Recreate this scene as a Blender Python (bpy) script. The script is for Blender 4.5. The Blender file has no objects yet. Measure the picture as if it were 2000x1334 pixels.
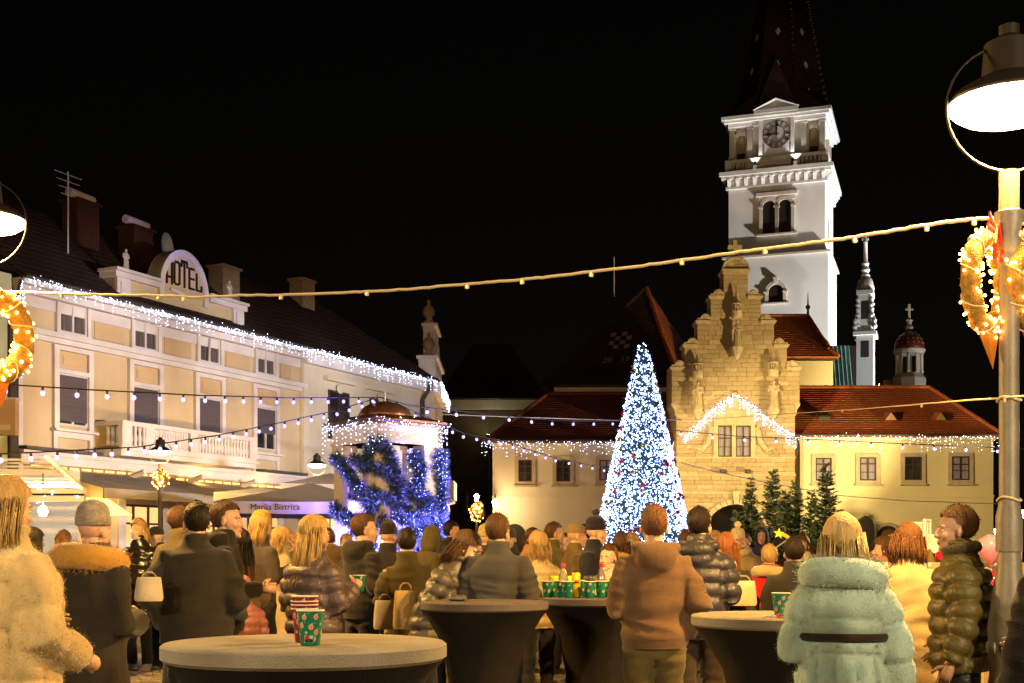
import bpy, math, random
import numpy as np
from mathutils import Vector, Matrix

random.seed(7)
RNG = np.random.default_rng(7)
SC = bpy.context.scene
COL = SC.collection
PI = math.pi
CAMZ, FPX = 1.42, 2450.0


def PT(px, py, Y):
    """point of the place seen at photo pixel (px, py) at depth Y"""
    return Vector(((px - 1000) / FPX * Y, Y, CAMZ + (1085 - py) / FPX * Y))


# ------------------------------------------------------------------ camera
cam = bpy.data.objects.new("camera", bpy.data.cameras.new("camera"))
COL.objects.link(cam)
cam.location = (0, 0, CAMZ)
cam.rotation_euler = (PI / 2, 0, 0)
cam.data.sensor_width = 36.0
cam.data.lens = 36.0 * FPX / 2000
cam.data.shift_y = (1085 - 667) / 2000
cam.data.clip_start = 0.05
cam.data.clip_end = 2000
SC.camera = cam

# ------------------------------------------------------------------ night sky, moon, exposure
world = bpy.data.worlds.new("World")
SC.world = world
world.use_nodes = True
wn = world.node_tree
bg = wn.nodes["Background"]
sky = wn.nodes.new("ShaderNodeTexSky")
sky.sky_type = 'NISHITA'
sky.sun_disc = False
sky.sun_elevation = math.radians(12)
sky.sun_rotation = math.radians(200)
mul = wn.nodes.new("ShaderNodeMixRGB")
mul.blend_type = 'MULTIPLY'
mul.inputs[0].default_value = 1.0
mul.inputs[2].default_value = (1.0, 0.55, 0.30, 1)
wn.links.new(sky.outputs[0], mul.inputs[1])
wn.links.new(mul.outputs[0], bg.inputs[0])
bg.inputs[1].default_value = 0.0006
moon = bpy.data.objects.new("moon_light", bpy.data.lights.new("moon_light", 'SUN'))
COL.objects.link(moon)
moon.data.energy = 0.003
moon.data.angle = math.radians(0.5)
moon.data.color = (1, 0.95, 0.85)
moon.rotation_euler = (math.radians(78), 0, math.radians(-20))
SC.view_settings.view_transform = 'Standard'
SC.view_settings.look = 'None'
SC.view_settings.exposure = 0.22
SC.view_settings.gamma = 1.0
SC.view_settings.use_curve_mapping = False
SC.cycles.use_denoising = True
SC.cycles.max_bounces = 4
SC.cycles.diffuse_bounces = 2
SC.cycles.glossy_bounces = 2
SC.cycles.transmission_bounces = 3
SC.cycles.transparent_max_bounces = 6
SC.cycles.sample_clamp_indirect = 2.0
SC.cycles.sample_clamp_direct = 0.0
SC.cycles.caustics_reflective = False
SC.cycles.caustics_refractive = False


def lamp(name, kind, loc, power, color, target=None, size=0.15, spot=None, blend=0.4, parent=None):
    l = bpy.data.lights.new(name, kind)
    l.energy = power
    l.color = color
    if kind in ('POINT', 'SPOT'):
        l.shadow_soft_size = size
    if kind == 'SPOT':
        l.spot_size = math.radians(spot)
        l.spot_blend = blend
    o = bpy.data.objects.new(name, l)
    COL.objects.link(o)
    o.location = loc
    if target is not None:
        o.rotation_euler = (Vector(target) - Vector(loc)).to_track_quat('-Z', 'Y').to_euler()
    if parent is not None:
        o.parent = parent
        o.matrix_parent_inverse = parent.matrix_world.inverted() if False else Matrix()
    return o


# ------------------------------------------------------------------ materials
def MAT(name, c, rough=0.75, c2=None, scale=3.0, bump=0.0, bscale=30.0, metal=0.0, spec=0.3, sheen=0.0,
        stretch=(1, 1, 1), detail=6.0, alpha=1.0, trans=0.0, brick=None, lo=0.35, hi=0.65):
    m = bpy.data.materials.new(name)
    m.use_nodes = True
    nt = m.node_tree
    p = nt.nodes["Principled BSDF"]
    p.inputs["Roughness"].default_value = rough
    p.inputs["Metallic"].default_value = metal
    p.inputs["Specular IOR Level"].default_value = spec
    p.inputs["Base Color"].default_value = (*c, 1)
    if sheen:
        p.inputs["Sheen Weight"].default_value = sheen
        p.inputs["Sheen Roughness"].default_value = 0.5
    if alpha < 1:
        p.inputs["Alpha"].default_value = alpha
    if trans:
        p.inputs["Transmission Weight"].default_value = trans
    if c2 is not None or bump:
        tc = nt.nodes.new("ShaderNodeTexCoord")
        mp = nt.nodes.new("ShaderNodeMapping")
        mp.inputs["Scale"].default_value = stretch
        nt.links.new(tc.outputs["Object"], mp.inputs[0])
    if c2 is not None:
        n = nt.nodes.new("ShaderNodeTexNoise")
        n.inputs["Scale"].default_value = scale
        n.inputs["Detail"].default_value = detail
        nt.links.new(mp.outputs[0], n.inputs["Vector"])
        r = nt.nodes.new("ShaderNodeValToRGB")
        r.color_ramp.elements[0].position = lo
        r.color_ramp.elements[1].position = hi
        r.color_ramp.elements[0].color = (*c, 1)
        r.color_ramp.elements[1].color = (*c2, 1)
        nt.links.new(n.outputs["Fac"], r.inputs[0])
        nt.links.new(r.outputs[0], p.inputs["Base Color"])
    if bump:
        n2 = nt.nodes.new("ShaderNodeTexNoise")
        n2.inputs["Scale"].default_value = bscale
        n2.inputs["Detail"].default_value = 4
        nt.links.new(mp.outputs[0], n2.inputs["Vector"])
        b = nt.nodes.new("ShaderNodeBump")
        b.inputs["Strength"].default_value = bump
        b.inputs["Distance"].default_value = 0.02
        nt.links.new(n2.outputs["Fac"], b.inputs["Height"])
        nt.links.new(b.outputs[0], p.inputs["Normal"])
    return m


def EMIT(name, c, s):
    m = bpy.data.materials.new(name)
    m.use_nodes = True
    p = m.node_tree.nodes["Principled BSDF"]
    p.inputs["Base Color"].default_value = (*[min(1, x) * 0.8 for x in c], 1)
    p.inputs["Emission Color"].default_value = (*c, 1)
    p.inputs["Emission Strength"].default_value = s
    return m


_cl = {}


def CLOTH(c, kind='cloth'):
    k = (tuple(c), kind)
    if k not in _cl:
        d = tuple(x * 0.72 for x in c)
        if kind == 'cloth':
            m = MAT("cloth", d, 0.88, c, 6, 0.35, 160, spec=0.15, sheen=0.15)
        elif kind == 'nylon':
            m = MAT("quilted_nylon", d, 0.42, c, 5, 0.3, 60, spec=0.45)
        elif kind == 'gloss':
            m = MAT("glossy_vinyl", d, 0.13, c, 5, 0.5, 22, spec=0.8)
        elif kind == 'fur':
            m = MAT("fur", tuple(x * 0.75 for x in c), 0.95, c, 9, 0.35, 200, spec=0.1, sheen=0.5, stretch=(1, 1, 0.45))
        elif kind == 'hair':
            m = MAT("hair", tuple(x * 0.66 for x in c), 0.5, c, 60, 0.7, 150, spec=0.2, stretch=(1, 1, 0.08))
        elif kind == 'knit':
            m = MAT("knit", tuple(x * 0.7 for x in c), 0.95, c, 30, 0.9, 90, spec=0.1, sheen=0.2)
        _cl[k] = m
    return _cl[k]


# ------------------------------------------------------------------ mesh builder
class MB:
    def __init__(s):
        s.v, s.f, s.m = [], [], []

    def add(s, vs, fs, m=0):
        b = len(s.v)
        s.v.extend([tuple(v) for v in vs])
        s.f.extend([tuple(i + b for i in f) for f in fs])
        s.m.extend([m] * len(fs))
        return s

    def box(s, c, d, m=0, rz=0.0, rot=None, taper=1.0):
        hx, hy, hz = d[0] / 2, d[1] / 2, d[2] / 2
        vs = []
        for z in (-hz, hz):
            t = taper if z > 0 else 1.0
            for x, y in ((-hx, -hy), (hx, -hy), (hx, hy), (-hx, hy)):
                vs.append(Vector((x * t, y * t, z)))
        R = rot if rot is not None else (Matrix.Rotation(rz, 3, 'Z') if rz else None)
        if R is not None:
            vs = [R @ v for v in vs]
        c = Vector(c)
        return s.add([v + c for v in vs], [(3, 2, 1, 0), (4, 5, 6, 7), (0, 1, 5, 4), (1, 2, 6, 5), (2, 3, 7, 6), (3, 0, 4, 7)], m)

    def bx(s, x0, x1, y0, y1, z0, z1, m=0):
        return s.box(((x0 + x1) / 2, (y0 + y1) / 2, (z0 + z1) / 2), (abs(x1 - x0), abs(y1 - y0), abs(z1 - z0)), m)

    def prism(s, poly, y0, y1, m=0):
        """polygon in (x,z) extruded along y"""
        n = len(poly)
        vs = [(x, y0, z) for x, z in poly] + [(x, y1, z) for x, z in poly]
        fs = [tuple(range(n)), tuple(range(2 * n - 1, n - 1, -1))]
        fs += [(i, i + n, (i + 1) % n + n, (i + 1) % n) for i in range(n)]
        return s.add(vs, fs, m)

    def lathe(s, prof, c=(0, 0, 0), seg=16, m=0, a0=0.0, a1=2 * PI, sx=1.0, sy=1.0, cap=True):
        c = Vector(c)
        full = abs(a1 - a0 - 2 * PI) < 1e-6
        k = seg if full else seg + 1
        vs, fs = [], []
        for r, z in prof:
            for i in range(k):
                a = a0 + (a1 - a0) * i / seg
                vs.append((c.x + r * sx * math.cos(a), c.y + r * sy * math.sin(a), c.z + z))
        for j in range(len(prof) - 1):
            for i in range(seg):
                i2 = (i + 1) % k
                fs.append((j * k + i, j * k + i2, (j + 1) * k + i2, (j + 1) * k + i))
        if cap:
            fs.append(tuple(range(k - 1, -1, -1)))
            fs.append(tuple((len(prof) - 1) * k + i for i in range(k)))
        return s.add(vs, fs, m)

    def tube(s, path, r, seg=6, m=0, cap=True, closed=False):
        P = [Vector(p) for p in path]
        n = len(P)
        R = r if hasattr(r, '__len__') else [r] * n
        vs, fs = [], []
        up = None
        for i, p in enumerate(P):
            if closed:
                t = P[(i + 1) % n] - P[i - 1]
            else:
                t = P[min(i + 1, n - 1)] - P[max(i - 1, 0)]
            t.normalize()
            if up is None:
                up = Vector((0, 0, 1)) if abs(t.z) < 0.9 else Vector((0, 1, 0))
            a = t.cross(up)
            if a.length < 1e-6:
                a = t.orthogonal()
            a.normalize()
            b = a.cross(t)
            up = b
            rr = R[i]
            ra, rb = (rr if hasattr(rr, '__len__') else (rr, rr))
            for k in range(seg):
                q = 2 * PI * k / seg
                vs.append(p + a * (ra * math.cos(q)) + b * (rb * math.sin(q)))
        m_ = n if closed else n - 1
        for i in range(m_):
            for k in range(seg):
                j = (i + 1) % n
                fs.append((i * seg + k, i * seg + (k + 1) % seg, j * seg + (k + 1) % seg, j * seg + k))
        if cap and not closed:
            fs.append(tuple(range(seg - 1, -1, -1)))
            fs.append(tuple((n - 1) * seg + k for k in range(seg)))
        return s.add(vs, fs, m)

    def ell(s, c, r, seg=12, rings=8, m=0, rot=None):
        c = Vector(c)
        r = r if hasattr(r, '__len__') else (r, r, r)
        vs = [Vector((0, 0, -r[2]))]
        for j in range(1, rings):
            t = -PI / 2 + PI * j / rings
            for i in range(seg):
                a = 2 * PI * i / seg
                vs.append(Vector((r[0] * math.cos(t) * math.cos(a), r[1] * math.cos(t) * math.sin(a), r[2] * math.sin(t))))
        vs.append(Vector((0, 0, r[2])))
        if rot is not None:
            vs = [rot @ v for v in vs]
        fs = [(0, 1 + (i + 1) % seg, 1 + i) for i in range(seg)]
        for j in range(rings - 2):
            for i in range(seg):
                a, b = 1 + j * seg + i, 1 + j * seg + (i + 1) % seg
                fs.append((a, b, b + seg, a + seg))
        L = 1 + (rings - 2) * seg
        fs += [(L + i, L + (i + 1) % seg, len(vs) - 1) for i in range(seg)]
        return s.add([v + c for v in vs], fs, m)

    def octa(s, c, r, m=0):
        x, y, z = c
        return s.add([(x + r, y, z), (x, y + r, z), (x - r, y, z), (x, y - r, z), (x, y, z + r), (x, y, z - r)],
                     [(0, 1, 4), (1, 2, 4), (2, 3, 4), (3, 0, 4), (1, 0, 5), (2, 1, 5), (3, 2, 5), (0, 3, 5)], m)

    def loft(s, secs, seg=16, m=0):
        """secs: (cx,cy,cz,rx,ry) horizontal rings, closed"""
        vs, fs = [], []
        for cx, cy, cz, rx, ry in secs:
            for k in range(seg):
                q = 2 * PI * k / seg
                vs.append((cx + rx * math.cos(q), cy + ry * math.sin(q), cz))
        for i in range(len(secs) - 1):
            for k in range(seg):
                fs.append((i * seg + k, i * seg + (k + 1) % seg, (i + 1) * seg + (k + 1) % seg, (i + 1) * seg + k))
        fs.append(tuple(range(seg - 1, -1, -1)))
        fs.append(tuple((len(secs) - 1) * seg + k for k in range(seg)))
        return s.add(vs, fs, m)

    def xform(s, M):
        s.v = [tuple(M @ Vector(v)) for v in s.v]
        return s

    def build(s, name, mats, parent=None, smooth=False, loc=None, rz=None):
        me = bpy.data.meshes.new(name)
        me.from_pydata(s.v, [], s.f)
        mats = mats if isinstance(mats, (list, tuple)) else [mats]
        for m in mats:
            me.materials.append(m)
        if len(mats) > 1:
            me.polygons.foreach_set("material_index", s.m)
        if smooth:
            me.polygons.foreach_set("use_smooth", [True] * len(s.f))
            if smooth == 'auto':
                me.set_sharp_from_angle(angle=math.radians(40))
        me.update()
        o = bpy.data.objects.new(name, me)
        COL.objects.link(o)
        if parent is not None:
            o.parent = parent
        if loc is not None:
            o.location = loc
        if rz is not None:
            o.rotation_euler = (0, 0, rz)
        return o


def tag(o, label=None, cat=None, group=None, kind=None):
    if label:
        o["label"] = label
    if cat:
        o["category"] = cat
    if group:
        o["group"] = group
    if kind:
        o["kind"] = kind
    return o


def thing(name, label, cat, loc=(0, 0, 0), rz=0.0, group=None):
    o = bpy.data.objects.new(name, None)
    COL.objects.link(o)
    o.location = loc
    o.rotation_euler = (0, 0, rz)
    o.empty_display_size = 0.2
    return tag(o, label, cat, group)


def dup(o, parent):
    c = o.copy()
    COL.objects.link(c)
    c.parent = parent
    for ch in list(o.children):
        dup(ch, c)
    return c


def text_part(name, txt, size, mat, parent, loc, rot, depth=0.004, align='CENTER', font_scale_x=1.0):
    cu = bpy.data.curves.new(name, 'FONT')
    cu.body = txt
    cu.size = size
    cu.extrude = depth
    cu.align_x = align
    cu.align_y = 'CENTER'
    cu.resolution_u = 3
    t = bpy.data.objects.new(name + "_tmp", cu)
    COL.objects.link(t)
    dg = bpy.context.evaluated_depsgraph_get()
    me = bpy.data.meshes.new_from_object(t.evaluated_get(dg))
    bpy.data.objects.remove(t)
    me.materials.clear()
    me.materials.append(mat)
    o = bpy.data.objects.new(name, me)
    COL.objects.link(o)
    o.parent = parent
    o.location = loc
    o.rotation_euler = rot
    o.scale = (font_scale_x, 1, 1)
    return o


# ------------------------------------------------------------------ shared materials
m_ground = MAT("paving_sand", (0.10, 0.085, 0.06), 0.85, (0.16, 0.13, 0.09), 1.2, 0.5, 25)
m_cobble = MAT("cobble_stone", (0.18, 0.155, 0.12), 0.7, (0.32, 0.27, 0.2), 3, 0.4, 60)
m_yellow = MAT("yellow_plaster", (0.50, 0.39, 0.24), 0.9, (0.63, 0.51, 0.33), 0.55, 0.2, 40, stretch=(1, 1, .45), lo=.3, hi=.6)
m_panel = MAT("ochre_plaster", (0.53, 0.37, 0.21), 0.9, (0.60, 0.44, 0.26), 0.8, 0.15, 40)
m_trim = MAT("white_trim", (0.60, 0.56, 0.57), 0.85, (0.74, 0.70, 0.71), 1.0, 0.15, 30)
m_cream = MAT("cream_plaster", (0.56, 0.50, 0.39), 0.9, (0.69, 0.63, 0.51), 0.5, 0.15, 40, stretch=(1, 1, .4))
m_stone = MAT("sand_stone", (0.30, 0.225, 0.12), 0.92, (0.38, 0.29, 0.165), 9, 0.5, 45)
m_stone2 = MAT("pale_sand_stone", (0.34, 0.265, 0.15), 0.92, (0.43, 0.34, 0.205), 9, 0.5, 45)
m_stone3 = MAT("dark_sand_stone", (0.26, 0.19, 0.10), 0.92, (0.34, 0.255, 0.14), 9, 0.5, 45)
m_carved = MAT("carved_stone", (0.36, 0.285, 0.17), 0.85, (0.48, 0.39, 0.25), 3, 0.3, 25)
m_surround = MAT("window_stone", (0.38, 0.31, 0.22), 0.85, (0.46, 0.38, 0.27), 3, 0.3, 25)
m_wingwall = MAT("pale_yellow_plaster", (0.62, 0.53, 0.30), 0.92, (0.70, 0.60, 0.36), 0.35, 0.12, 30)
m_white = MAT("white_plaster", (0.58, 0.575, 0.57), 0.92, (0.77, 0.77, 0.765), 0.35, 0.2, 20, stretch=(1, 1, .3), lo=.25, hi=.55)
m_tower_trim = MAT("tower_stone", (0.50, 0.46, 0.40), 0.9, (0.62, 0.57, 0.50), 0.9, 0.25, 20)
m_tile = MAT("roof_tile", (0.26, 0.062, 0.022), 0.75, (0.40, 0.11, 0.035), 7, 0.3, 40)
m_dtile = MAT("darkened_roof_tile", (0.024, 0.011, 0.008), 0.9, (0.042, 0.018, 0.012), 5, 0.3, 40)  # tile darkened in its colour to stand for roofs left unlit at night
m_spire = MAT("glazed_dark_tile", (0.024, 0.014, 0.011), 0.35, (0.045, 0.020, 0.015), 6, 0.2, 40)
m_spire_red = MAT("glazed_red_tile", (0.16, 0.03, 0.02), 0.4, (0.22, 0.05, 0.03), 6, 0.2, 40)
m_spire_white = MAT("glazed_white_tile", (0.55, 0.52, 0.5), 0.35)
m_copper = MAT("copper_patina", (0.06, 0.13, 0.11), 0.6, (0.10, 0.19, 0.16), 2, 0.1, 20)
m_dcopper = MAT("brown_copper", (0.18, 0.08, 0.04), 0.3, (0.26, 0.12, 0.06), 5, 0.4, 30, metal=0.6)
m_metal = MAT("dark_metal", (0.05, 0.05, 0.05), 0.45, (0.07, 0.065, 0.06), 5, 0.1, 40, metal=0.4)
m_gutter = MAT("gutter_metal", (0.07, 0.06, 0.055), 0.5, metal=0.5)
m_glass = MAT("dark_glass", (0.02, 0.02, 0.026), 0.06, (0.05, 0.045, 0.05), 1.5, spec=0.6)
m_curtain = MAT("net_curtain_glass", (0.17, 0.15, 0.19), 0.25, (0.30, 0.27, 0.32), 1.2, spec=0.5, stretch=(6, 1, 0.4))
m_blind = MAT("roller_blind", (0.085, 0.07, 0.085), 0.6, (0.11, 0.09, 0.105), 1.0, 0.2, 30, stretch=(1, 1, 20))
m_frame_w = MAT("white_frame", (0.62, 0.6, 0.6), 0.5)
m_frame_b = MAT("brown_frame", (0.05, 0.032, 0.025), 0.5)
m_black = MAT("black_paint", (0.02, 0.015, 0.012), 0.5)
m_cable = MAT("black_cable", (0.03, 0.025, 0.025), 0.6)
m_rope = MAT("cream_cable", (0.75, 0.62, 0.38), 0.5, (0.85, 0.72, 0.46), 30)
m_awning = MAT("grey_awning", (0.20, 0.18, 0.17), 0.85, (0.26, 0.235, 0.22), 1.2, 0.1, 60)
m_parasol = MAT("beige_canvas", (0.56, 0.51, 0.50), 0.85, (0.62, 0.58, 0.57), 1.0, 0.15, 60)
m_canvas = MAT("white_canvas", (0.74, 0.72, 0.68), 0.8, (0.80, 0.78, 0.74), 1.0, 0.1, 40)
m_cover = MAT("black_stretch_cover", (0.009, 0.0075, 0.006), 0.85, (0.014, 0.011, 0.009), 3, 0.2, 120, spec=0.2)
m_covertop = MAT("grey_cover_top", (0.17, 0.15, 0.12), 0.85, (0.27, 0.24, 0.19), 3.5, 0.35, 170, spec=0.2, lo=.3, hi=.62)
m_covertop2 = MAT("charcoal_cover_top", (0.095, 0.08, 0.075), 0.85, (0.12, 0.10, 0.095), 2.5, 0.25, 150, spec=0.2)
m_needle = MAT("fir_needle", (0.022, 0.05, 0.028), 0.6, (0.05, 0.09, 0.05), 9)
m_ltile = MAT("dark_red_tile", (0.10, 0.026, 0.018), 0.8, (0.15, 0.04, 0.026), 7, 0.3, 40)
m_needle2 = MAT("spruce_needle", (0.018, 0.028, 0.012), 0.75, (0.04, 0.055, 0.026), 7)
m_bark = MAT("bark", (0.05, 0.035, 0.02), 0.9, (0.08, 0.055, 0.035), 10, 0.6, 40)
m_pole = MAT("lamp_pole_paint", (0.20, 0.18, 0.145), 0.5, (0.26, 0.235, 0.19), 6, 0.15, 60, metal=0.3)
m_led = EMIT("cool_white_led", (0.62, 0.72, 1.0), 7.0)
m_ledtree = EMIT("blue_white_led", (0.32, 0.44, 1.0), 11.0)
m_ledblue = EMIT("blue_led", (0.12, 0.13, 1.0), 30.0)
m_ledwarm = EMIT("warm_led", (1.0, 0.42, 0.075), 30.0)
m_ledwhite = EMIT("neutral_white_led", (1.0, 0.93, 0.8), 6.0)
m_bulb = EMIT("violet_bulb", (0.36, 0.33, 1.0), 2.4)
m_sodium = EMIT("sodium_lens", (1.0, 0.78, 0.40), 30.0)
m_garland = MAT("blue_tinted_garland", (0.03, 0.06, 0.07), 0.6, (0.09, 0.13, 0.17), 9)  # needles tinted blue: the pavilion's blue light is put into their colour
m_floodlens = EMIT("flood_lens", (0.9, 0.95, 1.0), 40.0)
m_red = MAT("red_gloss", (0.42, 0.012, 0.03), 0.12, spec=0.6)
m_gold = MAT("gold_gloss", (0.6, 0.42, 0.14), 0.15, metal=0.8)
m_silver = MAT("silver_gloss", (0.7, 0.72, 0.75), 0.12, metal=0.9)
# ------------------------------------------------------------------ ground
gmb = MB()
gmb.add([(-400, -120, 0), (400, -120, 0), (400, 500, 0), (-400, 500, 0)], [(0, 1, 2, 3)])
ground = tag(gmb.build("ground", m_ground), kind="structure")


def inside(poly, u, v):
    s = 0
    n = len(poly)
    for i in range(n):
        a, b = poly[i], poly[(i + 1) % n]
        c = (b[0] - a[0]) * (v - a[1]) - (b[1] - a[1]) * (u - a[0])
        if abs(c) < 1e-9:
            continue
        if s == 0:
            s = 1 if c > 0 else -1
        elif (c > 0) != (s > 0):
            return False
    return True


def roof_plane(parent, O, U, V, poly, mat, tw=0.2, th=0.28, name="roof_slope", tiles=True):
    """one slope: a closed slab with, over it, every tile as a lapped piece (too small to pick apart: one mesh)"""
    O, U, V = Vector(O), Vector(U).normalized(), Vector(V).normalized()
    N = U.cross(V).normalized()
    mb = MB()
    n = len(poly)
    a = [O + U * u + V * v for u, v in poly]
    b = [p - N * 0.12 for p in a]
    mb.add(a + b, [tuple(range(n)), tuple(range(2 * n - 1, n - 1, -1))] + [(i, i + n, (i + 1) % n + n, (i + 1) % n) for i in range(n)])
    slab = mb.build(name, mat, parent)
    if tiles:
        t = MB()
        us = [p[0] for p in poly]
        vs = [p[1] for p in poly]
        v = min(vs)
        row = 0
        while v < max(vs):
            u = min(us) - (tw / 2 if row % 2 else 0)
            while u < max(us):
                cu, cv = u + tw / 2, v + th / 2
                if inside(poly, cu, cv):
                    h = 0.024 + random.uniform(-0.006, 0.008)
                    g = tw * 0.04
                    e = th * 1.12
                    sl = random.uniform(-0.006, 0.006)
                    p0 = O + U * (u + g) + V * (v + sl) + N * h
                    p1 = O + U * (u + tw - g) + V * (v + sl) + N * h
                    p2 = O + U * (u + tw - g) + V * (v + e) + N * 0.008
                    p3 = O + U * (u + g) + V * (v + e) + N * 0.008
                    q0, q1 = p0 - N * 0.022, p1 - N * 0.022
                    t.add([p0, p1, p2, p3, q0, q1], [(0, 1, 2, 3), (4, 5, 1, 0)])
                u += tw
            v += th
            row += 1
        tag(t.build("roof_tiling", mat, slab), kind="stuff")
    return slab


def ridge(parent, a, b, mat, r=0.11, step=0.38, name="ridge_tile"):
    a, b = Vector(a), Vector(b)
    L = (b - a).length
    n = max(2, int(L / step))
    mb = MB()
    for i in range(n):
        p = a.lerp(b, i / n)
        q = a.lerp(b, (i + 1.06) / n)
        mb.tube([p, q], [r * 1.12, r * 0.92], 7)
    return mb.build(name, mat, parent)


def window(parent, x, z, w, h, y=0.0, sur=0.0, m_sur=None, m_fr=None, glass=None, nx=2, nz=2, fw=0.06, sill=True, depth=0.07, bars=None, open_leaf=False):
    """casement whose pane and surround are its own pieces; outward is -y"""
    f = MB()
    y0, y1 = y - 0.035, y + 0.03
    f.bx(x - w / 2, x - w / 2 + fw, y0, y1, z, z + h)
    f.bx(x + w / 2 - fw, x + w / 2, y0, y1, z, z + h)
    f.bx(x - w / 2 + fw, x + w / 2 - fw, y0, y1, z, z + fw)
    f.bx(x - w / 2 + fw, x + w / 2 - fw, y0, y1, z + h - fw, z + h)
    for i in range(1, nx):
        c = x - w / 2 + w * i / nx
        f.bx(c - fw * .6, c + fw * .6, y0 - .004, y1, z + fw, z + h - fw)
    zs = bars if bars is not None else [i / nz for i in range(1, nz)]
    for i, q in enumerate(zs):
        c = z + h * q
        t = fw * .5 if i == len(zs) - 1 else fw * .28
        for k in range(nx):
            xa = x - w / 2 + w * k / nx + fw * .6
            xb = x - w / 2 + w * (k + 1) / nx - fw * .6
            f.bx(xa, xb, y0 + .006, y1 - .01, c - t, c + t)
    win = f.build("window", m_fr or m_frame_b, parent)
    MB().bx(x - w / 2 + .01, x + w / 2 - .01, y + .012, y + .022, z + .01, z + h - .01).build("pane", glass or m_glass, win)
    if sur:
        s = MB()
        ys, ye = y - depth, y + .05
        s.bx(x - w / 2 - sur, x - w / 2, ys, ye, z - sur, z + h + sur)
        s.bx(x + w / 2, x + w / 2 + sur, ys, ye, z - sur, z + h + sur)
        s.bx(x - w / 2, x + w / 2, ys, ye, z + h, z + h + sur)
        s.bx(x - w / 2, x + w / 2, ys, ye, z - sur, z)
        if sill:
            s.bx(x - w / 2 - sur - .06, x + w / 2 + sur + .06, ys - .09, ye, z - sur - .09, z - sur + .002)
        s.build("surround", m_sur or m_surround, win)
    if open_leaf:
        MB().box((x - w / 4 + .12, y - .2, z + h / 2), (w / 2 - .05, .04, h - .1), rz=-.6).build("casement", m_frame_w, win)
    return win


def figure_statue(mb, x, y, z, h, m=0):
    """robed standing figure of carved stone with arms, head and base"""
    s = h / 1.8
    mb.loft([(x, y, z, .30 * s, .24 * s), (x, y, z + .12 * s, .30 * s, .24 * s)], 8, m)
    mb.loft([(x, y, z + .12 * s, .25 * s, .2 * s), (x, y, z + .6 * s, .21 * s, .17 * s), (x + .02 * s, y, z + 1.0 * s, .2 * s, .15 * s),
             (x, y, z + 1.3 * s, .25 * s, .15 * s), (x, y, z + 1.45 * s, .19 * s, .12 * s), (x, y, z + 1.52 * s, .07 * s, .07 * s)], 10, m)
    mb.ell((x, y - .02 * s, z + 1.64 * s), (.095 * s, .11 * s, .14 * s), 8, 6, m)
    mb.tube([(x + .22 * s, y, z + 1.38 * s), (x + .28 * s, y - .06 * s, z + 1.1 * s), (x + .06 * s, y - .22 * s, z + 1.14 * s)], [.085 * s, .075 * s, .05 * s], 7, m)
    mb.tube([(x - .22 * s, y, z + 1.38 * s), (x - .29 * s, y - .04 * s, z + 1.12 * s), (x - .2 * s, y - .24 * s, z + 1.3 * s)], [.085 * s, .075 * s, .05 * s], 7, m)
    for k in range(5):
        q = -1.2 + k * .6
        mb.tube([(x + .2 * s * math.sin(q), y - .17 * s * math.cos(q), z + 1.0 * s), (x + .26 * s * math.sin(q), y - .21 * s * math.cos(q), z + .14 * s)], [.02 * s, .035 * s], 5, m)


# ================================================================== GATE BUILDING (front plane Y = 66)
GY = 66.0
gs = GY / FPX


def gx(px):
    return (px - 1437) * gs


def gz(py):
    return CAMZ + (1085 - py) * gs


gate = thing("gate_building", "sandstone gatehouse with stepped gable, arched passage and saint figures", "gatehouse", ((1437 - 1000) * gs, GY, 0))
tiers = [(-.2, gz(790), 116), (gz(790), gz(717), 125), (gz(717), gz(673), 100), (gz(673), gz(626), 75), (gz(626), gz(578), 49), (gz(578), gz(530), 24)]
ARCX, ARCR, ARCZ = 0.0, 60 * gs, gz(985) - 60 * gs  # arch opening
core = MB()
hw = 116 * gs
# lower body with the arched passage left open
az = gz(968)
outl = [(ARCR, 0)] + [(ARCR * math.cos(a), ARCZ + ARCR * math.sin(a)) for a in [PI * i / 18 for i in range(19)]] + [(-ARCR, 0)]
for i in range(len(outl) - 1):
    (xa, za), (xb, zb) = outl[i], outl[i + 1]
    if abs(xa - xb) > 1e-4:
        core.add([(xa, .06, za), (xb, .06, zb), (xb, .06, az), (xa, .06, az), (xa, 5, za), (xb, 5, zb)], [(0, 1, 2, 3), (0, 4, 5, 1)])
    else:
        core.add([(xa, .06, za), (xb, .06, zb), (xa, 5, za), (xb, 5, zb)], [(0, 2, 3, 1)])
core.bx(ARCR, hw, .06, 5, 0, az)
core.bx(-hw, -ARCR, .06, 5, 0, az)
core.bx(-hw, hw, .06, 5, az, gz(790))
for i, (z0, z1, w) in enumerate(tiers[1:]):
    core.bx(-w * gs, w * gs, .06, 1.2 if i else 2.2, z0, z1)
core.build("wall", m_stone, gate)


def gate_open(z0, z1):
    """x-intervals without stones between z0 and z1"""
    out = []
    if z1 < ARCZ + ARCR * 1.17:
        zc = max(0, z0 - ARCZ)
        R = ARCR * 1.17
        r = math.sqrt(max(0, R * R - zc * zc)) if zc < R else 0
        if r > .05:
            out.append((-r, r))
    elif z0 < ARCZ + ARCR * 1.17:
        out.append((-.5, .5))
    if z1 > gz(893) and z0 < gz(800):
        out.append((gx(1393), gx(1475)))
    elif z1 >= gz(800) and z0 < gz(770):
        k = max(0.05, 1 - (z0 - gz(800)) / (gz(770) - gz(800)))
        out.append((gx(1435) - 1.1 * k, gx(1435) + 1.1 * k))
    return out


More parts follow.
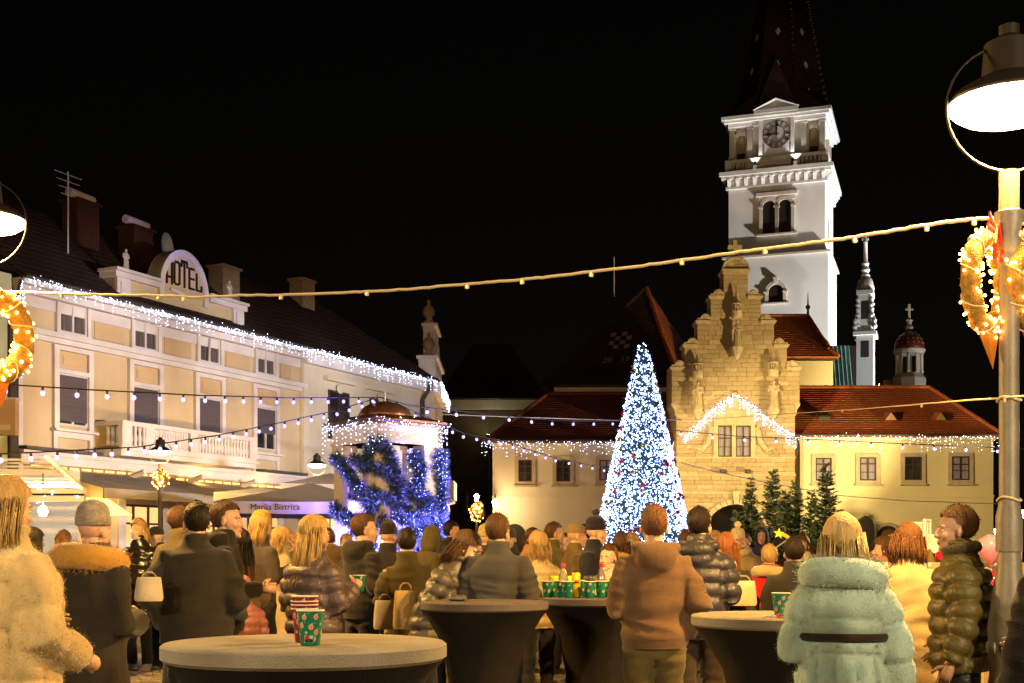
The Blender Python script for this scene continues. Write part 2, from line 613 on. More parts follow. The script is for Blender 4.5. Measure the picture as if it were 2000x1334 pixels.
blocks = []
for (z0, z1, w) in tiers:
    n = max(1, round((max(z1, 0) - max(z0, 0)) / (.36 if z1 < gz(800) else .235)))
    rh = (z1 - max(z0, 0)) / n
    for r in range(n):
        a, b = max(z0, 0) + r * rh, max(z0, 0) + (r + 1) * rh
        x = -w * gs
        xe = w * gs
        cuts = [x] + sum([[c0, c1] for c0, c1 in gate_open(a, b)], []) + [xe]
        for k in range(0, len(cuts), 2):
            xa, xb = cuts[k], cuts[k + 1]
            if xb - xa < .05:
                continue
            m = max(1, round((xb - xa) / (random.uniform(.6, .9) if b < gz(800) else random.uniform(.42, .7))))
            ws = [random.uniform(.7, 1.35) for _ in range(m)]
            sm = sum(ws)
            q = xa
            for wv in ws:
                d = wv / sm * (xb - xa)
                blocks.append((q, q + d, a, b))
                q += d
blocks.sort(key=lambda t: -(t[1] - t[0]) * (t[3] - t[2]))
vis = [b for b in blocks if b[2] > 2.0]
rest = [b for b in blocks if b[2] <= 2.0] + vis[300:]
vis = vis[:300]
SM = [m_stone, m_stone, m_stone2, m_stone3]


def stone(mb, b):
    g = .0035
    p = random.uniform(-.012, .014)
    x0, x1, z0, z1 = b[0] + g, b[1] - g, b[2] + g, b[3] - g
    c = .010
    vs = [(x0 + c, p, z0 + c), (x1 - c, p + random.uniform(-.008, .008), z0 + c), (x1 - c, p, z1 - c), (x0 + c, p + random.uniform(-.008, .008), z1 - c),
          (x0, p + c, z0), (x1, p + c, z0), (x1, p + c, z1), (x0, p + c, z1), (x0, .1, z0), (x1, .1, z0), (x1, .1, z1), (x0, .1, z1)]
    fs = [(0, 1, 2, 3)] + [(4 + i, 4 + (i + 1) % 4, (i + 1) % 4, i) for i in range(4)] + [(8 + i, 8 + (i + 1) % 4, 4 + (i + 1) % 4, 4 + i) for i in range(4)]
    mb.add(vs, fs)


for b in vis:
    mb = MB()
    stone(mb, b)
    mb.build("stone", random.choice(SM), gate)
mb = MB()
for b in rest:
    stone(mb, b)
tag(mb.build("small_stones", m_stone, gate), kind="stuff")
# arch ring
for i in range(17):
    a0, a1 = PI * i / 17 + .012, PI * (i + 1) / 17 - .012
    R0, R1 = ARCR, ARCR * 1.16
    if i == 8:
        R1 = ARCR * 1.42
    mb = MB()
    q = [(R0 * math.cos(a0), ARCZ + R0 * math.sin(a0)), (R1 * math.cos(a0), ARCZ + R1 * math.sin(a0)),
         (R1 * math.cos(a1), ARCZ + R1 * math.sin(a1)), (R0 * math.cos(a1), ARCZ + R0 * math.sin(a1))]
    mb.prism(q, -.07 if i != 8 else -.2, .3)
    mb.build("keystone" if i == 8 else "arch_stone", m_carved, gate)
# string courses and quoin strips
for py, pr in ((893, .06), (927, .04), (962, .05)):
    mb = MB()
    if py < 965:
        mb.bx(-hw - .05, hw + .05, -pr, .1, gz(py) - .06, gz(py) + .02)
    mb.build("string_course", m_carved, gate)
for (z0, z1, w), (_, _, wu) in zip(tiers[1:], tiers[2:] + [(0, 0, 0)]):
    if wu == 0:
        break
    for sgn in (-1, 1):
        xo, xi = sgn * (w + 4) * gs, sgn * (wu - 1) * gs
        cap = MB()
        cap.bx(min(xo, xi), max(xo, xi), -.12, 1.22, z1 - .08, z1 + .005)
        cap.bx(min(xo, xi) + (.05 if sgn < 0 else 0), max(xo, xi) - (.05 if sgn > 0 else 0), -.06, 1.2, z1 - .16, z1 - .08)
        c = cap.build("step_cap", m_carved, gate)
        s = MB()
        # scroll ornament: fan shape with spiral
        cx = sgn * (wu + (w - wu) * .46) * gs
        r = .27
        poly = [(cx - .40, z1 + .005), (cx + .40, z1 + .005), (cx + .39, z1 + .06)] + [(cx - sgn * .05 + r * math.cos(a), z1 + .05 + r * 1.12 * math.sin(a)) for a in [PI * k / 10 for k in range(1, 10)]] + [(cx - .39, z1 + .06)]
        s.prism(poly, -.05, .16)
        sp = [(cx - sgn * .05 + (.21 - .023 * k) * math.cos(k * .75), -.06, z1 + .14 + (.17 - .018 * k) * math.sin(k * .75)) for k in range(9)]
        s.tube(sp, .03, 5)
        s.ell((cx + sgn * .34, -.02, z1 + .07), .07, 8, 6)
        s.build("scroll", m_carved, c)
# fan pediment and cross
mb = MB()
zt = gz(530)
mb.bx(-26 * gs, 26 * gs, -.14, 1.2, zt - .13, zt)
mb.bx(-28 * gs, 28 * gs, -.17, 1.2, zt, zt + .1)
R = 25 * gs
mb.prism([(R * math.cos(PI * k / 16), zt + .1 + R * .92 * math.sin(PI * k / 16)) for k in range(17)], 0, .6)
mb.tube([(R * math.cos(PI * k / 16), -.03, zt + .1 + R * .92 * math.sin(PI * k / 16)) for k in range(17)], .075, 6)
for k in range(1, 12):
    a = PI * k / 12
    mb.tube([(.12 * math.cos(a), -.01, zt + .14 + .12 * math.sin(a)), (R * .8 * math.cos(a), -.02, zt + .12 + R * .74 * math.sin(a))], [.015, .04], 5)
mb.bx(-.3, .3, .05, .55, zt + .1 + R * .85, gz(503))
mb.build("fan_pediment", m_carved, gate, smooth='auto')
zc = gz(503)
mb = MB()
mb.bx(-.1, .1, .2, .4, zc, gz(467))
mb.bx(-.36, -.1, .2, .4, gz(484), gz(484) + .2)
mb.bx(.1, .36, .2, .4, gz(484), gz(484) + .2)
tag(mb.build("cross", m_carved, gate))


# canopied statues
def niche_statue(px, py_top, py_feet, py_canopy0, py_console):
    x = gx(px)
    z0, z1 = gz(py_feet), gz(py_top)
    s = MB()
    figure_statue(s, x, -.42, z0, z1 - z0)
    st = s.build("saint_statue", m_carved, gate, smooth='auto')
    c = MB()
    zc = z1 + .12
    c.lathe([(.24, 0), (.30, .08), (.28, .3), (.30, .36)], (x, -.3, zc), 8)
    for k in range(7):
        a = PI + PI * k / 6
        c.tube([(x + .24 * math.cos(a), -.3 + .24 * math.sin(a), zc + .36), (x + .24 * math.cos(a), -.3 + .24 * math.sin(a), zc + .7)], .03, 5)
    top = gz(py_canopy0)
    c.lathe([(.27, .7), (.29, .76), (.22, .84), (.14, .94), (.1, 1.15), (.03, max(1.3, top - zc))], (x, -.3, zc), 8)
    c.build("canopy", m_carved, st, smooth='auto')
    c = MB()
    zz = gz(py_console)
    c.lathe([(.06, 0), (.16, .12), (.2, .3), (.33, .5), (.3, .56), (.42, .66), (.42, z0 - zz)] if z0 - zz > .7 else [(.06, 0), (.3, (z0 - zz) * .7), (.34, z0 - zz)], (x, -.32, zz), 8)
    c.build("console", m_carved, st, smooth='auto')


niche_statue(1437, 628, 680, 565, 705)
niche_statue(1361, 745, 805, 712, 822)
niche_statue(1508, 742, 802, 708, 820)
# pediment window with scrolls
pw = MB()
x0, x1 = gx(1393), gx(1475)
pw.bx(x0, gx(1402), -.12, .1, gz(893), gz(803))
pw.bx(gx(1466), x1, -.12, .1, gz(893), gz(803))
pw.bx(gx(1402), gx(1466), -.12, .1, gz(831), gz(803))
pw.bx(gx(1429), gx(1437), -.10, .1, gz(893), gz(831))
pw.bx(x0 - .08, x1 + .08, -.2, .1, gz(803), gz(800))
cx = gx(1435)
ped = [(x0 - .05, gz(800)), (x1 + .05, gz(800)), (cx + .75, gz(794)), (cx + .35, gz(785)), (cx + .15, gz(777)), (cx - .15, gz(777)), (cx - .35, gz(785)), (cx - .75, gz(794))]
pw.prism(ped, -.12, .1)
pw.ell((cx, -.05, gz(770)), .17, 10, 8)
pw.build("window_aedicule", m_carved, gate, smooth='auto')
for a, b in ((1402, 1429), (1437, 1466)):
    window(gate, (gx(a) + gx(b)) / 2, gz(892), gx(b) - gx(a), gz(832) - gz(892), y=.03, m_fr=m_frame_b, glass=m_curtain, nx=2, bars=[.32, .6], fw=.055)
for sgn in (-1, 1):
    s = MB()
    ex = gx(1393) if sgn < 0 else gx(1475)
    pth = [(ex + sgn * .1, -.12, gz(835)), (ex + sgn * .16, -.12, gz(850)), (ex + sgn * .3, -.12, gz(866)), (ex + sgn * .62, -.12, gz(880)), (ex + sgn * .85, -.12, gz(875))]
    s.tube(pth, [(.12, .09), (.15, .09), (.15, .09), (.14, .09), (.1, .08)], 8)
    for ox, oz, rr in ((.72, gz(882), .3), (.14, gz(838), .16)):
        s.tube([(ex + sgn * (ox + (rr - rr * .1 * k) * math.cos(k * .8)), -.2, oz + (rr - rr * .1 * k) * math.sin(k * .8)) for k in range(9)], .035, 5)
    s.build("volute", m_carved, gate, smooth='auto')
for px in (1410, 1458):
    f = thing("floodlight", "small boxy floodlight on the gatehouse wall %s" % ("below the scroll nearer the christmas tree" if px == 1410 else "above the passage arch near the spruces"), "floodlight", (gate.location.x + gx(px), GY, gz(922)), group="small floodlights on the gatehouse")
    MB().bx(-.13, .13, -.42, -.2, -.06, .12).tube([(0, -.3, 0), (0, .05, -.05)], .03, 6).build("housing", m_black, f)
    MB().bx(-.1, .1, -.435, -.42, -.04, .1).build("lens", m_silver, f)
# side bracket shoulders
for sgn in (-1, 1):
    b = MB()
    e = sgn * 116 * gs
    b.prism([(e, gz(795)), (e, gz(788)), (e + sgn * .28, gz(788)), (e + sgn * .26, gz(792)), (e + sgn * .1, gz(800)), (e + sgn * .05, gz(812)), (e, gz(812))], -.02, 2.0)
    b.build("shoulder_bracket", m_carved, gate)
# passage end wall lit white
MB().bx(-3, 3, 9.0, 9.2, 0, 6).build("passage_wall", m_cream, gate)

# ================================================================== WINGS (front plane Y = 67.2)
WY = 67.2
ws = WY / FPX


def wx(px):
    return (px - 1000) * ws


def wz(py):
    return CAMZ + (1085 - py) * ws


def wing(name, label, pxa, pxb, eave_py, ridge_py, ridge_px, hip_right, wins, belt_py, m_w, m_t):
    t = thing(name, label, "building", (0, WY, 0))
    xa, xb, ze = wx(pxa), wx(pxb), wz(eave_py)
    MB().bx(xa, xb, 0, 9, 0, ze).build("wall", m_w, t)
    MB().bx(xa - .1, xb + .1, -.14, .0, ze - .24, ze - .02).build("cornice", m_cream, t)
    MB().bx(xa - .03, xb + .03, -.05, .0, wz(belt_py) - .07, wz(belt_py) + .05).build("belt_course", m_w, t)
    g = MB()
    g.tube([(xa - .3, -.42, ze), (xb + .3, -.42, ze)], .08, 8)
    g.build("gutter", m_gutter, t)
    D = 4.5
    zr = CAMZ + (1085 - ridge_py) / FPX * (WY + D)
    L = math.hypot(D + .4, zr - ze)
    xr = (ridge_px - 1000) * (WY + D) / FPX
    xa_, xb_ = xa - (.35 if not hip_right else -.0), xb + (.35 if hip_right else 0)
    V = Vector((0, D + .4, zr - ze))
    O = (xa_, -.4, ze - .02)
    W = xb_ - xa_
    if hip_right:
        poly = [(0, 0), (W, 0), (xr - xa_, L), (0, L)]
    else:
        poly = [(0, 0), (W, 0), (W, L), (xr - xa_, L)]
    roof_plane(t, O, (1, 0, 0), V, poly, m_t, .22, .26)
    # back slope and hip
    roof_plane(t, (xb_, 2 * D + .4, ze), (-1, 0, 0), (0, -(D + .4), zr - ze), [(W - u, v) for u, v in poly][::-1], m_t, tiles=False)
    if hip_right:
        hv = Vector((-(xb_ - xr), D + .4 - .0, zr - ze))
        e = Vector((xb_, -.4, ze))
        h = MB()
        h.add([e, (xb_, 2 * D + .4, ze), (xr, D, zr)], [(0, 1, 2)])
        h.build("roof_hip", m_t, t)
        ridge(t, (xb_, -.42, ze + .03), (xr, D, zr + .03), m_t)
        ridge(t, (xa_, D, zr + .03), (xr, D, zr + .03), m_t)
    else:
        h = MB()
        h.add([(xa_, -.4, ze), (xa_, 2 * D + .4, ze), (xr, D, zr)], [(0, 2, 1)])
        h.build("roof_hip", m_t, t)
        ridge(t, (xa_, -.42, ze + .03), (xr, D, zr + .03), m_t)
        ridge(t, (xb_, D, zr + .03), (xr, D, zr + .03), m_t)
    for (a, b, y0, y1, gl, bars) in wins:
        x0_, x1_ = wx(a), wx(b)
        sr = .2
        window(t, (x0_ + x1_) / 2, wz(y1) + sr, x1_ - x0_ - 2 * sr, wz(y0) - wz(y1) - 2 * sr, y=-.03, sur=sr, m_sur=m_surround, m_fr=m_frame_b, glass=gl, nx=2, bars=bars, fw=.07)
    return t, xa, xb, ze, zr


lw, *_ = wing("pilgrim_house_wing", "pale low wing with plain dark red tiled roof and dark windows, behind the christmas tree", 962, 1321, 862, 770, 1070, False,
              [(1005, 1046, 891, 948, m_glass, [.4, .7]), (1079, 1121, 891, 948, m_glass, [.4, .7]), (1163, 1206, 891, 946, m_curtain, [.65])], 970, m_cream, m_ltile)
rw, rxa, rxb, rze, rzr = wing("dormered_house_wing", "pale yellow low wing with orange tiled roof and four net curtained windows", 1553, 1940, 851, 757, 1815, True,
                              [(1585, 1631, 887, 946, m_curtain, [.4, .72]), (1671, 1718, 886, 946, m_curtain, [.36, .72]), (1759, 1807, 885, 945, m_glass, [.66]), (1851, 1900, 884, 945, m_curtain, [.4, .66])], 969, m_wingwall, m_tile)
# roof vents and dormers on the orange roof
slope = math.atan2(rzr - rze, 4.9)


def on_roof(px, py):
    # depth where the ray meets the front slope
    k = (1085 - py) / FPX
    # z = CAMZ + k*Y ; z = rze + (Y - WY + .4) * tan
    tn = math.tan(slope)
    Y = (rze - CAMZ + (.4 - WY) * tn) / (k - tn)
    return Vector(((px - 1000) / FPX * Y, Y - WY, CAMZ + k * Y))


for px in (1737, 1834):
    p = on_roof(px, 822)
    d = MB()
    d.add([p + Vector((-.34, -.3, 0)), p + Vector((.34, -.3, 0)), p + Vector((0, -.3, .45)), p + Vector((0, .9, .55)), p + Vector((-.5, .3, .1)), p + Vector((.5, .3, .1))],
          [(0, 1, 2), (0, 2, 3, 4), (1, 5, 3, 2), (0, 4, 5, 1)])
    dm = d.build("dormer", m_tile, rw)
    MB().add([p + Vector((-.29, -.33, .03)), p + Vector((.29, -.33, .03)), p + Vector((0, -.33, .41))], [(0, 1, 2)]).build("louvre", m_stone3, dm)
p = on_roof(1608, 818)
sk = MB().box(p + Vector((0, 0, .1)), (.62, .5, .3), rot=Matrix.Rotation(slope, 3, 'X')).build("skylight", m_gutter, rw)
MB().box(p + Vector((0, -.08, .26)), (.5, .4, .02), rot=Matrix.Rotation(slope, 3, 'X')).build("pane", m_glass, sk)
# arched cellar doors
for px in (1735, ):
    d = MB()
    r = 26 * ws
    zc = wz(1050)
    poly = [(wx(px) - r, 0)] + [(wx(px) + r * math.cos(a), zc + r * math.sin(a)) for a in [PI - PI * k / 12 for k in range(13)]] + [(wx(px) + r, 0)]
    d.prism(poly, -.04, .02)
    dd = d.build("door", m_black, rw)
    d = MB()
    d.tube([(wx(px) - r, -.04, 0)] + [(wx(px) + r * math.cos(a), -.04, zc + r * math.sin(a)) for a in [PI - PI * k / 12 for k in range(13)]] + [(wx(px) + r, -.04, 0)], .1, 6)
    d.build("door_arch", m_surround, dd)
for px in (1140, 1005):
    d = MB()
    r = 22 * ws
    zc = wz(1045)
    poly = [(wx(px) - r, 0)] + [(wx(px) + r * math.cos(a), zc + r * math.sin(a)) for a in [PI - PI * k / 12 for k in range(13)]] + [(wx(px) + r, 0)]
    d.prism(poly, -.04, .02)
    d.build("door", m_black, lw)
# downpipe between gate and right wing
MB().tube([(wx(1553), -.42, wz(850)), (wx(1558), -.2, wz(868)), (wx(1559), -.15, wz(900)), (wx(1559), -.15, 0)], .07, 8).build("downpipe", m_gutter, rw)
MB().tube([(wx(1325), -1.0, wz(860)), (wx(1325), -1.0, 0)], .06, 8).build("downpipe", m_gutter, lw)

# ================================================================== CHAPEL HOUSE with orange hipped roof behind the gable
ch = thing("hipped_chapel", "ochre house with orange hipped roof and iron finial, behind the stepped gable", "building", (0, 76, 0))
cs = 76 / FPX
xa, xb = (1462 - 1000) * cs, (1627 - 1000) * cs
ze = CAMZ + (1085 - 698) * cs
MB().bx(xa, xb, 0, 8, 6, ze).build("wall", m_wingwall, ch)
MB().bx(xa - .15, xb + .15, -.18, 0, ze - .22, ze + .04).build("cornice", m_gutter, ch)
xr = (1578 - 1000) / FPX * 79.5
zr = CAMZ + (1085 - 617) / FPX * 79.5
L = math.hypot(3.8, zr - ze)
roof_plane(ch, (xa - .3, -.3, ze), (1, 0, 0), (0, 3.8, zr - ze), [(0, 0), (xb - xa + .6, 0), (xb - xa + .1, L * .12), (xr - xa + .3, L), (0, L)], m_tile, .22, .26)
MB().add([(xb + .3, -.3, ze), (xb + .3, 8.3, ze), (xr, 3.5, zr), (xb - .2, .3, ze + .5)], [(0, 1, 2, 3)]).build("roof_hip", m_tile, ch)
ridge(ch, (xb + .3, -.32, ze + .03), (xb - .2, .12, ze + .55), m_tile)
ridge(ch, (xb - .2, .12, ze + .55), (xr, 3.5, zr + .03), m_tile)
ridge(ch, (xa, 3.5, zr + .03), (xr, 3.5, zr + .03), m_tile)
mb = MB().tube([(xr, 3.5, zr), (xr, 3.5, zr + 1.5)], [.09, .015], 6)
mb.ell((xr, 3.5, zr + .55), .16, 8, 6)
mb.build("finial", m_metal, ch)

# ================================================================== CHURCH TOWER
TW = 8.05
tower = thing("church_tower", "tall white church tower with clock, gallery and dark tiled spire", "church tower", (26.2 - .9455 * TW, 105 + .3256 * TW, 0), -math.radians(19))


def tz(py):
    return CAMZ + (1085 - py) / FPX * 106.2


def tu(px):
    """position along the tower's front for a pixel column"""
    a = (px - 1000) / FPX
    ox, oy = tower.location.x, tower.location.y
    return (a * oy - ox) / (.9455 + .3256 * a)


z1, z2 = tz(498), tz(352)
w = MB()
w.bx(-.28, TW + .28, -.28, TW + .28, 0, z1)
w.bx(0, TW, 0, TW, z1, z2)
w.build("wall", m_white, tower)
led = MB()
led.bx(-.5, TW + .5, -.5, TW + .5, z1 - .12, z1 + .06)
led.build("ledge", m_tower_trim, tower)
MB().bx(-.45, TW + .45, -.45, TW + .45, tz(677) - .1, tz(677) + .1).build("ledge", m_tower_trim, tower)
co = MB()
co.bx(-.22, TW + .22, -.22, TW + .22, z2 - .45, z2 - .25)
co.bx(-.55, TW + .55, -.55, TW + .55, z2 + .35, z2 + .6)
co.bx(-.7, TW + .7, -.7, TW + .7, z2 + .6, z2 + .95)
co.bx(-.1, TW + .1, -.1, TW + .1, z2 - .25, z2 + .35)
cor = co.build("cornice", m_white, tower)
for i in range(12):
    u = .1 + i * (TW - .2) / 11
    for side in (0, 1):
        b = MB()
        prof = [(0, -.25), (-.18, -.2), (-.3, 0), (-.45, .2), (-.5, .35), (0, .35)]
        vs0 = [(u - .14, y - .1, z2 + z) for y, z in prof]
        vs1 = [(u + .14, y - .1, z2 + z) for y, z in prof]
        if side:
            vs0 = [(TW - y, x, z) for x, y, z in vs0]
            vs1 = [(TW - y, x, z) for x, y, z in vs1]
        n = 6
        b.add(vs0 + vs1, [tuple(range(n)), tuple(range(2 * n - 1, n - 1, -1))] + [(k, k + n, (k + 1) % n + n, (k + 1) % n) for k in range(n)])
        b.build("modillion", m_white, cor)


# arched openings (black recess with stone surround)
def arch_open(u, zb, zs, r, deep=.35, y=0.0, parent=tower, mat=None):
    p = [(u - r, zb)] + [(u - r, zs)] + [(u + r * math.cos(a), zs + r * math.sin(a)) for a in [PI - PI * k / 12 for k in range(1, 12)]] + [(u + r, zs), (u + r, zb)]
    m = MB()
    m.prism(p[::-1], y - .015, y + .05)
    o = m.build("opening", mat or m_black, parent)
    s = MB()
    R = r + .28
    for k in range(12):
        a0, a1 = PI * k / 12, PI * (k + 1) / 12
        s.prism([(u + r * math.cos(a0), zs + r * math.sin(a0)), (u + R * math.cos(a0), zs + R * math.sin(a0)), (u + R * math.cos(a1), zs + R * math.sin(a1)), (u + r * math.cos(a1), zs + r * math.sin(a1))], y - .16, y + .02)
    s.bx(u - R, u - r, y - .16, y + .02, zb, zs - .001)
    s.bx(u + r, u + R, y - .16, y + .02, zb, zs - .001)
    s.bx(u - R - .1, u - r + .02, y - .22, y + .02, zs - .1, zs + .08)
    s.bx(u + r - .02, u + R + .1, y - .22, y + .02, zs - .1, zs + .08)
    s.build("surround", m_tower_trim, o)
    return o


u0, u1 = tu(1502), tu(1533)
rr = (u1 - u0) * .40
for u in (u0, u1):
    arch_open(u, tz(455), tz(403), rr)
hood = MB()
hood.bx(u0 - rr - .35, u1 + rr + .35, -.12, .02, tz(390) - .02, tz(390) + .5)
hood.bx(u0 - rr - .55, u1 + rr + .55, -.35, .02, tz(382), tz(382) + .28)
MB().bx(u0 - rr - .5, u1 + rr + .5, -.3, .02, tz(456) - .15, tz(456)).build('sill', m_tower_trim, tower)
hood.build("window_hood", m_tower_trim, tower)
uo = tu(1516)
arch_open(uo, tz(592), tz(571), .62, y=-.28)
mb = MB().bx(uo - 1.1, uo + 1.1, -.5, -.26, tz(592) - .12, tz(592))
mb2 = MB().box((uo, -.46, tz(571) + .95), (.3, .2, .5), taper=1.3)
mb2.build('keystone', m_tower_trim, tower)
mb.build("sill", m_tower_trim, tower)
for z0_, z1_ in ((tz(465), tz(415)), (tz(590), tz(560))):
    MB().bx(TW - .02, TW + (.02 if z0_ > z1 else .3), 3.2, 3.7, z0_, z1_).build("slit_window", m_black, tower)
# gallery
gz0, gz1 = z2 + .95, tz(305)
gal = MB()
gal.bx(-.2, TW + .2, -.2, 0, gz0, gz0 + .25)
gal.bx(-.25, TW + .25, -.28, .05, gz1 - .25, gz1)
gal.bx(TW, TW + .2, -.2, TW, gz0, gz0 + .25)
gal.bx(TW - .05, TW + .28, 0.05, TW, gz1 - .25, gz1)
for u in (0, TW * .235, TW * .33, TW * .62, TW * .715, TW):
    gal.bx(u - .28, u + .28, -.24, .02, gz0 + .25, gz1 - .25)
ga = gal.build("gallery_parapet", m_tower_trim, tower)
for a, b in ((.28, TW * .235 - .28), (TW * .715 + .28, TW - .28)):
    n = 5
    for i in range(n):
        u = a + (b - a) * (i + .5) / n
        MB().lathe([(.09, 0), (.06, .15), (.11, .45), (.06, .8), (.09, gz1 - gz0 - .5)], (u, -.1, gz0 + .25), 8).build("baluster", m_tower_trim, ga, smooth=True)
MB().bx(TW * .33 + .28, TW * .62 - .28, -.15, 0, gz0 + .25, gz1 - .25).build("parapet_panel", m_tower_trim, ga)
# clock storey
cz1 = tz(232)
cb = MB()
cb.bx(.55, TW - .55, .55, TW - .55, gz0, cz1)
cb.build("clock_storey", m_tower_trim, tower)
for u in (.25, TW * .22, TW * .78, TW - .25):
    p = MB()
    p.bx(u - .3, u + .3, .1, .55, gz1, gz1 + .3)
    p.bx(u - .22, u + .22, .17, .55, gz1 + .3, cz1 - .5)
    p.bx(u - .3, u + .3, .1, .55, cz1 - .5, cz1 - .3)
    p.build("pilaster", m_tower_trim, tower)
for v in (TW * .25, TW * .75, TW - .25):
    p = MB()
    p.bx(TW - .55, TW - .15, v - .22, v + .22, gz1, cz1 - .3)
    p.build("pilaster", m_tower_trim, tower)
for uc in (TW * .12, TW * .88):
    o = arch_open(uc, gz1 + .05, tz(262), .42, y=.53, mat=m_stone3)
    MB().bx(uc - .3, uc + .35, .47, .51, gz1 + .05, gz1 + .7).build('niche_hatch', m_black, o)
tcn = MB()
tcn.bx(-.05, TW + .05, -.05, TW + .05, cz1 - .3, cz1)
tcn.bx(-.35, TW + .35, -.35, TW + .35, cz1, cz1 + .22)
tcn.bx(-.55, TW + .55, -.55, TW + .55, cz1 + .22, cz1 + .5)
tcn.build("cornice", m_white, tower)
# clock
uc = tu(1517)
zc = tz(262)
hwk = 1.48
pan = MB()
pan.bx(uc - hwk, uc + hwk, -.1, .6, tz(312), tz(228))
pan.bx(uc - hwk, uc - hwk + .3, -.22, -.1, tz(300), tz(228))
pan.bx(uc + hwk - .3, uc + hwk, -.22, -.1, tz(300), tz(228))
pan.bx(uc - hwk + .3, uc + hwk - .3, -.2, -.1, tz(232), tz(228))
pan.bx(uc - hwk - .2, uc + hwk + .2, -.45, .6, tz(228), tz(222))
pan.bx(uc - hwk - .35, uc + hwk + .35, -.6, .6, tz(222), tz(214))
pan.prism([(uc - hwk - .35, tz(214)), (uc + hwk + .35, tz(214)), (uc, tz(196))], -.35, 3)
for sg in (-1, 1):
    a = Vector((uc + sg * (hwk + .4), -.5, tz(214)))
    b = Vector((uc, -.5, tz(195.5)))
    pan.tube([a, b], [(.16, .1), (.16, .1)], 4)
cp = pan.build("clock_gable", m_white, tower)
R = 27 / FPX * 106
dial = MB().lathe([(R, 0), (R, .05)], (0, 0, 0), 40)
dial.xform(Matrix.Translation((uc, -.1, zc)) @ Matrix.Rotation(PI / 2, 4, 'X'))
dl = dial.build("clock_dial", m_spire_white, cp)
ck = MB()
for rad in (R * .985, R * .6):
    ck.tube([(uc + rad * math.sin(2 * PI * k / 40), -.165, zc + rad * math.cos(2 * PI * k / 40)) for k in range(40)], .028, 4, closed=True)
NUM = ["XII", "I", "II", "III", "IIII", "V", "VI", "VII", "VIII", "IX", "X", "XI"]


def stroke(a, b, wd):
    ck.tube([a, b], [(wd, .012)] * 2 if False else wd, 4)


for i, s in enumerate(NUM):
    ang = 2 * PI * i / 12
    rd, tg = Vector((math.sin(ang), 0, math.cos(ang))), Vector((math.cos(ang), 0, -math.sin(ang)))
    wid = {'I': .07, 'V': .17, 'X': .17}
    tot = sum(wid[c] for c in s)
    x = -tot / 2
    c0 = Vector((uc, -.165, zc))
    for c in s:
        w_ = wid[c]
        lo, hi = R * .66, R * .94
        P_ = lambda xx, r: c0 + rd * r + tg * xx
        if c == 'I':
            ck.tube([P_(x + w_ / 2, lo), P_(x + w_ / 2, hi)], .022, 4)
        elif c == 'V':
            ck.tube([P_(x + .02, hi), P_(x + w_ / 2, lo)], .024, 4)
            ck.tube([P_(x + w_ - .02, hi), P_(x + w_ / 2, lo)], .014, 4)
        else:
            ck.tube([P_(x + .02, hi), P_(x + w_ - .02, lo)], .024, 4)
            ck.tube([P_(x + w_ - .02, hi), P_(x + .02, lo)], .014, 4)
        x += w_
ck.build("clock_numerals", m_black, cp)
hd = MB().tube([(uc, -.2, zc - .2), (uc + .02, -.2, zc + .5), (uc + .03, -.2, zc + R * .6)], [.05, .07, .05], 5)
hd.box((uc + .03, -.2, zc + R * .72), (.2, .05, .4), taper=.1)
hd.build("minute_hand", m_black, cp)
hd = MB().tube([(uc + .2, -.22, zc), (uc - R * .45, -.22, zc - .03)], [.05, .06], 5)
hd.ell((uc - R * .52, -.22, zc - .03), (.2, .05, .17), 8, 6)
hd.tube([(uc - R * .55, -.22, zc - .03), (uc - R * .8, -.22, zc - .04)], [.07, .02], 5)
hd.build("hour_hand", m_black, cp)
# small lit floods on the cornice
for px in (1476, 1555):
    MB().bx(tu(px) - .14, tu(px) + .14, -.72, -.45, gz0, gz0 + .35).build("gallery_floodlight", m_frame_w, tower)
    gl_ = lamp("gallery_light", "SPOT", (tu(px), -.6, gz0 + .45), 160, (1, .95, .88), None, size=.08, spot=80, blend=.6, parent=tower)
    gl_.rotation_euler = Vector((0, .28, 1)).to_track_quat("-Z", "Y").to_euler()
# spire
zs0 = cz1 + .5
zap = tz(-300)
cx = TW / 2
sp = MB()
r0 = TW * .5 * 1.0
n8 = 8
base = [(cx + (r0 / math.cos(PI / 8)) * math.cos(PI / 8 + 2 * PI * k / 8), cx + (r0 / math.cos(PI / 8)) * math.sin(PI / 8 + 2 * PI * k / 8)) for k in range(8)]
sqb = [(-.3, -.3), (TW + .3, -.3), (TW + .3, TW + .3), (-.3, TW + .3)]
sp.add([(x, y, zs0) for x, y in sqb] + [(x * .9 + cx * .1, y * .9 + cx * .1, zs0 + 2.2) for x, y in base] + [(cx, cx, zap)],
       [(4 + k, 4 + (k + 1) % 8, 12) for k in range(8)] + [(0, 1, 10, 9), (1, 2, 4, 11), (2, 3, 6, 5), (3, 0, 8, 7), (1, 11, 10), (2, 5, 4), (3, 7, 6), (0, 9, 8)])
spire = sp.build("spire", m_spire, tower)


def spire_r(z):
    return r0 * .9 * (zap - z) / (zap - zs0 - 2.2)


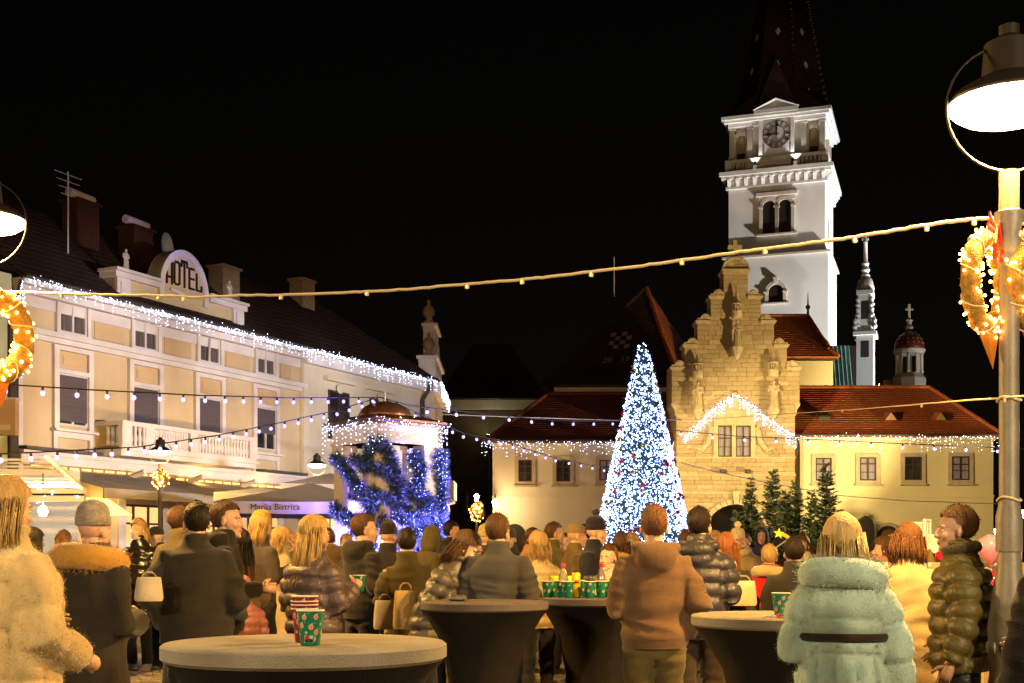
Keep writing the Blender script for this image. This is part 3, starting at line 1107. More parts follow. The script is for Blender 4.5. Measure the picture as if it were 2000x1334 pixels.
# crocket ribs and lozenges on the spire
for k in range(8):
    a = PI / 8 + 2 * PI * k / 8
    rb = MB()
    pts = []
    for i in range(36):
        z = zs0 + 2.2 + (zap - zs0 - 2.2) * i / 37
        r = spire_r(z) / math.cos(PI / 8)
        pts.append((cx + r * math.cos(a), cx + r * math.sin(a), z))
    rb.tube(pts, .1, 4)
    for i, p in enumerate(pts):
        rb.box((p[0] + .12 * math.cos(a), p[1] + .12 * math.sin(a), p[2]), (.2, .2, .12))
    rb.build("spire_rib", m_spire, spire)
for k in range(8):
    a = 2 * PI * k / 8
    nrm = Vector((math.cos(a), math.sin(a), r0 * .9 / (zap - zs0 - 2.2)))
    nrm.normalize()
    tgt = Vector((-math.sin(a), math.cos(a), 0))
    upv = nrm.cross(tgt) * 1
    for zz in (tz(118), tz(48), tz(175)):
        c = Vector((cx + spire_r(zz) * math.cos(a), cx + spire_r(zz) * math.sin(a), zz)) + nrm * .03
        q = .42
        MB().add([c - tgt * q * .55, c - upv * q, c + tgt * q * .55, c + upv * q], [(0, 1, 2, 3)]).build("lozenge_tile", m_spire_white, spire)
for (x, y) in ((TW + .3, TW * .6), ):
    pn = MB().lathe([(.22, 0), (.22, .3), (.32, .4), (.14, .55), (.2, .8), (.08, 1.1), (.03, 1.5)], (x * .97 + .1, y * .97 + .1, zs0), 8)
    pn.build("corner_pinnacle", m_tower_trim, tower)
for k, (u, v, ry) in enumerate(((cx, -.1, 0), )):
    gb = MB()
    g = [(-1.9, zs0), (1.9, zs0), (0, zs0 + 4.6)]
    if k == 0:
        gb.add([(cx + x, -.25, z) for x, z in g] + [(cx, 2.2, zs0 + 4.6)], [(0, 1, 2), (0, 2, 3), (1, 3, 2)])
    else:
        gb.add([(TW + .25, cx + x, z) for x, z in g] + [(TW - 2.2, cx, zs0 + 4.6)], [(0, 1, 2), (0, 2, 3), (1, 3, 2)])
    gb.build("spire_gable", m_spire if k == 0 else m_spire_red, spire)

# ================================================================== BASILICA behind: roof, ornate turret, lantern
bas = thing("basilica_nave", "dark church nave with green copper side roof behind the tower", "church", (0, 118, 0))
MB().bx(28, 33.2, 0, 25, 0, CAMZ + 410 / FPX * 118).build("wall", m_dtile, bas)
rs = 98 / FPX
mb = MB()
for i in range(5):
    xa_, xb_ = (1634 + i * 8 - 1000) * rs, (1634 + i * 8 + 7.2 - 1000) * rs
    mb.add([(xa_, -20, 10), (xb_, -20, 10), (xb_, -17.5, CAMZ + 420 * rs), (xa_, -17.5, CAMZ + 420 * rs)], [(0, 1, 2, 3)])
    mb.tube([(xb_ + .02, -20.05, 10), (xb_ + .02, -17.5, CAMZ + 420 * rs)], .05, 4)
mb.build("copper_roof", m_copper, bas)
tr = thing("facade_turret", "slender ornate white church turret with small dome and tall cross finial", "turret", ((1690 - 1000) * 96 / FPX, 96, 0), -math.radians(19))
ts = 96 / FPX
t_ = lambda py: CAMZ + (1085 - py) * ts
b = MB()
b.bx(-.62, .62, -.6, 1.6, 8, t_(657))
b.bx(-.85, .85, -.8, 1.7, t_(657), t_(650))
b.bx(-.7, .7, -.65, 1.65, t_(650), t_(645))
b.bx(-.48, .48, -.45, 1.4, t_(645), t_(577))
b.bx(-.62, .62, -.6, 1.5, t_(577), t_(569))
b.build("shaft", m_white, tr)
for z_ in (t_(640), t_(620), t_(600)):
    for sx in (-.52, .52):
        MB().lathe([(.16, 0), (.2, .1), (.1, .3), (.16, .55), (.06, .7)], (sx, -.5, z_), 8).build("carved_ornament", m_white, tr)
MB().bx(-.3, .3, -.62, -.58, t_(700), t_(668)).build("niche", m_gutter, tr)
MB().bx(-.28, .28, -.47, -.44, t_(625), t_(590)).build("niche", m_gutter, tr)
MB().lathe([(.62, 0), (.68, .2), (.6, .5), (.5, .9), (.3, 1.15)], (0, .2, t_(569)), 10).build("dome", m_tower_trim, tr, smooth='auto')
MB().lathe([(.3, 0), (.36, .1), (.22, .3), (.34, .5), (.2, .8), (.28, 1.0), (.17, 1.2), (.14, 2.6), (.18, 2.65), (.14, 2.7), (.12, 3.3)], (0, .2, t_(540)), 10).box((0, .2, t_(540) + 2.9), (.5, .14, .16)).build("finial_cross", m_white, tr, smooth='auto')
for k, sx in enumerate((-.72, .72)):
    MB().lathe([(.12, 0), (.2, .15), (.09, .4), (.15, .6), (.03, .9)], (sx, -.65, t_(645)), 8).build("corner_pinnacle", m_white, tr)
ln = thing("lantern_cupola", "small round cupola with dark red tiled dome, pale columns and white cross", "cupola", ((1776 - 1000) * 86 / FPX, 86, 0))
ls = 86 / FPX
l_ = lambda py: CAMZ + (1085 - py) * ls
MB().lathe([(1.15, 7), (1.15, l_(740)), (.95, l_(732)), (.9, l_(730))], (0, 0, 0), 8).build("drum", m_tower_trim, ln)
for k in range(8):
    a = PI / 8 + PI / 4 * k
    MB().lathe([(.14, l_(730)), (.11, l_(726)), (.10, l_(697)), (.15, l_(692))], (.82 * math.cos(a), .82 * math.sin(a), 0), 8).build("column", m_white, ln, smooth=True)
MB().lathe([(.95, l_(692)), (1.05, l_(688)), (1.08, l_(684)), (.9, l_(681))], (0, 0, 0), 16).build("entablature", m_white, ln)
MB().lathe([(1.0, l_(682))] + [(1.0 * math.cos(t), l_(682) + 1.2 * math.sin(t)) for t in [PI / 2 * k / 8 for k in range(1, 8)]] + [(.15, l_(682) + 1.22)], (0, 0, 0), 16).build("dome", m_spire_red, ln, smooth=True)
for k in range(16):
    a = PI / 8 * k
    d = MB()
    for j in range(1, 5):
        t = PI / 2 * j / 5.5
        d.ell((1.0 * math.cos(t) * math.cos(a), 1.0 * math.cos(t) * math.sin(a), l_(682) + 1.2 * math.sin(t)), .05, 5, 4)
    d.build("dome_stud", m_spire_white, ln)
MB().lathe([(.22, 0), (.3, .12), (.16, .3), (.2, .55), (.26, .6), (.1, .75), (.09, 1.7)], (0, 0, l_(643)), 8).box((0, 0, l_(643) + 1.35), (.55, .12, .12)).build("cross", m_white, ln)
fp = thing("roof_finial", "short pale stone finial post on the ridge beside the cupola", "finial", ((1733 - 1000) * 80 / FPX, 80, 8))
MB().lathe([(.45, 0), (.4, 3.2), (.25, 3.6), (.24, 4.15), (.3, 4.2), (.26, 4.6)], (0, 0, 0), 8).build("post", m_stone3, fp)

# ================================================================== DARK HOUSES behind the left wing
hb = thing("steep_roofed_hall", "dark hall with steep tent roof bearing a chequered shield and year", "building", PT(1222, 1085, 80) - Vector((0, 0, CAMZ)), -math.radians(24))
zB = CAMZ + (1085 - 745) / FPX * 77
zA = CAMZ + (1085 - 568) / FPX * 82
hwB = 4.1
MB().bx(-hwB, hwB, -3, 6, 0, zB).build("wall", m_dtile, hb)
a = [Vector((-hwB - .3, -3.3, zB)), Vector((hwB + .3, -3.3, zB)), Vector((hwB + .3, 6.3, zB)), Vector((-hwB - .3, 6.3, zB))]
ap = Vector((0.9, 1.5, zA))
Vv = (ap - (a[0] + a[1]) / 2)
proj = Vector((0, Vv.y, Vv.z))
roof_plane(hb, a[0], (1, 0, 0), proj, [(0, 0), (2 * hwB + .6, 0), (hwB + .3 + ap.x, proj.length)], m_dtile, .25, .3)  # front slope in the darkened tile: its shade is put into the colour
e = a[2] - a[1]
pr = ap - a[1] - Vector((0, 1, 0)) * (ap - a[1]).y
roof_plane(hb, a[1], (0, 1, 0), pr, [(0, 0), (9.6, 0), ((ap - a[1]).y, pr.length)], m_tile, .25, .3)  # lit side slope of the same roof, in the undarkened orange tile
MB().add([a[2], a[3], ap], [(0, 1, 2)]).add([a[3], a[0], ap], [(0, 1, 2)]).build("roof_back", m_dtile, hb)
ridge(hb, a[1], ap, m_tile, .14)
ridge(hb, a[0], ap, m_dtile, .14)
# shield and year on the front slope
nrm = Vector((1, 0, 0)).cross(proj).normalized()
sh_c = a[0] + Vector((1, 0, 0)) * (hwB + .3 + .1) + proj.normalized() * (proj.length * .42) + nrm * .06
U_, V_ = Vector((1, 0, 0)), proj.normalized()
m_sh1 = MAT("shield_white", (.30, .28, .27), .6)
m_sh2 = MAT("shield_dark", (.04, .02, .02), .6)
shd = MB()
shd.add([sh_c + U_ * x + V_ * y for x, y in ((-.75, .8), (.75, .8), (.75, -.2), (.5, -.65), (0, -.95), (-.5, -.65), (-.75, -.2))], [tuple(range(7))][::1])
s0 = shd.build("shield_plate", m_sh2, hb)
for i in range(4):
    for j in range(4):
        if (i + j) % 2 == 0:
            c = sh_c + U_ * (-.56 + i * .37) + V_ * (.55 - j * .37) + nrm * .02
            MB().add([c - U_ * .17 - V_ * .17, c + U_ * .17 - V_ * .17, c + U_ * .17 + V_ * .17, c - U_ * .17 + V_ * .17], [(0, 1, 2, 3)]).build("shield_square", m_sh1, s0)
rotm = Matrix((U_, V_, nrm)).transposed().to_euler()
yc = sh_c - V_ * 1.7
text_part("year_numerals", "20", .62, m_sh1, hb, yc - U_ * .5 + nrm * .02, rotm)
text_part("year_numerals", "19", .62, m_sh1, hb, yc + U_ * .65 + nrm * .02, rotm)
MB().tube([ap + Vector((-2.2, 0, -.4)), ap + Vector((-2.2, 0, 2.2))], .03, 5).build("antenna_mast", m_frame_w, hb)


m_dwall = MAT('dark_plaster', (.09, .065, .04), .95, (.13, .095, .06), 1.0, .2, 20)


def dark_range(name, label, pxa, pxb, Y, eave, ridge_py):
    t = thing(name, label, "building", (0, Y, 0))
    s = Y / FPX
    xa_, xb_ = (pxa - 1000) * s, (pxb - 1000) * s
    z0 = CAMZ + (1085 - eave) * s
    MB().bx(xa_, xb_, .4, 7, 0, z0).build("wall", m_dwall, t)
    MB().bx(xa_ - .3, xb_ + .3, -.5, .4, z0 - .45, z0 + .12).build("eave_board", m_cream, t)
    MB().tube([(xa_ - .3, -.6, z0 + .2), (xb_ + .3, -.6, z0 + .2)], .1, 6).build("gutter", m_gutter, t)
    zr_ = CAMZ + (1085 - ridge_py) / FPX * (Y + 4)
    roof_plane(t, (xa_ - .3, -.6, z0 + .2), (1, 0, 0), (0, 4.6, zr_ - z0 - .2), [(0, 0), (xb_ - xa_ + .6, 0), (xb_ - xa_ - 2, math.hypot(4.6, zr_ - z0 - .2)), (2.5, math.hypot(4.6, zr_ - z0 - .2))], m_dtile, .3, .35)
    return t


dr1 = dark_range("long_dark_house", "long dark house with pale lit eave board above the street lamp", 858, 1062, 84, 786, 672)
dr2 = dark_range("dark_house", "dark house with pale eave board rising over the left wing roof", 1092, 1330, 74, 762, 715)
for px in (905, 938):
    window(dr1, (px - 1000) * 84 / FPX, 4.2, .8, 1.6, y=.38, m_fr=m_black, fw=.08)
# ================================================================== HOTEL (facade runs away to the right)
HX0, HY0 = (32 - 1000) / FPX * 37.0, 37.0
HA = math.atan2(.898, .44)
hotel = thing("hotel_building", "yellow hotel with white window frames, stone balcony and round hotel sign gable", "hotel", (HX0, HY0, 0), HA)


def hu(px, out=0.0):
    """distance along the facade (moved outward by out) for a pixel column"""
    a = (px - 1000) / FPX
    ox, oy = HX0 + .898 * out, HY0 - .44 * out
    return (a * oy - ox) / (.44 - .898 * a)


def hz(px, py, out=0.0):
    u = hu(px, out)
    return CAMZ + (1085 - py) / FPX * (HY0 - .44 * out + .898 * u)


UE = hu(585)
UW = hu(832)
ZE = 9.6
MB().bx(0, UE, 0, 9, 0, ZE - .1).build("wall", m_yellow, hotel)
# eaves
mb = MB()
mb.bx(-.1, UE + .05, -.30, 0, ZE - .42, ZE - .2)
mb.bx(-.15, UE + .1, -.5, 0, ZE - .2, ZE - .02)
mb.bx(0, UE, -.05, 0, ZE - .75, ZE - .42)
mb.build("eaves_cornice", m_trim, hotel)
MB().tube([(-.2, -.58, ZE), (UE, -.58, ZE)], .08, 6).build("gutter", m_gutter, hotel)
mb = MB()
mb.bx(-.05, UE + .25, -.22, 0, 8.06, 8.22)
mb.bx(-.05, UE + .2, -.12, 0, 7.9, 8.06)
mb.build("string_course", m_trim, hotel)
wc = [hu(140), hu(282), hu(407), hu(517)]
m_roomglass = MAT("curtained_glass", (.06, .05, .055), .12, (.16, .13, .13), 2.5, spec=.5, stretch=(8, 1, .3))
for i, u in enumerate(wc):
    window(hotel, u, 8.28, 1.12, .92, y=-.03, sur=.14, m_sur=m_trim, m_fr=m_frame_w, glass=m_roomglass, nx=2, bars=[], fw=.06, sill=False, depth=.1)
    if i == 2:
        MB().box((u - .1, -.16, 8.74), (.05, .03, .86), rot=Matrix.Rotation(.12, 3, 'Y')).build("tilted_casement", m_frame_w, hotel)
    # attic panels between the windows
    un = wc[i + 1] if i < 3 else UE + .35
    MB().bx(u + .95, un - .95, -.03, 0, 8.3, 8.95).build("wall_panel", m_panel, hotel)
    # main windows with roller blind
    W, z0_, z1_ = 1.22, 5.42, 7.02
    if i in (1, 2):
        z0_ = 4.95
    win = window(hotel, u, z0_, W, z1_ - z0_, y=-.02, m_fr=m_frame_w, glass=m_glass, nx=2, bars=[], fw=.07)
    MB().bx(u - W / 2 + .04, u + W / 2 - .04, -.072, -.058, z0_ + (.14 if i == 0 else (.62 if i == 3 else .02)), z1_ - .05).build("roller_blind", m_blind, win)
    s = MB()
    for sg in (-1, 1):
        xa, xb = sorted((u + sg * W / 2, u + sg * (W / 2 + .2)))
        s.bx(xa, xb, -.13, 0, z0_ - .12, 7.86)
    s.bx(u - W / 2, u + W / 2, -.13, 0, z1_, z1_ + .13)
    s.bx(u - W / 2, u + W / 2, -.13, 0, 7.72, 7.86)
    s.build("surround", m_trim, win)
    MB().bx(u - W / 2 + .02, u + W / 2 - .02, -.05, 0, z1_ + .15, 7.70).build("wall_panel", m_panel, hotel)
    MB().bx(u - W / 2 + .2, u + W / 2 - .2, -.075, -.05, z1_ + .27, 7.58).build("wall_panel", m_panel, hotel)
    if i in (0, 3):
        s = MB().bx(u - W / 2 - .28, u + W / 2 + .28, -.28, 0, z0_ - .2, z0_ - .12)
        s.bx(u - W / 2 - .2, u - W / 2 - .05, -.1, 0, 4.55, z0_ - .2)
        s.bx(u + W / 2 + .05, u + W / 2 + .2, -.1, 0, 4.55, z0_ - .2)
        s.bx(u - W / 2 - .05, u + W / 2 + .05, -.1, 0, z0_ - .38, z0_ - .2)
        s.build("window_apron", m_trim, hotel)
MB().bx(-.02, .18, -.08, 0, 0, ZE - .45).build("corner_strip", m_trim, hotel)
MB().tube([(-.12, -.35, ZE - .1), (-.12, -.14, ZE - .6), (-.12, -.14, 0)], .06, 8).build("downpipe", m_gutter, hotel)
# band under the first floor
mb = MB()
mb.bx(0, UE, -.3, 0, 4.42, 4.55)
mb.bx(0, UE, -.2, 0, 4.15, 4.42)
mb.build("storey_band", m_trim, hotel)
m_tin = MAT("tin_flashing", (.09, .08, .085), .5, (.12, .105, .11), 3, metal=.4)
MB().bx(0, 4.5, -.42, 0, 4.57, 4.66).build("tin_flashing", m_tin, hotel)
MB().bx(11.3, UE, -.42, 0, 4.57, 4.66).build("tin_flashing", m_tin, hotel)
# balcony
B0, B1, BO = hu(237, 1.15), hu(500, 1.15), 1.15
bal = MB().bx(B0, B1, -BO, 0, 4.56, 4.72).bx(B0 - .08, B1 + .08, -BO - .1, 0, 4.72, 4.8).build("balcony", m_trim, hotel)
rail = MB().bx(B0, B1, -BO - .06, -BO + .14, 5.52, 5.66).bx(B0, B1, -BO - .02, -BO + .1, 4.8, 4.9)
rail.bx(B0, B0 + .12, -BO + .14, 0, 5.52, 5.66)
for u in (B0 + .2, B0 + 1.25, (B0 + B1) / 2, B1 - .2):
    rail.bx(u - .2, u + .2, -BO - .05, -BO + .13, 4.9, 5.52)
rail.build("balustrade", m_trim, bal)
bl = [B0 + .45 + i * .2 for i in range(4)]
a, b = B0 + 1.5, (B0 + B1) / 2 - .25
bl += [a + (b - a) * (i + .5) / 13 for i in range(13)]
a, b = (B0 + B1) / 2 + .25, B1 - .42
bl += [a + (b - a) * (i + .5) / 16 for i in range(16)]
b0 = None
for u in bl:
    if b0 is None:
        b0 = MB().lathe([(.075, 0), (.05, .07), (.085, .22), (.045, .42), (.07, .56), (.06, .62)], (0, 0, 0), 8).build("baluster", m_trim, bal, smooth=True)
    else:
        b0 = b0.copy()
        COL.objects.link(b0)
    b0.location = (u, -BO + .04, 4.9)
# curved brackets under the balcony and pilasters
for u in (hu(235), hu(350), hu(455), hu(545)):
    mb = MB()
    mb.tube([(u, -.02, 3.2), (u, -.18, 3.6), (u, -.5, 3.98), (u, -1.05, 4.12)], [(.09, .1)] * 4, 6)
    mb.build("bracket", m_trim, hotel, smooth='auto')
    MB().bx(u - .16, u + .16, -.1, 0, 0, 4.15).build("pilaster", m_trim, hotel)
m_warmglass = EMIT("lit_shop_glass", (1.0, .62, .22), 0.55)
for i in range(4):
    ua = .6 + i * 3.35
    window(hotel, ua + 1.2, .6, 2.1, 2.5, y=-.03, m_fr=m_frame_b, glass=m_warmglass, nx=3, bars=[.75], fw=.07)
# attic gable with HOTEL
A0, A1 = hu(222), hu(470)
AC = (A0 + A1) / 2
ZT = 10.72
at = MB().bx(A0, A1, -.05, .5, ZE, ZT - .25).build("attic_wall", m_yellow, hotel)
for u in (A0 + .3, A1 - .3):
    mb = MB()
    mb.bx(u - .3, u + .3, -.16, .5, ZE, ZT - .25)
    mb.bx(u - .16, u + .16, -.2, -.16, ZE + .2, ZT - .4)
    mb.build("attic_pier", m_trim, at)
R = 1.25
for xa, xb in ((A0 - .15, AC - R), (AC + R, A1 + .15)):
    mb = MB()
    mb.bx(xa, xb, -.3, .55, ZT - .1, ZT)
    mb.bx(xa + .05, xb, -.2, .52, ZT - .28, ZT - .1)
    mb.build("attic_cornice", m_trim, at)
ZC = ZT - .2
RH = 1.45
arc = [(AC + R * math.cos(t), ZC + RH * math.sin(t)) for t in [PI * k / 24 for k in range(25)]]
MB().prism([(AC - R, ZT - .3)] + arc[::-1] + [(AC + R, ZT - .3)], -.1, .4).build("sign_gable", m_yellow, at)
mb = MB()
for k in range(24):
    (xa, za), (xb, zb) = arc[k], arc[k + 1]
    ia = (AC + (xa - AC) * .83, ZC + (za - ZC) * .83)
    ib = (AC + (xb - AC) * .83, ZC + (zb - ZC) * .83)
    mb.prism([(xa, za), (xb, zb), ib, ia], -.17, .45)
mb.bx(AC - R, AC - R * .83, -.17, .45, ZE + .6, ZC)
mb.bx(AC + R * .83, AC + R, -.17, .45, ZE + .6, ZC)
mb.tube([(AC - .75, -.16, ZC + .0), (AC, -.2, ZC - .12), (AC + .75, -.16, ZC)], [.05, .09, .05], 6)
mb.build("sign_arch", m_trim, at)
# letters: tall condensed capitals that follow the arch
lw_, th = .33, .075
xs = [AC - .74 + i * .38 for i in range(5)]


def top(x):
    return ZC + RH * .80 * math.sqrt(max(0, 1 - ((x - AC) / (R * .86)) ** 2)) - .06


for ch_, x in zip("HOTEL", xs):
    L = MB()
    zb = ZC + .16
    h0, h1 = top(x - lw_ / 2), top(x + lw_ / 2)
    zt = min(h0, h1)
    y0, y1 = -.14, -.1
    l, r = x - lw_ / 2, x + lw_ / 2
    if ch_ == 'H':
        L.bx(l, l + th, y0, y1, zb, zt)
        L.bx(r - th, r, y0, y1, zb, max(h0, h1))
        L.bx(l + th, r - th, y0, y1, (zb + zt) / 2, (zb + zt) / 2 + th)
    elif ch_ == 'O':
        L.bx(l, l + th, y0, y1, zb + .06, zt - .02)
        L.bx(r - th, r, y0, y1, zb + .06, zt + .03)
        L.bx(l + th, r - th, y0, y1, zb + .02, zb + .02 + th)
        L.bx(l + th, r - th, y0, y1, zt - .02, zt + .06)
    elif ch_ == 'T':
        L.bx(x - th / 2, x + th / 2, y0, y1, zb, zt - th)
        L.bx(l, r, y0, y1, zt - th, zt + .02)
        L.bx(l, l + th * .7, y0, y1, zt - .22, zt - th)
        L.bx(r - th * .7, r, y0, y1, zt - .22, zt - th)
    elif ch_ == 'E':
        L.bx(l, l + th, y0, y1, zb, zt)
        for z_ in (zb, (zb + zt) / 2 - th / 2, zt - th):
            L.bx(l + th, r - .03, y0, y1, z_, z_ + th)
    else:
        L.bx(l, l + th, y0, y1, zb, max(h0, h1) - .1)
        L.bx(l + th, r, y0, y1, zb, zb + th)
        L.bx(r - th, r, y0, y1, zb + th, zb + .22)
    L.build("letter", m_black, at)
# statues on the attic
for u, lab in ((hu(250), "small grey robed statue on the attic corner, nearer the round lamp end of the hotel"), (hu(452), "small grey robed statue on the attic end past the round hotel sign")):
    w = hotel.matrix_world if False else None
    p = Vector((HX0 + .44 * u + .898 * (-.1), HY0 + .898 * u + .44 * .1, ZT))
    st = thing("roof_statue", lab, "statue", p, HA, group="statues on the hotel attic")
    mb = MB()
    figure_statue(mb, 0, 0, 0, .78)
    mb.build("figure", m_trim, st, smooth='auto')
# roof
zr = 13.2
Lr = math.hypot(4.5, zr - ZE)
roof_plane(hotel, (-.2, -.5, ZE + .02), (1, 0, 0), (0, 4.5, zr - ZE), [(0, 0), (UE + .3, 0), (UE + .3, Lr), (0, Lr)], m_dtile, .3, .36)
for px, dpt, h, lab in ((160, 2.6, 1.3, 0), (268, 2.2, 1.2, 1), (440, 1.8, 1.0, 2)):
    u = hu(px, -dpt)
    z0_ = ZE + (dpt + .5) * (zr - ZE) / 4.5
    c = MB().bx(u - .5, u + .5, dpt - .3, dpt + .4, z0_ - .6, z0_ + h)
    c.bx(u - .58, u + .58, dpt - .38, dpt + .48, z0_ + h, z0_ + h + .1)
    cc = c.build("chimney", m_stone3 if lab == 2 else MAT("darkened_brick", (.04, .016, .011), .9, (.065, .026, .017), 8), hotel)  # brick darkened in its colour to stand for the dim roof level
    if lab < 2:
        MB().tube([(u - .6, dpt, z0_ + h + .3), (u + .5, dpt, z0_ + h + .25)], .16, 8).build("cowl", m_trim, cc)
    if lab == 1:
        d = MB().lathe([(.0, .0), (.25, .04), (.45, .14), (.5, .2)], (0, 0, 0), 16, cap=False)
        d.xform(Matrix.Translation((u + .75, dpt - .5, z0_ + .75)) @ Matrix.Rotation(PI * .48, 4, 'X') @ Matrix.Rotation(.3, 4, 'Y'))
        d.build("satellite_dish", MAT("dish_grey", (.3, .3, .3), .6), cc)
u = hu(133, -1.5)
mb = MB().tube([(u, 1.5, ZE + 1), (u, 1.5, ZE + 4.3)], .025, 5)
for k in range(4):
    mb.tube([(u - .6 + .1 * k, 1.5, ZE + 4.2 - .22 * k), (u + .6 - .1 * k, 1.5, ZE + 4.2 - .22 * k)], .012, 4)
mb.build("antenna", m_frame_w, hotel)
# ------------------------------------------------------------------ cream corner house further along
cor_h = thing("corner_house", "plain cream corner house with ornate street gable at the end of the hotel row", "house", (HX0, HY0, 0), HA)
MB().bx(UE + .02, UW, -.12, 9, 0, ZE - .14).build("wall", m_cream, cor_h)
mb = MB()
mb.bx(UE + .02, UW + .05, -.34, -.12, ZE - .55, ZE - .14)
mb.bx(UE + .02, UW + .1, -.5, -.1, ZE - .14, ZE - .03)
mb.build("eaves_cornice", m_trim, cor_h)
MB().bx(UE + .05, UE + .95, -.17, -.12, 0, ZE - .56).build("corner_pilaster", m_cream, cor_h)
roof_plane(cor_h, (UE + .12, -.5, ZE + .02), (1, 0, 0), (0, 4.5, zr - ZE), [(0, 0), (UW - UE + .3, 0), (UW - UE - 4, Lr * .98), (0, Lr)], m_dtile, .32, .4)
for px in (656, 735):
    u = hu(px)
    window(cor_h, u, 6.2, 1.5, 2.0, y=-.15, m_fr=m_frame_b, glass=m_glass, nx=2, bars=[.6], fw=.08)
    MB().bx(u - 1.1, u + 1.1, -.36, -.12, 8.55, 8.72).build("window_hood", m_cream, cor_h)
    mb = MB()
    mb.ell((u, -.22, 8.3), (.25, .08, .2), 8, 6)
    mb.build("stucco_ornament", m_cream, cor_h)
MB().tube([(UW - .5, -.55, ZE - .05), (UW - .5, -.5, ZE - .4), (UW - .75, -.26, ZE - 1.0), (UW - .75, -.26, 0)], .1, 8).build("downpipe", m_gutter, cor_h)
u = hu(592, -3.0)
MB().bx(u - .45, u + .45, 2.7, 3.4, 11.0, 13.4).bx(u - .52, u + .52, 2.63, 3.47, 13.4, 13.5).build("chimney", m_stone3, cor_h)
# side wall along the street, built in world axes
cw = Vector((HX0 + .44 * UW, HY0 + .898 * UW, 0))
side = thing("street_gable_house", "cream gable front with ball finials turning the corner into the dark street", "house", cw)
MB().bx(-6, .35, .2, 8, 0, ZE - .16).build("wall", m_cream, side)
MB().bx(.35, .6, -.2, 8.1, ZE - .55, ZE - .1).build("eaves_cornice", m_trim, side)
mb = MB()
zg = ZE + .02
mb.bx(-.35, .45, .0, 5.0, zg, zg + 1.0)
mb.bx(-.45, .6, -.1, 5.1, zg + 1.0, zg + 1.15)
mb.bx(-.2, .35, 1.0, 4.0, zg + 1.15, zg + 2.7)
mb.bx(-.28, .48, .9, 4.1, zg + 2.7, zg + 2.85)
mb.prism([(.0, zg + 1.1), (.5, zg + 1.1), (.45, zg + 2.0), (.25, zg + 3.0), (.12, zg + 3.35), (0, zg + 3.2)], 2.0, 3.0)
gb = mb.build("street_gable", m_trim, side)
for (x, y, z) in ((.1, .3, zg + 1.15), (.1, 4.7, zg + 1.15), (.05, 1.2, zg + 2.85)):
    MB().lathe([(.2, 0), (.24, .1), (.1, .22), (.27, .42), (.3, .6), (.2, .82), (.06, .95), (.1, 1.05), (.03, 1.15)], (x, y, z), 10).build("urn_finial", m_stone3, gb, smooth=True)
mb = MB().bx(.35, 1.25, 1.0, 4.2, 4.15, 4.3).bx(.35, 1.25, 1.0, 1.12, 4.3, 5.0).bx(1.13, 1.25, 1.12, 4.2, 4.3, 5.0)
mb.build("balcony", m_trim, side)
mb = MB()
for y in (1.2, 2.6, 4.0):
    mb.tube([(.36, y, 3.1), (.5, y, 3.5), (.85, y, 3.7), (.8, y, 4.0), (1.15, y, 4.12)], [(.12, .12)] * 5, 6)
mb.build("bracket", m_trim, side, smooth='auto')
aw = thing("striped_awning", "small pale scalloped awning below the corner balcony", "awning", cw + Vector((.36, 0, 0)))
mb = MB().add([(0, .3, 3.05), (0, 4.5, 3.05), (1.3, 4.5, 2.55), (1.3, .3, 2.55), (0, .3, 3.02), (0, 4.5, 3.02), (1.3, 4.5, 2.52), (1.3, .3, 2.52)], [(0, 1, 2, 3), (7, 6, 5, 4), (0, 3, 7, 4), (1, 5, 6, 2)])
mb.build("awning_cloth", m_parasol, aw)
MB().bx(1.28, 1.31, .3, 4.5, 2.25, 2.54).bx(0, 1.28, .3, .33, 2.25, 2.5).build("valance", m_canvas, aw)
# green shop at the far left edge
sh = thing("green_shop_house", "pale green shop front at the hotel corner, cut by the picture edge", "shop", (HX0, HY0, 0), HA)
m_green = MAT("pale_green_plaster", (.42, .48, .32), .9, (.5, .55, .38), 1)
MB().bx(-8, -.45, -.3, 8, 0, 9.6).build("wall", m_green, sh)
MB().bx(-.6, -.32, -.42, -.2, 0, 9.0).build("corner_post", m_gutter, sh)
MB().add([(-8, -.6, 9.6), (-.35, -.6, 9.6), (-.35, 4, 12.6), (-8, 4, 12.6)], [(0, 1, 2, 3)]).add([(-.35, -.3, 9.6), (-.35, 8, 9.6), (-.35, 4, 12.6)], [(0, 1, 2)]).build("roof", m_dtile, sh)
sg = thing("shop_sign_box", "beige lit sign box with small red lettering on the green shop corner", "sign", PT(12, 815, 30))
MB().bx(-.9, .22, 0, .22, -.42, .42).build("box", m_panel, sg)
MB().bx(-.95, .25, -.03, .25, .42, .47).build("lid", m_trim, sg)
MB().bx(-.45, .1, -.012, -.002, -.3, -.18).build("label_strip", MAT("label_white", (.7, .65, .6), .6), sg)
# ================================================================== STREET LAMPS
WARM = (1.0, .54, .135)


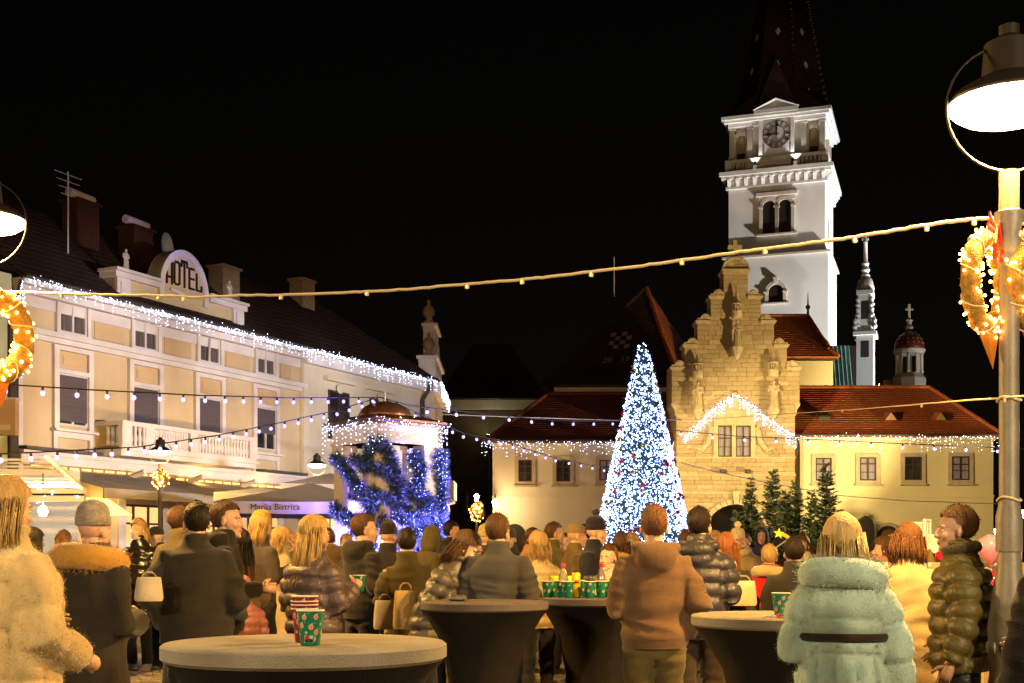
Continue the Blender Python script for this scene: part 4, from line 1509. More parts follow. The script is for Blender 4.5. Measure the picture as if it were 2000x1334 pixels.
def street_lamp(label, base, zring, rr=.32, pole_r=.049, power=0, seen_base=False, color=WARM, emit=None):
    """ring lantern on an ornate pole: hoop, hanging dish with lit lens, pole, plinth"""
    t = thing("street_lamp", label, "street lamp", base, group="ring lanterns round the square")
    zc = zring + rr
    p = MB()
    bs = [(.17, 0), (.17, .12), (.15, .16), (.15, .55), (.165, .58), (.15, .62), (.148, .66), (.165, .69), (.16, .76), (.168, .8), (.15, .85), (.13, .92), (.12, .97), (.10, 1.02), (.095, 1.06), (.085, 1.1)]
    p.lathe([(r_ * .64, z_ * 1.31) for r_, z_ in bs], (0, 0, 0), 24)
    p.lathe([(.066, 1.44), (.066, 1.62), (pole_r * 1.15, 1.66), (pole_r, 1.7), (pole_r, zring - .52), (pole_r * 1.1, zring - .5), (pole_r * 1.25, zring - .44), (pole_r * 1.05, zring - .42), (pole_r * 1.3, zring - .36),
             (pole_r * 1.02, zring - .33), (pole_r * 1.5, zring - .24), (pole_r * 1.5, zring - .21), (pole_r, zring - .2), (pole_r, zring)], (0, 0, 0), 20)
    p.build("pole", m_pole, t, smooth='auto')
    pl = MB()
    for k in range(8):
        a = PI / 4 * k + .2
        pl.tube([(.097 * math.cos(a), .097 * math.sin(a), .24), (.097 * math.cos(a), .097 * math.sin(a), .69)], .006, 4)
    for k in range(14):
        a = 2 * PI * k / 14
        pl.ell((.103 * math.cos(a), .103 * math.sin(a), .95), (.011, .011, .032), 6, 4)
    pl.build("base_ornament", m_pole, t)
    r = MB()
    r.tube([(rr * math.sin(2 * PI * k / 40), 0, zc + rr * math.cos(2 * PI * k / 40)) for k in range(40)], .007, 6, closed=True)
    r.build("ring", m_black, t, smooth=True)
    d = MB()
    zl = zc + .03
    d.lathe([(rr * .92, 0), (rr * .93, .015), (rr * .86, .05), (rr * .6, .10), (rr * .42, .13), (rr * .38, .30), (.05, .34), (.05, rr + .07)], (0, 0, zl), 24, cap=False)
    d.build("lamp_shade", m_black, t, smooth='auto')
    l = MB()
    l.lathe([(rr * .93, .0), (rr * .9, -.03), (rr * .75, -.065), (rr * .45, -.09), (.02, -.10)], (0, 0, zl), 24)
    l.build("lens", emit or m_sodium, t, smooth=True)
    if power:
        lamp("lamp_light", 'POINT', (0, 0, zl - .22), power, color, size=.10, parent=t)
    return t


RL = Vector(((1971 - 1000) / FPX * 6.4, 6.4, 0))
street_lamp("tall ring lantern with ornate plinth beside the olive puffer man, big white glowing lens", RL, 3.38, power=1600)
LL = Vector(((-32 - 1000) / FPX * 9.8, 9.8, 0))
street_lamp("ring lantern with glowing lens half cut by the picture edge above the yellow fur coat", LL, 3.68, rr=.335, power=1800)
L3 = PT(313, 1085, 34)
L3.z = 0
street_lamp("small ring lantern in front of the hotel balcony with a round wreath below", L3, CAMZ + (1085 - 906) / FPX * 34, rr=.31, pole_r=.06, power=600)
L4 = PT(619, 1085, 41)
L4.z = 0
street_lamp("small ring lantern behind the parasols, left of the lit pavilion", L4, CAMZ + (1085 - 928) / FPX * 41, rr=.31, pole_r=.06, power=600)
# unseen lanterns added beside and behind the photographer to light crowd and parasols
street_lamp("unseen ring lantern added behind the photographer to light the sides facing the camera", (4.6, 1.4, 0), 3.4, power=1150, color=(1, .74, .42))
street_lamp("unseen ring lantern added on the east side to light parasols and pavilion", (9.8, 21, 0), 3.6, power=2300)
street_lamp("unseen ring lantern added by the market stall to light it and the crowd", (-8.6, 18, 0), 3.6, power=1700)
street_lamp("unseen ring lantern added near the photographer on the hotel side to light the crowd", (-3.9, .2, 0), 3.4, power=1000, color=(1, .74, .42))
# lantern in the dark street
sl = thing("alley_lantern", "slim glowing lantern on a post with a warm wreath in the dark street", "street lamp", PT(931, 1085, 62) - Vector((0, 0, CAMZ)))
zt = CAMZ + (1085 - 985) / FPX * 62
MB().tube([(0, 0, 0), (0, 0, zt)], [.07, .05], 8).build("pole", m_pole, sl)
mb = MB().lathe([(.07, zt + .15), (.11, zt + .38), (.14, zt + .4), (.03, zt + .52)], (0, 0, 0), 8)
mb.build("lantern_head", m_sodium, sl)
lamp("lamp_light", 'POINT', (0, -.4, zt + .4), 500, WARM, size=.1, parent=sl)
wl = thing("wall_lantern", "glowing lantern bracketed on the pale corner of the left wing", "wall lamp", PT(967, 986, 66.2))
MB().tube([(0, .9, .3), (0, .0, .55), (0, 0, .3)], .03, 6).build("bracket", m_black, wl)
MB().lathe([(.06, -.2), (.15, .14), (.18, .16), (.04, .3)], (0, 0, 0), 6).build("lantern_head", m_sodium, wl)
lamp("lamp_light", 'POINT', (.1, -.45, -.1), 260, (1, .66, .3), size=.12, parent=wl)

# ================================================================== FLOODLIGHTS of the square
m_post = MAT("galvanised", (.3, .3, .3), .5, metal=.6)


def flood(label, loc, target, power, color, spot, size=.25, h=None, r=.16):
    t = thing("floodlight", label, "floodlight", loc, group="floodlights lighting the facades")
    d = (Vector(target) - Vector(loc)).normalized()
    R = d.to_track_quat('-Z', 'Y').to_matrix()
    b = MB().box((0, 0, .08), (r * 2, r * 1.6, .14))
    b.xform(R.to_4x4())
    b.build("housing", m_black, t)
    l = MB().box((0, 0, 0), (r * 1.8, r * 1.4, .015))
    l.xform(R.to_4x4())
    l.build("lens", m_floodlens if color[2] > .8 else m_sodium, t)
    MB().tube([(0, 0, -.0), (0, 0, -loc[2])], .04, 6).build("stand", m_post, t)
    lo = lamp("flood_light", 'SPOT', d * .1, power, color, None, size=size, spot=spot, blend=.5, parent=t)
    lo.rotation_euler = d.to_track_quat('-Z', 'Y').to_euler()
    return t


# two white floods seen beside the big lantern, facing the crowd
flood("brilliant white floodlight just left of the big lantern pole, low behind the balloons", PT(1949, 1038, 24), (2, 6, 1.2), 260, (.92, .93, 1.0), 110, .1, r=.07)
flood("brilliant white floodlight hidden by the big lantern pole, higher one", PT(1992, 1004, 22), (0, 4, 1.2), 260, (.92, .93, 1.0), 110, .1, r=.09)
# unseen floods added on the right to wash the hotel row with light
for nm, fx, fy, u, pw, sp_ in (("the green shop end of the hotel", 13.2, 24, 0.5, 12500, 26), ("the hotel balcony", 13.5, 26, 6.5, 13000, 27), ("the hotel front by the pavilion", 14.0, 28, 12.5, 12500, 25), ("the cream corner house", 14.5, 31, 19.0, 13000, 26)):
    flood("added floodlight on the east side aimed at " + nm, (fx, fy, 3.4), (HX0 + .44 * u, HY0 + .898 * u, 5.7), pw, (1.0, .89, .86), sp_, .25)
# warm floods on the gatehouse
flood("warm floodlight on a mast hidden behind the christmas tree, aimed at the gatehouse", (5.35, 50.6, 7.0), (15.5, 67, 3.4), 17500, (1, .72, .30), 62, .25)
flood("warm floodlight beside the right wing, aimed at the gatehouse gable", (25.5, 52, .6), (12.3, 67, 11), 25000, (1, .72, .30), 50, .25)
flood("warm floodlight beside the right wing, aimed up at the tower gallery", (26.5, 52.5, .6), (22.3, 106, 36), 16000, (1, .68, .38), 16, .25)
flood("lamp added behind the left wing roof to light the eave board", (6.5, 72.9, 9.3), (6.5, 73.9, 10.8), 60, (.95, .95, .6), 150, .1)  # this lamp and the next are added out of sight for the eave boards
flood("lamp added below the long dark eave to light its board", (-1.5, 82.4, 9.3), (-1.5, 83.6, 11.5), 45, (.95, .95, .6), 150, .1)
flood("small warm floodlight added on the right wing ridge to light the hipped house", (21.3, 72.6, 11.3), (16.5, 77.2, 12.8), 1300, (1, .74, .34), 110, .1, r=.1)  # fixture added on the ridge to brighten the ochre wall and roof behind
# tower floods
flood("floodlight behind the right wing, aimed up the tower front", (45, 90, 1.0), (22, 106, 19.5), 100000, (1.0, .90, .80), 52, .3)
flood("cool white floodlight east of the tower, aimed up its side", (56, 112, 1.0), (28, 108, 24), 90000, (.88, .93, 1.0), 55, .3)
flood("white floodlight for the church turret", (33.5, 86, 9.0), (27, 97, 19), 4200, (.9, .97, .95), 50, .2)
flood("white floodlight for the small cupola", (35, 80, 8.0), (27.2, 86, 14.5), 1500, (1, .95, .88), 60, .2)

# ================================================================== WREATHS


def wreath(label, c, R, r, tilt_z, nleds, led_r, tail=True, bow=True, grp="lit straw wreaths on the lanterns"):
    t = thing("wreath", label, "wreath", c, tilt_z, group=grp)
    m_straw = MAT("gold_straw", (.38, .20, .035), .8, (.60, .34, .07), 30, 1.0, 120, stretch=(1, 1, 1))
    ring = MB()
    n = 44
    ring.tube([(R * math.sin(2 * PI * k / n), 0, R * math.cos(2 * PI * k / n) * 1.15) for k in range(n)], [r * random.uniform(.9, 1.12) for _ in range(n)], 12, closed=True)
    for k in range(int(420)):
        a = random.uniform(0, 2 * PI)
        b = random.uniform(0, 2 * PI)
        p = Vector((R * math.sin(a) + r * math.cos(b) * math.sin(a), r * math.sin(b), 1.15 * R * math.cos(a) + r * math.cos(b) * math.cos(a)))
        d = Vector((random.uniform(-1, 1), random.uniform(-1, 1), random.uniform(-1, 1))).normalized() * r * .35
        s = d.cross(Vector((.3, .5, .8))).normalized() * r * .05
        ring.add([p - s, p + s, p + d], [(0, 1, 2)])
    ring.build("straw_ring", m_straw, t, smooth=True)
    w = MB()
    nw = 9
    pts = []
    for k in range(nw * 14):
        a = 2 * PI * k / (nw * 14)
        b = 2 * PI * k / 14
        q = r * 1.12
        pts.append((R * math.sin(a) + q * math.cos(b) * math.sin(a), q * math.sin(b), 1.15 * R * math.cos(a) + q * math.cos(b) * math.cos(a)))
    w.tube(pts, max(.004, r * .07), 4, closed=True)
    w.build("light_cable", m_rope, t)
    l = MB()
    for k in range(nleds):
        a = random.uniform(0, 2 * PI)
        b = random.uniform(0, 2 * PI)
        q = r * random.uniform(1.12, 1.35)
        l.ell((R * math.sin(a) + q * math.cos(b) * math.sin(a), q * math.sin(b), 1.15 * R * math.cos(a) + q * math.cos(b) * math.cos(a)), led_r * random.uniform(.8, 1.2), 6, 4)
    tag(l.build("led_lights", m_ledwarm, t), kind="stuff")
    m_rib = MAT("red_ribbon", (.45, .02, .02), .5, (.6, .05, .03), 8)
    bw = MB()
    zt_ = 1.15 * R + r
    for sg in (-1, 1):
        bw.tube([(0, -r, zt_), (sg * .5 * R, -r * 1.2, zt_ + .22 * R), (sg * .62 * R, -r * 1.2, zt_ - .05 * R), (0, -r, zt_ - .02)], [(.02 * R, .08 * R), (.03 * R, .14 * R), (.03 * R, .14 * R), (.02 * R, .08 * R)], 6)
        bw.tube([(sg * .05 * R, -r * 1.1, zt_), (sg * .25 * R, -r * 1.3, zt_ - .45 * R), (sg * .2 * R, -r * 1.2, zt_ - .85 * R)], [(.015 * R, .06 * R)] * 3, 6)
    if bow:
        bw.build("bow", m_rib, t)
    if tail:
        MB().add([(-R * .5, -.03, -R * .95), (R * .5, -.03, -R * .95), (R * .12, -.02, -R * 2.25), (-R * .5, .03, -R * .95), (R * .5, .03, -R * .95)], [(0, 1, 2), (4, 3, 2), (0, 3, 4, 1), (0, 2, 3), (1, 4, 2)]).build("pennant", m_gold if False else MAT("orange_pennant", (.5, .16, .02), .35, (.6, .22, .03), 6), t)
    return t


wreath("large warm lit straw wreath with red bow on the big lantern pole", PT(1928, 553, 6.38), .195, .046, .8, 130, .0075)
wreath("large warm lit straw wreath behind the big lantern pole, mostly out of frame", PT(2012, 553, 6.5), .195, .046, .8, 110, .0075)
wreath("large warm lit straw wreath hanging before the green shop", PT(-6, 655, 9.6), .25, .075, 1.05, 120, .011, bow=False)
wreath("small round wreath of warm lights on the lantern before the hotel balcony", PT(314, 937, 33.9), .15, .07, 0, 60, .017, tail=False)
wreath("small tall wreath of warm lights on the dark street lantern post", PT(932, 1000, 61.8), .3, .12, .6, 46, .032, tail=False)

# ================================================================== CHRISTMAS TREE
TX = PT(1256, 1085, 48)
xt = thing("christmas_tree", "tall conical christmas tree wrapped in blue white lights with red baubles", "christmas tree", (TX.x, TX.y, 0))
ZAP = CAMZ + (1085 - 664) / FPX * 48


def tree_r(z):
    f = (ZAP - z) / (ZAP - .35)
    return .10 + 2.02 * f ** .93


MB().tube([(0, 0, 0), (0, 0, ZAP - .2)], [.16, .03], 8).build("trunk", m_bark, xt)
fo = MB()
for i in range(15000):
    z = .35 + (ZAP - .35) * (1 - math.sqrt(random.random()))
    a = random.uniform(0, 2 * PI)
    r = tree_r(z) * random.uniform(.72, 1.0)
    p = Vector((r * math.cos(a), r * math.sin(a), z))
    d = Vector((math.cos(a) + random.uniform(-.8, .8), math.sin(a) + random.uniform(-.8, .8), random.uniform(-.6, .5))).normalized()
    s = d.cross(Vector((random.uniform(-1, 1), random.uniform(-1, 1), 1))).normalized()
    L, W = random.uniform(.12, .24), random.uniform(.012, .024)
    fo.add([p - s * W, p + s * W, p + d * L], [(0, 1, 2)])
fo.lathe([(tree_r(.35) * .8, .35), (tree_r(4) * .8, 4), (.04, ZAP - .2)], (0, 0, 0), 24)
tag(fo.build("needles", m_needle, xt), kind="stuff")
lt = MB()
for i in range(7600):
    z = .4 + (ZAP - .4) * (1 - math.sqrt(random.random()))
    a = random.uniform(-PI, 0) if random.random() < .8 else random.uniform(0, PI)
    r = tree_r(z) * random.uniform(.97, 1.06)
    big = random.random() < .07
    rad = random.uniform(.034, .052) if big else random.uniform(.014, .024)
    c = (r * math.cos(a), r * math.sin(a), z)
    if big:
        lt.ell(c, rad, 6, 4)
    else:
        lt.octa(c, rad)
tag(lt.build("led_lights", m_ledtree, xt), kind="stuff")
ball = MB().ell((0, 0, 0), .095, 14, 10)
ball.tube([(0, 0, .09), (0, 0, .13)], .02, 6)
for i in range(64):
    z = .8 + (ZAP - 1.6) * (1 - math.sqrt(random.random()))
    a = random.uniform(-PI, 0)
    r = tree_r(z) * 1.03
    if i < 3:
        bo = ball.build("bauble", (m_red, m_silver, m_gold)[i], xt, smooth=True)
        if i == 0:
            b_r = bo
        elif i == 1:
            b_s = bo
        else:
            b_g = bo
    else:
        bo = (b_r, b_s, b_g)[random.choice((0, 0, 1, 1, 2))].copy()
        COL.objects.link(bo)
    bo.location = (r * math.cos(a), r * math.sin(a), z)

# ================================================================== SPRUCES by the gate


def spruce(label, px, pytop, Y, rbase, n=1500, lean=0.0):
    b = PT(px, 1085, Y)
    t = thing("spruce_tree", label, "spruce tree", (b.x, Y, 0), group="cut spruces by the gatehouse")
    H = CAMZ + (1085 - pytop) / FPX * Y
    MB().tube([(0, 0, 0), (lean * .5, 0, H * .5), (lean, 0, H)], [.09, .05, .008], 7).build("trunk", m_bark, t)
    f = MB()
    z = .35
    while z < H - .1:
        fr = (H - z) / H
        k = random.randint(8, 11) if fr > .12 else 5
        for j in range(k):
            a = random.uniform(0, 2 * PI)
            L = rbase * 1.15 * (fr ** 1.0) * random.uniform(.45, 1.15) + .10
            zz = z + random.uniform(-.1, .1)
            droop = random.uniform(-.15, .35)
            p0 = Vector((lean * z / H, 0, zz))
            d = Vector((math.cos(a), math.sin(a), droop + .35 * (1 - fr)))
            p1 = p0 + d * L
            f.tube([p0, p1], [.014, .004], 3)
            m = int(8 + L * 46)
            for q in range(m):
                tt = random.uniform(.12, 1.0)
                c = p0 + (p1 - p0) * tt
                e = (d + Vector((random.uniform(-1, 1), random.uniform(-1, 1), random.uniform(-.7, .5)))).normalized()
                s = e.cross(Vector((random.uniform(-1, 1), random.uniform(-1, 1), random.uniform(-1, 1)))).normalized()
                l_, w_ = random.uniform(.10, .24), random.uniform(.016, .032)
                f.add([c - s * w_, c + s * w_, c + e * l_], [(0, 1, 2)])
        z += .13 + .05 * random.random()
    tag(f.build("foliage", m_needle2, t), kind="stuff")
    return t


spruce("tall dark spruce, thin topped, right in front of the gatehouse wall", 1510, 912, 60, 1.15)
spruce("dark spruce leaning against the downpipe between gatehouse and right wing", 1553, 938, 60.5, 1.0)
spruce("slender spruce overlapping the arched passage of the gatehouse", 1466, 935, 59.5, .85)
spruce("short spruce between two taller dark ones by the passage", 1534, 955, 59, .9)
spruce("full green spruce in front of the first window of the right wing", 1613, 905, 57, 1.15)
spruce("low bushy spruce covering the foot of the passage arch", 1440, 1000, 58.5, .7)
spruce("young spruce squeezed beside the full green one near the window", 1585, 955, 57.6, .7)

# ================================================================== LIT PAVILION with garlands
GX = PT(752, 1085, 29)
GA = math.radians(42)
m_pav = MAT("white_render", (.66, .62, .60), .8, (.72, .68, .66), 1)
pv = thing("well_pavilion", "square white pavilion with copper dome, corner columns and violet lighting", "pavilion", (GX.x, 29, 0), GA)
S = .67
zE = CAMZ + (1085 - 832) / FPX * 29
zB = CAMZ + (1085 - 872) / FPX * 29
MB().bx(-S - .12, S + .12, -S - .12, S + .12, 0, .9).build("plinth", m_stone2, pv)
for sx in (-1, 1):
    for sy in (-1, 1):
        c = MB()
        c.bx(sx * S - .21, sx * S + .21, sy * S - .21, sy * S + .21, .9, 1.05)
        c.bx(sx * S - .17, sx * S + .17, sy * S - .17, sy * S + .17, 1.05, zB - .12)
        c.bx(sx * S - .21, sx * S + .21, sy * S - .21, sy * S + .21, zB - .12, zB)
        c.build("column", m_pav, pv)
MB().bx(-S * .55, S * .55, -S * .55, S * .55, .9, zB).build("well_core", m_pav, pv)
e = MB().bx(-S - .2, S + .2, -S - .2, S + .2, zB, zE - .06)
e.bx(-S - .24, S + .24, -S - .24, S + .24, zB, zB + .08)
e.build("entablature", m_pav, pv)
r = MB()
for k in range(6):
    q = S + .27 + .02 * k
    r.bx(-q, q, -q, q, zE - .06 + .02 * k, zE - .04 + .02 * k)
q = S + .37
r.add([(-q, -q, zE + .06), (q, -q, zE + .06), (q, q, zE + .06), (-q, q, zE + .06), (-.62, -.62, zE + .2), (.62, -.62, zE + .2), (.62, .62, zE + .2), (-.62, .62, zE + .2)], [(0, 1, 5, 4), (1, 2, 6, 5), (2, 3, 7, 6), (3, 0, 4, 7), (4, 5, 6, 7)])
r.build("roof_edge", m_dcopper, pv)
MB().lathe([(.64, zE + .18)] + [(.62 * math.cos(t), zE + .2 + .36 * math.sin(t)) for t in [PI / 2 * k / 7 for k in range(1, 7)]] + [(.03, zE + .57)], (0, 0, 0), 24).build("dome", m_dcopper, pv, smooth=True)
zP = CAMZ + (1085 - 766) / FPX * 29
MB().tube([(0, 0, zE + .5), (0, 0, zP)], .02, 6).build("mast", m_frame_w, pv)
# coloured uplights standing round the plinth
for i, (x, y, col, pw) in enumerate(((-1.5, -.6, (.30, .24, 1), 2600), (-.3, -1.75, (.24, .18, 1), 5500), (1.5, -1.5, (.14, .12, 1), 9000), (1.75, -.2, (.2, .12, 1), 7500), (.55, -1.35, (1, .35, .7), 600))):
    uz = thing("uplight", ["violet uplight at the hotel side of the pavilion plinth", "violet uplight before the pavilion corner", "deep blue uplight before the right pavilion face", "deep blue uplight at the far right plinth corner", "pink uplight under the right pavilion column"][i], "floodlight", pv.location + Matrix.Rotation(GA, 3, 'Z') @ Vector((x, y, .05)), GA, group="uplights round the pavilion")
    MB().lathe([(.07, 0), (.1, .12), (.1, .14)], (0, 0, 0), 10).build("housing", m_black, uz)
    ll = lamp("uplight_lamp", 'SPOT', (0, 0, .2), pw, col, None, size=.08, spot=110, blend=.6, parent=uz)
    d = Vector((-x * .55, -y * .55, 2.3))
    ll.rotation_euler = d.to_track_quat('-Z', 'Y').to_euler()


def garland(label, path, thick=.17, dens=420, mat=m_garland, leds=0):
    """fir garland: wire with sprigs standing out all round; points in pavilion axes"""
    t = thing("fir_garland", label, "garland", pv.location, GA, group="fir garlands on the pavilion")
    P_ = [Vector(p) for p in path]
    w = MB().tube(P_, .02, 5)
    w.build("wire", m_bark, t)
    f = MB()
    for a, b in zip(P_[:-1], P_[1:]):
        L = (b - a).length
        ax = (b - a).normalized()
        for k in range(int(L * dens)):
            c = a.lerp(b, random.random())
            q = Vector((random.gauss(0, 1), random.gauss(0, 1), random.gauss(0, 1)))
            q = (q - ax * q.dot(ax)).normalized() + ax * random.uniform(-.5, .7)
            q.normalize()
            l_ = thick * random.uniform(.7, 1.45)
            sd = q.cross(ax + Vector((.1, .2, .3))).normalized()
            # sprig with three needles blades
            for sp_, ln_ in ((0, 1), (.5, .75), (-.5, .75)):
                e_ = (q + sd * sp_).normalized()
                s_ = e_.cross(Vector((random.uniform(-1, 1), random.uniform(-1, 1), random.uniform(-1, 1)))).normalized() * .013
                o_ = c + q * l_ * (.0 if sp_ == 0 else .4)
                f.add([o_ - s_, o_ + s_, o_ + e_ * l_ * ln_ + s_ * .3], [(0, 1, 2)])
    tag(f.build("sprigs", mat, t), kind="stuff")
    if leds:
        l_ = MB()
        for a, b in zip(P_[:-1], P_[1:]):
            for k in range(max(1, int((b - a).length * leds))):
                q = Vector((random.gauss(0, 1), random.gauss(0, 1), random.gauss(0, 1))).normalized() * thick * random.uniform(.3, .95)
                l_.octa(a.lerp(b, random.random()) + q, .010)
        tag(l_.build("led_lights", m_ledblue, t), kind="stuff")
    return t


def sq(a, q):
    """point on a square of half width q at angle a"""
    c, s = math.cos(a), math.sin(a)
    m = max(abs(c), abs(s))
    return c / m * q, s / m * q


A_ = -PI * .75  # nearer corner faces the camera
Q = S + .24


def helix(a0, a1, z0, z1, n=26, q=Q, sag=.12):
    out = []
    for i in range(n):
        f = i / (n - 1)
        a = a0 + (a1 - a0) * f
        x, y = sq(a, q)
        out.append((x, y, z0 + (z1 - z0) * f - sag * abs(math.sin(2 * (a + PI / 4))) + random.uniform(-.03, .03)))
    return out


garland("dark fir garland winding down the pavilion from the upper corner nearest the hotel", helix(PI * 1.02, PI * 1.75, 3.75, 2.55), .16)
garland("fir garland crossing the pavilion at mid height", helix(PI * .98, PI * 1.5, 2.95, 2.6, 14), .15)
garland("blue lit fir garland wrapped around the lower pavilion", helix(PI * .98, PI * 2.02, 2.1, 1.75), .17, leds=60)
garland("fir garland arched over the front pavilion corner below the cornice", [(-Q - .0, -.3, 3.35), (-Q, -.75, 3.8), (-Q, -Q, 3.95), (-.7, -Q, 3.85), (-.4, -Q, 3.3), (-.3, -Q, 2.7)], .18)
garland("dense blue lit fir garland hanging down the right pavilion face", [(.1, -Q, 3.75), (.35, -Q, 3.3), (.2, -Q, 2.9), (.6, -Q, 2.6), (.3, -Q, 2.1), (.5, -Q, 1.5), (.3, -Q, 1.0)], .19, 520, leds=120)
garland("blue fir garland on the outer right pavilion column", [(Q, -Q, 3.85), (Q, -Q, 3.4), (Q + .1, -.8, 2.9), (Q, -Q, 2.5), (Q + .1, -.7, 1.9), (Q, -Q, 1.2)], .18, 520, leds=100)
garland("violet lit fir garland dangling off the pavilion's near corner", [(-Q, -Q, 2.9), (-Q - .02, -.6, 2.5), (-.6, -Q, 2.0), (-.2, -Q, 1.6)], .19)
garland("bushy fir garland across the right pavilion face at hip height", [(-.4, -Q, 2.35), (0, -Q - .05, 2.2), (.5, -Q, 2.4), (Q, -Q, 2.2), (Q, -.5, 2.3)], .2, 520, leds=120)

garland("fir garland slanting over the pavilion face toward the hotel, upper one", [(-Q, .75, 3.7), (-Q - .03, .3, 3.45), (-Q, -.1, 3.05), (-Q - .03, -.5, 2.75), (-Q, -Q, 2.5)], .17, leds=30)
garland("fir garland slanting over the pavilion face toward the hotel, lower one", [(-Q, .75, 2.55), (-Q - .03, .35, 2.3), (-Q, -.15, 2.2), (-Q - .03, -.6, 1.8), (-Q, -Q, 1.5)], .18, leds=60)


def icicles(label, path, drop, dens, rad=.02, mat=None, drop_min=.1, origin=(0, 0, 0), rz=0, grp="icicle light curtains", out=Vector((0, 0, 0)), strand=.16, step=.10):
    """curtain of tiny lights: a cable along path with short hanging strands"""
    t = thing("icicle_lights", label, "string lights", origin, rz, group=grp)
    P_ = [Vector(p) for p in path]
    MB().tube(P_, .012, 4).build("cable", m_cable, t)
    l = MB()
    st = MB()
    for a, b in zip(P_[:-1], P_[1:]):
        L = (b - a).length
        for k in range(int(L * dens * .5)):
            c = a.lerp(b, random.random()) + Vector((random.uniform(-.05, .05), random.uniform(-.08, .08), random.gauss(-.03, .06)))
            l.octa(c, rad * random.uniform(.7, 1.25))
        n = max(1, int(L / strand))
        for k in range(n):
            c = a.lerp(b, (k + random.random()) / n)
            D = random.uniform(drop_min, drop)
            m = max(1, int(D / step))
            e = c + Vector((random.uniform(-.03, .03), random.uniform(-.03, .03), -D))
            st.tube([c, e], .0015, 3)
            for j in range(m):
                l.octa(c.lerp(e, (j + random.random()) / m), rad * random.uniform(.7, 1.2))
    tag(st.build("strand_wires", m_cable, t), kind="stuff")
    tag(l.build("led_lights", mat or m_led, t), kind="stuff")
    return t


q = S + .37
icicles("white icicle lights along the pavilion eave, face toward the hotel", [(-q, q, zE), (-q, -q, zE)], .75, 42, .013, origin=pv.location, rz=GA, mat=m_led, strand=.09)
icicles("white icicle lights along the pavilion eave, right hand face", [(-q, -q, zE), (q, -q, zE)], .55, 46, .013, origin=pv.location, rz=GA, mat=m_led, strand=.09)
icicles("long white icicle lights dripping off the far right pavilion corner", [(q, -q, zE), (q, q * .6, zE)], 1.5, 40, .014, origin=pv.location, rz=GA, mat=m_led, drop_min=.5, strand=.08)
# hotel eaves
icicles("dense white icicle lights along the hotel eaves", [(-.1, -.62, ZE - .05), (UE * .33, -.62, ZE - .08), (UE * .66, -.62, ZE - .04), (UE, -.62, ZE - .08)], .55, 52, .017, origin=hotel.location, rz=HA)
icicles("dense white icicle lights along the cream corner house eaves", [(UE, -.62, ZE - .05), ((UE + UW) / 2, -.62, ZE - .08), (UW, -.62, ZE - .05)], .6, 52, .019, origin=hotel.location, rz=HA)
icicles("white icicle lights running back along the street gable eaves", [(.72, -.2, ZE - .1), (.72, 8, ZE - .1)], .7, 36, .02, origin=side.location)
icicles("white lights hanging down the hotel corner beside the green shop", [(-.3, -.55, ZE - .1), (-.28, -.5, ZE - 2.9)], .25, 60, .017, origin=hotel.location, rz=HA)
icicles("fine white icicle lights under the eave of the left wing", [(wx(940), WY - .45, wz(864)), (wx(1215), WY - .45, wz(864)), (wx(1318), WY - .45, wz(864))], .95, 22, .02, strand=.13, step=.2)
icicles("fine white icicle lights under the eave of the right wing", [(wx(1548), WY - .45, wz(853)), (wx(1750), WY - .45, wz(853)), (wx(1945), WY - .45, wz(853))], .95, 20, .02, mat=m_ledwhite, strand=.13, step=.2)
icicles("white light swag rising up the gatehouse to the window gable, christmas tree side", [(gate.location.x + gx(1333), GY - .22, gz(857)), (gate.location.x + gx(1375), GY - .22, gz(815)), (gate.location.x + gx(1400), GY - .26, gz(792)), (gate.location.x + gx(1432), GY - .26, gz(772))], .7, 50, .024, drop_min=.2, strand=.1, step=.11)
icicles("white light swag falling down the gatehouse from the window gable, spruce side", [(gate.location.x + gx(1437), GY - .26, gz(772)), (gate.location.x + gx(1470), GY - .26, gz(795)), (gate.location.x + gx(1500), GY - .22, gz(820)), (gate.location.x + gx(1555), GY - .22, gz(856))], .7, 50, .024, drop_min=.2, strand=.1, step=.11)

# ================================================================== FESTOON STRINGS of bulbs
bulb_mesh = MB().lathe([(.008, -.075), (.026, -.06), (.034, -.04), (.030, -.018), (.018, 0)], (0, 0, 0), 10)
sock_mesh = MB().lathe([(.019, -.005), (.021, .01), (.021, .045), (.012, .06)], (0, 0, 0), 8)
_b0 = bulb_mesh.build("bulb", m_bulb, None, smooth=True)
_s0 = sock_mesh.build("socket", m_cable, None)
b_me, s_me = _b0.data, _s0.data
bpy.data.objects.remove(_b0)
bpy.data.objects.remove(_s0)


def festoon(label, pts, n, sc=1.0, t_exp=1.0, skip=()):
    """pts: (px,py,Y); bulbs spaced evenly along the cable"""
    t = thing("festoon_string", label, "string lights", (0, 0, 0), group="bulb strings over the square")
    P_ = [PT(*p) for p in pts]
    MB().tube(P_, .011 * sc, 5).build("cable", m_cable, t)
    seg = [(b - a).length for a, b in zip(P_[:-1], P_[1:])]
    T = sum(seg)
    for i in range(n):
        d = T * (i + .5) / n
        k = 0
        while k < len(seg) - 1 and d > seg[k]:
            d -= seg[k]
            k += 1
        c = P_[k].lerp(P_[k + 1], min(1, d / seg[k]))
        s_ = bpy.data.objects.new("socket", s_me)
        COL.objects.link(s_)
        s_.parent = t
        s_.location = c - Vector((0, 0, .055 * sc))
        s_.scale = (sc,) * 3
        b_ = bpy.data.objects.new("bulb", b_me)
        COL.objects.link(b_)
        b_.parent = t
        b_.location = c - Vector((0, 0, .055 * sc))
        b_.scale = (sc,) * 3
        b_.rotation_euler = (random.uniform(-.3, .3), random.uniform(-.3, .3), 0)
    return t


